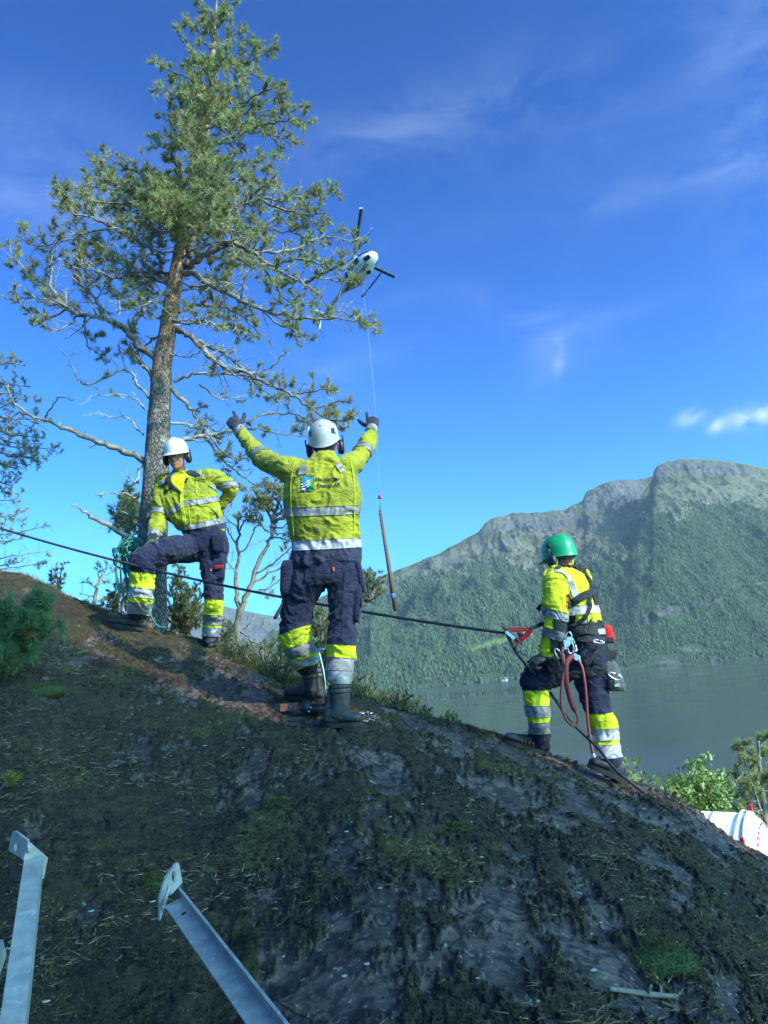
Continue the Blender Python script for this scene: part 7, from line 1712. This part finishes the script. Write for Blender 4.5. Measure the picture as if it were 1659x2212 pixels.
def surf(x, a, lift=.02):
    s = np.array(sec)[::-1]; w_ = np.interp(x, s[:, 0], s[:, 1]); lo_ = np.interp(x, s[:, 0], s[:, 2]); hi_ = np.interp(x, s[:, 0], s[:, 3]); k = (abs(math.cos(a)) ** 2.4 + abs(math.sin(a)) ** 2.4) ** (-1 / 2.4)
    return hp_pt(x, (w_ + lift) * math.cos(a) * k, (lo_ + hi_) / 2 + ((hi_ - lo_) / 2 + lift) * math.sin(a) * k)
def hpatch(name, mat, x0, x1, a0, a1, n=8, lift=.02, skew=0):
    mb = MB(); V = [surf(x + skew * (a - a0) / max(1e-6, a1 - a0), a, lift) for x in np.linspace(x0, x1, n) for a in np.linspace(a0, a1, n)]; mb.add(V, [(i * n + j, i * n + j + 1, (i + 1) * n + j + 1, (i + 1) * n + j) for i in range(n - 1) for j in range(n - 1)]); return mb.build(name, MATS[mat], H)
pi = math.pi
hpatch('windscreen', 'window_dark', 1.30, 2.50, .10 * pi, .475 * pi); hpatch('windscreen', 'window_dark', 1.30, 2.50, .525 * pi, .90 * pi)
for s0, s1 in ((-.10 * pi, .24 * pi), (.76 * pi, 1.10 * pi)):
    hpatch('door_window', 'window_dark', .35, 1.20, s0, s1, skew=-.0); hpatch('door_window', 'window_dark', -.55, .22, s0, s1); hpatch('door_window', 'window_dark', -1.25, -.72, s0, s1)
hpatch('chin_window', 'window_dark', 1.70, 2.35, -.30 * pi, -.09 * pi); hpatch('chin_window', 'window_dark', 1.70, 2.35, 1.09 * pi, 1.30 * pi)
mb = MB(); c_ = surf(.9, 1.40 * pi, 0); mb.rings([np.array([c_ - up_h * o + (fw * math.cos(a) + rt * math.sin(a)) * r for a in np.linspace(0, 2 * pi, 20, endpoint=False)]) for o, r in ((-.02, .26), (.05, .25), (.06, .2))]); mb.build('floor_window', MATS['window_dark'], H)
for s_ in (-1, 1):
    y_ = s_ * 1.05; mb = MB(); mb.tube(spline([hp_pt(2.15, y_, -1.30), hp_pt(1.9, y_, -1.48), hp_pt(1.5, y_, -1.52), hp_pt(0, y_, -1.52), hp_pt(-1.3, y_, -1.52)], 4), [.045] * 17, 8); sk_ = mb.build('skid', MATS['blade_dark'], H)
    for x_ in (.95, -.75): mb = MB(); mb.tube(spline([hp_pt(x_, 0, -.88), hp_pt(x_, s_ * .65, -1.0), hp_pt(x_, s_ * .98, -1.28), hp_pt(x_, y_, -1.5)], 4), [.045] * 13, 8); mb.build('cross_tube', MATS['blade_dark'], sk_)
    mb = MB(); mb.tube([hp_pt(2.1, y_, -1.32), hp_pt(1.3, s_ * 1.35, -1.28), hp_pt(-.6, s_ * 1.35, -1.28)], [.03] * 3, 6); mb.tube([hp_pt(-.6, s_ * 1.35, -1.28), hp_pt(-.8, y_, -1.5)], [.03] * 2, 6); mb.build('step', MATS['blade_dark'], sk_)
    mb = MB(); mb.box(hp_pt(-1.35, y_, -1.52), fw * .25, rt * .14, up_h * .03); mb.build('bear_paw', MATS['blade_dark'], sk_, smooth=False)
mb = MB(); mb.tube([hub - up_h * .9, hub + up_h * .12], [.12, .10], 10); mb.build('mast', MATS['heli_grey'], H)
ro = MB(); ro.ell(hub, fw * .32, rt * .32, up_h * .10, 16, 8); ro = ro.build('rotor_hub', MATS['heli_grey'], H)
for v in bl:
    d = vnorm(cam2w(v)); ch = np.cross(up_h, d); L_ = np.linalg.norm(v) * sc_m; mb = MB()
    mb.rings([np.array([hub + d * s + ch * w_ + up_h * h_ for w_, h_ in ((-cw * .7, 0), (-cw * .35, th_), (cw * .3, th_ * .9), (cw, 0), (cw * .3, -th_ * .4), (-cw * .35, -th_ * .5))]) for s, cw, th_ in ((.25, .06, .05), (.8, .08, .04), (1.2, .21, .02), (L_ * .97, .21, .015), (L_, .20, .01))]); b_ = mb.build('rotor_blade', MATS['blade_dark'], H)
    mb = MB(); mb.box(hub + d * (L_ - .04), d * .05, ch * .19, up_h * .032); mb.build('blade_tip', MATS['heli_white'], b_, smooth=False)
mb = MB(); mb.rings([np.array([hp_pt(x, y_, z_) for x, z_ in ((-6.1, .40), (-6.6, .42), (-6.75, .36), (-6.2, .33))]) for y_ in (-1.25, 1.25)]); mb.build('tailplane', MATS['heli_white'], H, smooth=False)
mb = MB(); mb.rings([np.array([hp_pt(x, y_, z_) for x, z_ in ((-6.9, .45), (-7.7, .45), (-8.3, 1.75), (-7.85, 1.75))]) for y_ in (-.06, .06)]); mb.build('tail_fin', MATS['heli_red'], H, smooth=False)
mb = MB(); mb.rings([np.array([hp_pt(x, y_, z_) for x, z_ in ((-7.0, .38), (-7.6, .38), (-7.9, -.45), (-7.6, -.45))]) for y_ in (-.05, .05)]); mb.build('lower_fin', MATS['heli_white'], H, smooth=False)
mb = MB(); mb.box(hp_pt(-7.5, .28, .5), fw * .09, rt * .02, up_h * .92); mb.build('tail_rotor', MATS['blade_dark'], H, smooth=False)
mb = MB(); mb.tube([hp_pt(.1, -.35, -.93), hp_pt(-.15, 0, -1.45), hp_pt(.1, .35, -.93)], [.03] * 3, 6); mb.tube([hp_pt(-.5, -.3, -.93), hp_pt(-.15, 0, -1.45), hp_pt(-.5, .3, -.93)], [.03] * 3, 6); mb.box(hp_pt(-.15, 0, -1.55), fw * .07, rt * .07, up_h * .14); mb.build('cargo_hook', MATS['blade_dark'], H)
pst = [surf(x, 1.28 * pi, .015) for x in (1.7, 1.5, 1.3, 1.1, .9)]
for k, x_ in enumerate(np.linspace(1.62, .98, 7)):
    if k == 2: mb = MB(); mb.box(surf(x_, 1.62 * pi, .015), fw * .035, rt * .02, up_h * .005); mb.build('marking', MATS['blade_dark'], H, smooth=False); continue
    mb = MB(); mb.box(surf(x_, 1.62 * pi, .015), fw * .03, rt * .09, up_h * .02); mb.build('marking', MATS['blade_dark'], H, smooth=False)
# long line and pole
hk = hp_pt(-.15, 0, -1.7); ptop = D(821, 1102, 68.5); pbot = D(855, 1319, 68.5); ring_ = D(820.5, 1073, 68.5)
mid = (hk * .5 + ring_ * .5) + R_ * .25
o = MB(); o.tube(spline([hk, mid, ring_], 10), [.014] * 21, 5); tag(o.build('long_line', MATS['heli_grey']), 'thin long line hanging from the helicopter down to the pole', 'line')
o = empty('lifting_hook', ring_, 'small red lifting hook above the hanging pole', 'hook'); mb = MB(); mb.ell(ring_, X_ * .16, Yv * .16, Z_ * .22, 10, 8); mb.build('weight', MATS['red_paint'], o)
mb = MB(); mb.tube([ring_ - Z_ * .2 - X_ * .2, ring_ - X_ * .0 + Z_ * .05, ring_ - Z_ * .2 + X_ * .2], [.06] * 3, 6); mb.build('hook', MATS['red_paint'], o)
mb = MB(); mb.tube([ring_ - Z_ * .2, ptop], [.04, .04], 5); mb.tube([ring_ - Z_ * .2, ptop + (pbot - ptop) * .07 + X_ * .1], [.03, .03], 5); mb.build('sling', MATS['green_rope'], o)
PO = empty('utility_pole', pbot, 'brown wooden power pole hanging upright from the helicopter line', 'pole'); mb = MB(); mb.tube([ptop, ptop * .5 + pbot * .5, pbot], [.15, .19, .23], 14); mb.build('pole', MATS['wood_pole'], PO)
ad = vnorm(pbot - ptop)
for s_, mt_, r_k, w_k in ((.04, 'green_rope', .175, .07), (.10, 'green_rope', .18, .04), (.18, 'green_rope', .185, .03), (.35, 'blue_tape', .20, .05)): mb = MB(); c_ = ptop + (pbot - ptop) * s_; mb.tube([c_ - ad * w_k, c_ + ad * w_k], [r_k] * 2, 14); mb.build('tape', MATS[mt_], PO)
mb = MB(); c_ = ptop + (pbot - ptop) * .855; mb.ell(c_ - X_ * .03, X_ * .27, Yv * .27, ad * .42, 10, 8); V, F = remesh(mb, .06, 0); V = V + .06 * np.column_stack([fbm(V * 3, 2, k) for k in range(3)]); mesh_np('wrapped_bag', V, F, MATS['blue_tape'], PO)
# ------------------------------------------------------------------ buildings on the far shore
plain('house_white', (.50, .48, .45), .8); plain('house_red', (.30, .06, .045), .8); plain('roof_grey', (.12, .11, .11), .8)
def house(px, py, w_, d_, h_, mat, label, Yd, rot=.3, group='farm houses across the fjord'):
    p = D(px, py, Yd); t = empty('house', p, label, 'house', group); ca, sa = math.cos(rot), math.sin(rot); a = np.array([ca, sa, 0]); b = np.array([-sa, ca, 0])
    mb = MB(); mb.box(p + Z_ * (h_ / 2 - 4), a * w_ / 2, b * d_ / 2, Z_ * (h_ / 2 + 4)); mb.build('wall', MATS[mat], t, smooth=False)
    mb = MB(); e = .8; V = [p + a * sx_ * (w_ / 2 + e) + b * sy_ * (d_ / 2 + e) + Z_ * h_ for sx_ in (-1, 1) for sy_ in (-1, 1)] + [p + a * sx_ * (w_ / 2 + e) + Z_ * (h_ + d_ * .4) for sx_ in (-1, 1)]
    mb.add(V, [(0, 2, 5, 4), (1, 4, 5, 3), (0, 4, 1), (2, 3, 5), (0, 1, 3, 2)]); mb.build('roof', MATS['roof_grey'], t, smooth=False); return t
bvhA = BVHTree.FromPolygons([Vector(v) for v in gA[0].reshape(-1, 3)], [(int(i * 430 + j), int(i * 430 + j + 1), int((i + 1) * 430 + j + 1), int((i + 1) * 430 + j)) for i in range(229) for j in range(429)])
for k, (px, py, w_, d_, h_, mat, lab) in enumerate([(1136, 1372, 22, 14, 9, 'house_white', 'white farm house on the green field just behind the rope grab'), (1128, 1376, 15, 10, 6, 'house_red', 'red barn beside the white farm house on the green field'),
        (1112, 1380, 14, 10, 7, 'house_white', 'small white house left of the red barn on the green field'), (1147, 1374, 18, 10, 6, 'house_red', 'red house right of the white farm house near the worker\'s sleeve'),
        (1092, 1478 - 8, 46, 16, 5, 'house_white', 'long white boathouse at the water below the farm field'), (1074, 1477, 30, 14, 7, 'house_white', 'white quay building left of the long boathouse'), (1062, 1480, 20, 12, 6, 'house_white', 'small white shed leftmost on the far shore')]):
    h = bvhA.ray_cast(Vector((0, 0, 0)), Vector(vnorm(ray(px, py))))
    if h[0] is not None: house(px, py, w_, d_, h_, mat, lab, h[0][1] - 4, .3 * k)
# ================================================================== GROUND COVER
def blades(name, label, cat, B, dirs, ln, wd, mat, tint):
    n = len(B); w = np.cross(dirs, RNG.normal(size=(n, 3))); w /= np.linalg.norm(w, axis=1)[:, None]; w *= wd[:, None]
    V = np.stack([B - w, B + w, B + dirs * ln[:, None]], 1).reshape(-1, 3); o = mesh_np(name, V, np.arange(n * 3).reshape(-1, 3), MATS[mat], smooth=False)
    set_attr(o, 'tint', np.repeat(tint, 3)); return tag(o, label, cat, kind='stuff')
def tint_mat(name, stops, rough=.8):
    m = MT(name); cr = m.n('ShaderNodeValToRGB'); m.l(m.attr('tint'), cr.inputs[0]); e = cr.color_ramp.elements; e[0].position = stops[0][0]; e[0].color = (*stops[0][1], 1); e[1].position = stops[-1][0]; e[1].color = (*stops[-1][1], 1)
    for p, c in stops[1:-1]: q = e.new(p); q.color = (*c, 1)
    m.set(Base_Color=cr.outputs[0], Roughness=rough); m.b.inputs['Specular IOR Level'].default_value = .2; return m.m
tint_mat('moss_blades', [(0, (.014, .010, .007)), (.35, (.034, .021, .012)), (.6, (.066, .046, .016)), (.85, (.145, .115, .028)), (1, (.30, .22, .10))])
tint_mat('litter', [(0, (.10, .060, .030)), (.6, (.22, .14, .075)), (1, (.32, .25, .16))]); tint_mat('grass_blades', [(0, (.030, .050, .014)), (.6, (.075, .110, .028)), (.85, (.15, .16, .05)), (1, (.26, .22, .12))])
tint_mat('lichen_crust', [(0, (.30, .32, .26)), (.5, (.45, .46, .36)), (1, (.34, .40, .26))]); tint_mat('heather', [(0, (.030, .040, .018)), (.6, (.060, .075, .028)), (1, (.10, .07, .05))]); tint_mat('peat', [(0, (.010, .008, .007)), (1, (.030, .024, .019))])
tint_mat('cushion_fronds', [(0, (.026, .030, .009)), (.6, (.070, .072, .018)), (1, (.15, .14, .04))])
def scatter(n, u0=-.62, u1=.56, y0=1.9, y1=6.6, bias=1.6):
    u = RNG.uniform(u0, u1, n); t = RNG.random(n) ** 1.0
    y = y0 * (y1 / y0) ** t; return u * y, y
x, y = scatter(230000); z, m = ground_parts(x, y); P2d = np.column_stack([x, y])
pat = fbm(P2d * 7, 4, 90); keep = RNG.random(len(x)) < np.clip((m - .25) * 1.2, 0.02, 1) * np.clip(.5 + 1.2 * pat, .1, 1)
x, y, z, pat = x[keep], y[keep], z[keep], pat[keep]; n = len(x); dirs = RNG.normal(size=(n, 3)) * .8; dirs[:, 2] = np.abs(dirs[:, 2]) * .6 + .5; dirs /= np.linalg.norm(dirs, axis=1)[:, None]
g = fbm(np.column_stack([x, y]) * 1.5, 4, 92); tint = np.clip(.36 + 1.0 * g + .25 * pat + RNG.normal(0, .14, n), 0, 1)
blades('moss', 'dark moss and peat covering the rock in patches', 'moss', np.column_stack([x, y, z - .003]), dirs, RNG.uniform(.005, .015, n) * (1 + .08 * y), RNG.uniform(.0012, .0035, n) * (1 + .15 * y), 'moss_blades', tint)
# pine needle litter
x, y = scatter(26000, y0=1.9, y1=6.0); z, m = ground_parts(x, y); cl_ = fbm(np.column_stack([x, y]) * 2.3, 4, 95); keep = RNG.random(len(x)) < np.clip(.25 + 1.6 * cl_, .03, 1) * (.25 + .75 * m); x, y, z = x[keep], y[keep], z[keep]; n = len(x)
a = RNG.uniform(0, 6.28, n); dirs = np.column_stack([np.cos(a), np.sin(a), RNG.normal(.12, .25, n)]); dirs /= np.linalg.norm(dirs, axis=1)[:, None]
B = np.column_stack([x, y, z + .006 + RNG.random(n) * .010]); B = np.concatenate([B, B]); a2 = a + RNG.normal(0, .25, n); d2 = np.column_stack([np.cos(a2), np.sin(a2), RNG.normal(.12, .2, n)]); d2 /= np.linalg.norm(d2, axis=1)[:, None]; dirs = np.concatenate([dirs, d2])
blades('needle_litter', 'dry brown pine needles strewn over moss and rock', 'pine needles', B, dirs, RNG.uniform(.025, .060, 2 * n), RNG.uniform(.0008, .0018, 2 * n), 'litter', RNG.random(2 * n))
# lumps of peat and moss standing proud
def lumps(name, label, cat, n, mat, size, region, seed, tint_fn=None, need_moss=None, flat=.5):
    rs = np.random.default_rng(seed); V = []; F = []; T_ = []; base = 0
    ico = bpy.data.meshes.new('t'); bm = bmesh.new(); bmesh.ops.create_icosphere(bm, subdivisions=2, radius=1.0); IV = np.array([v.co[:] for v in bm.verts]); IF = np.array([[q.index for q in f.verts] for f in bm.faces]); bm.free(); bpy.data.meshes.remove(ico)
    x, y = region(rs, n * 3); z, m = ground_parts(x, y); ok = np.ones(len(x), bool) if need_moss is None else ((m > .5) == need_moss); x, y, z = x[ok][:n], y[ok][:n], z[ok][:n]
    for k in range(len(x)):
        s = size[0] + (size[1] - size[0]) * rs.random() ** 2; q = IV * s * np.array([1 + .5 * rs.random(), 1 + .5 * rs.random(), flat]); q = q * (1 + .35 * fbm(IV * 1.9 + k * 3.1, 3, seed))[:, None]
        V.append(q + np.array([x[k], y[k], z[k]])); F.append(IF + base); base += len(IV); T_ += [rs.random()] * len(IV)
    o = mesh_np(name, np.concatenate(V), np.concatenate(F), MATS[mat], smooth=False); set_attr(o, 'tint', T_); return tag(o, label, cat, kind='stuff')
reg = lambda rs, n: (lambda u, t: (u * 1.9 * (6.0 / 1.9) ** t, 1.9 * (6.0 / 1.9) ** t))(rs.uniform(-.6, .55, n), rs.random(n))
lumps('peat_crumbs', 'crumbs of torn dark peat lying on the rock', 'peat', 2200, 'peat', (.003, .013), reg, 5, need_moss=True)
lumps('lichen', 'small pale lichen scabs on the rock and moss', 'lichen', 260, 'lichen_crust', (.002, .010), reg, 6, flat=.22)
# moss cushions: single things one can point at
cu = MT('moss_cushion'); cn = cu.noise(60, 5, .7); cu.set(Base_Color=cu.mix(cu.rng(cn, .35, .65), (.020, .032, .008), (.060, .085, .018)), Roughness=.95); cu.bump(cu.noise(220, 3), .9, .008)
for k, (px, py, r, lab) in enumerate([(98, 1492, .095, 'round green moss cushion on the left below the young pine'), (326, 1902, .045, 'round bright moss cushion behind the head of the slanting bracket'), (1545 - 120, 2072, .10, 'large domed olive moss cushion near the dry stick'), (600, 1735, .05, 'small green moss cushion in the middle of the slope'),
        (985, 1790, .06, 'yellow green moss cushion right of the middle of the slope')]):
    g = ground_hit(px, py); mb = MB(); mb.ell(g - Z_ * .01, X_ * r * 1.25, Yv * r, Z_ * r * .5, 28, 16); V = np.concatenate(mb.V); V = V + .18 * r * np.column_stack([fbm(V * 14 / (r * 10), 3, k + q) for q in range(3)])
    o = mesh_np('moss_cushion', V, mb.F, MATS['moss_cushion']); tag(o, lab, 'moss cushion', 'moss cushions on the slope')
    rs = np.random.default_rng(k); Ft_ = np.array([f[:3] for f in mb.F]); fi_ = rs.integers(0, len(Ft_), 2600); w_ = rs.dirichlet([1, 1, 1], 2600); Bq = (V[Ft_[fi_]] * w_[:, :, None]).sum(1); dq = Bq - (g - Z_ * r * .3); dq /= np.linalg.norm(dq, axis=1)[:, None]; dq += rs.normal(size=dq.shape) * .35
    wq = np.cross(dq, rs.normal(size=dq.shape)); wq = wq / np.linalg.norm(wq, axis=1)[:, None] * .0016; Vq = np.stack([Bq - wq, Bq + wq, Bq + dq * rs.uniform(.005, .014, 2600)[:, None]], 1).reshape(-1, 3)
    oo = mesh_np('moss_fronds', Vq, np.arange(7800).reshape(-1, 3), MATS['cushion_fronds'], o, smooth=False); set_attr(oo, 'tint', np.repeat(rs.random(2600), 3)); oo['kind'] = 'stuff'
# grass and heather on the crest
def verge(name, label, cat, px_list, n, ln, mat, seed, tint_mu=.5, spread=(.0, .5), wd=(.0012, .003), lean=.3, lift=0.0):
    rs = np.random.default_rng(seed); px = np.interp(rs.random(n), np.linspace(0, 1, len(px_list)), px_list)
    cy = np.interp(px, CREST[:, 0], CREST[:, 1]); yc = np.interp(px, CREST[:, 0], CREST[:, 2]); P = D(px, cy, yc); u = P[:, 0] / P[:, 1]; y = yc + rs.uniform(spread[0], spread[1], n); x = u * y; z = ground_z(x, y)
    c = fbm(np.column_stack([x, y]) * 5, 3, seed); dirs = np.column_stack([rs.normal(0, lean, n) + .3 * c, rs.normal(0, lean, n), np.ones(n)]); dirs /= np.linalg.norm(dirs, axis=1)[:, None]
    L_ = rs.uniform(*ln, n) * np.clip(.7 + 1.0 * c, .3, 1.6)
    return blades(name, label, cat, np.column_stack([x, y, z - .01 + lift]), dirs, L_, rs.uniform(*wd, n), mat, np.clip(tint_mu + .5 * c + rs.normal(0, .2, n), 0, 1))
verge('grass', 'green and yellow grass along the rock crest between the workers', 'grass', [470, 520, 560, 610, 640], 9000, (.03, .09), 'grass_blades', 21, .3, (-.35, .7))
verge('heather', 'dark heather tufts between the left and the middle worker', 'heather', [480, 540, 600, 650, 690], 16000, (.05, .15), 'heather', 22, .45, (-.25, .9), wd=(.002, .005), lean=.7)
verge('grass', 'short green grass under the heather right of the middle worker', 'grass', [740, 780, 830, 880, 930], 9000, (.03, .09), 'grass_blades', 23, .35, (-.25, .5), lean=.6, wd=(.0015, .0035))
verge('grass', 'short yellow moss and grass on the crest beside the left worker', 'grass', [180, 240, 300, 420, 470], 7000, (.015, .05), 'grass_blades', 24, .75, (-.5, .4))
verge('grass', 'thin grass on the skyline at the far left', 'grass', [-40, 40, 100, 160], 2500, (.02, .08), 'grass_blades', 25, .75, (-.3, .4))
verge('moss_fringe', 'ragged moss and peat fringe along the right rock edge', 'moss', [930, 1100, 1250, 1420, 1560], 12000, (.006, .020), 'moss_blades', 26, .5, (-.5, .15), wd=(.002, .005), lean=.8)
# ================================================================== TREES BEHIND THE PHOTOGRAPHER (they shade the near rock)
sh_ = np.array([math.sin(SUN_AZ), -math.cos(SUN_AZ)]); pw = np.array([math.cos(SUN_AZ), math.sin(SUN_AZ)]); TANE = math.tan(SUN_EL)
KW = np.array([(-6, 3.0), (0, 3.6), (2.0, 4.6), (3.0, 4.7), (3.15, 4.2), (3.36, 2.0), (3.6, 1.75), (3.93, 1.7), (4.02, 3.1), (4.45, 3.2), (4.58, 1.3), (4.72, .3), (5.2, -.3), (6.0, -.8), (7.5, -1.2), (9, -2.0)])  # crown tops shaped so the shade covers the rock and spares the workers
def leaf_tree(label, w0, s0, rw, zlo, seed, nleaf):
    rs = np.random.default_rng(seed); b = sh_ * s0 + pw * w0; bz = ground_base([b[0]], [b[1]])[0]
    t = empty('broadleaf_tree', (b[0], b[1], bz), label, 'tree', 'trees behind the photographer')
    n = nleaf * 3; w = w0 + rs.normal(0, .5, n) * rw * 1.1; s = s0 + rs.normal(0, .9, n); top = np.interp(w, KW[:, 0], KW[:, 1]) + TANE * s + .30 * fbm(np.column_stack([w * 3, s * 1.5]), 3, seed)
    z = top - (top - zlo) * rs.random(n) ** 1.15
    P = np.column_stack([sh_[0] * s + pw[0] * w, sh_[1] * s + pw[1] * w, z]); hole = fbm(P * 1.3, 3, seed + 2); ok = (hole > -.55); P = P[ok][:nleaf]; n = len(P)
    a = rs.normal(size=(n, 3)); a /= np.linalg.norm(a, axis=1)[:, None]; bb = np.cross(a, rs.normal(size=(n, 3))); bb /= np.linalg.norm(bb, axis=1)[:, None]; k = rs.uniform(.06, .12, n)[:, None]
    V = np.stack([P - a * k, P + bb * k * .6, P + a * k, P - bb * k * .6], 1).reshape(-1, 3); o = mesh_np('crown', V, np.arange(n * 4).reshape(-1, 4), MATS['birch_leaves'], t, smooth=False); set_attr(o, 'tint', np.repeat(rs.random(n) * .5, 4))
    mb = MB(); topz = float(np.median(P[:, 2])) + 1.5; pts = [np.array([b[0], b[1], bz - .3]), np.array([b[0] + .2, b[1], (bz + topz) / 2]), np.array([b[0], b[1] + .2, topz])]; mb.tube(spline(pts, 5), np.linspace(.16, .04, 11), 8)
    mb.build('trunk', MATS['stick_bark'], t)
    for q in range(9):
        h = .35 + .06 * q; p0 = np.array([b[0], b[1], bz * (1 - h) + topz * h]); p1 = P[rs.integers(0, n)]; m = MB(); m.tube(spline([p0, (p0 + p1) / 2 + [0, 0, .2], p1], 4), np.linspace(.05, .012, 9), 5); m.build('branch', MATS['stick_bark'], t)
for k, (w0, s0, rw, nl_, lab) in enumerate([(-1.6, 11.5, 1.1, 8000, 'leafy tree behind the photographer, first on the left of its row'), (.3, 12.2, 1.0, 9000, 'leafy tree behind the photographer, second of its row'), (1.9, 11.8, .9, 10000, 'tall leafy tree behind the photographer in the middle of its row'),
        (2.85, 12.6, .55, 6000, 'narrow tall leafy tree behind the photographer'), (3.9, 12.0, .8, 8000, 'leafy tree behind the photographer right of the tall one'), (5.0, 12.6, .9, 9000, 'lower leafy tree behind the photographer near the row end'), (6.8, 12.0, 1.1, 8000, 'lowest leafy tree behind the photographer at the row end')]):
    leaf_tree(lab, w0, s0, rw, 6.0, 100 + k, nl_)

# ================================================================== AIR
hz = bpy.data.materials.new('haze_air'); hz.use_nodes = True; hz.node_tree.nodes.clear()
ho_ = hz.node_tree.nodes.new('ShaderNodeOutputMaterial'); hv = hz.node_tree.nodes.new('ShaderNodeVolumePrincipled'); hz.node_tree.links.new(hv.outputs[0], ho_.inputs['Volume'])
hv.inputs['Color'].default_value = (.74, .86, 1.0, 1); hv.inputs['Density'].default_value = 3.2e-5; hv.inputs['Anisotropy'].default_value = 0.0
mb = MB(); mb.box(np.array([0, 4200, 800.0]), [13000, 0, 0], [0, 5200, 0], [0, 0, 861.5]); o = mb.build('haze', hz, smooth=False); tag(o, kind='stuff')
o['label'] = 'thin blue air over the fjord'; o['category'] = 'haze'
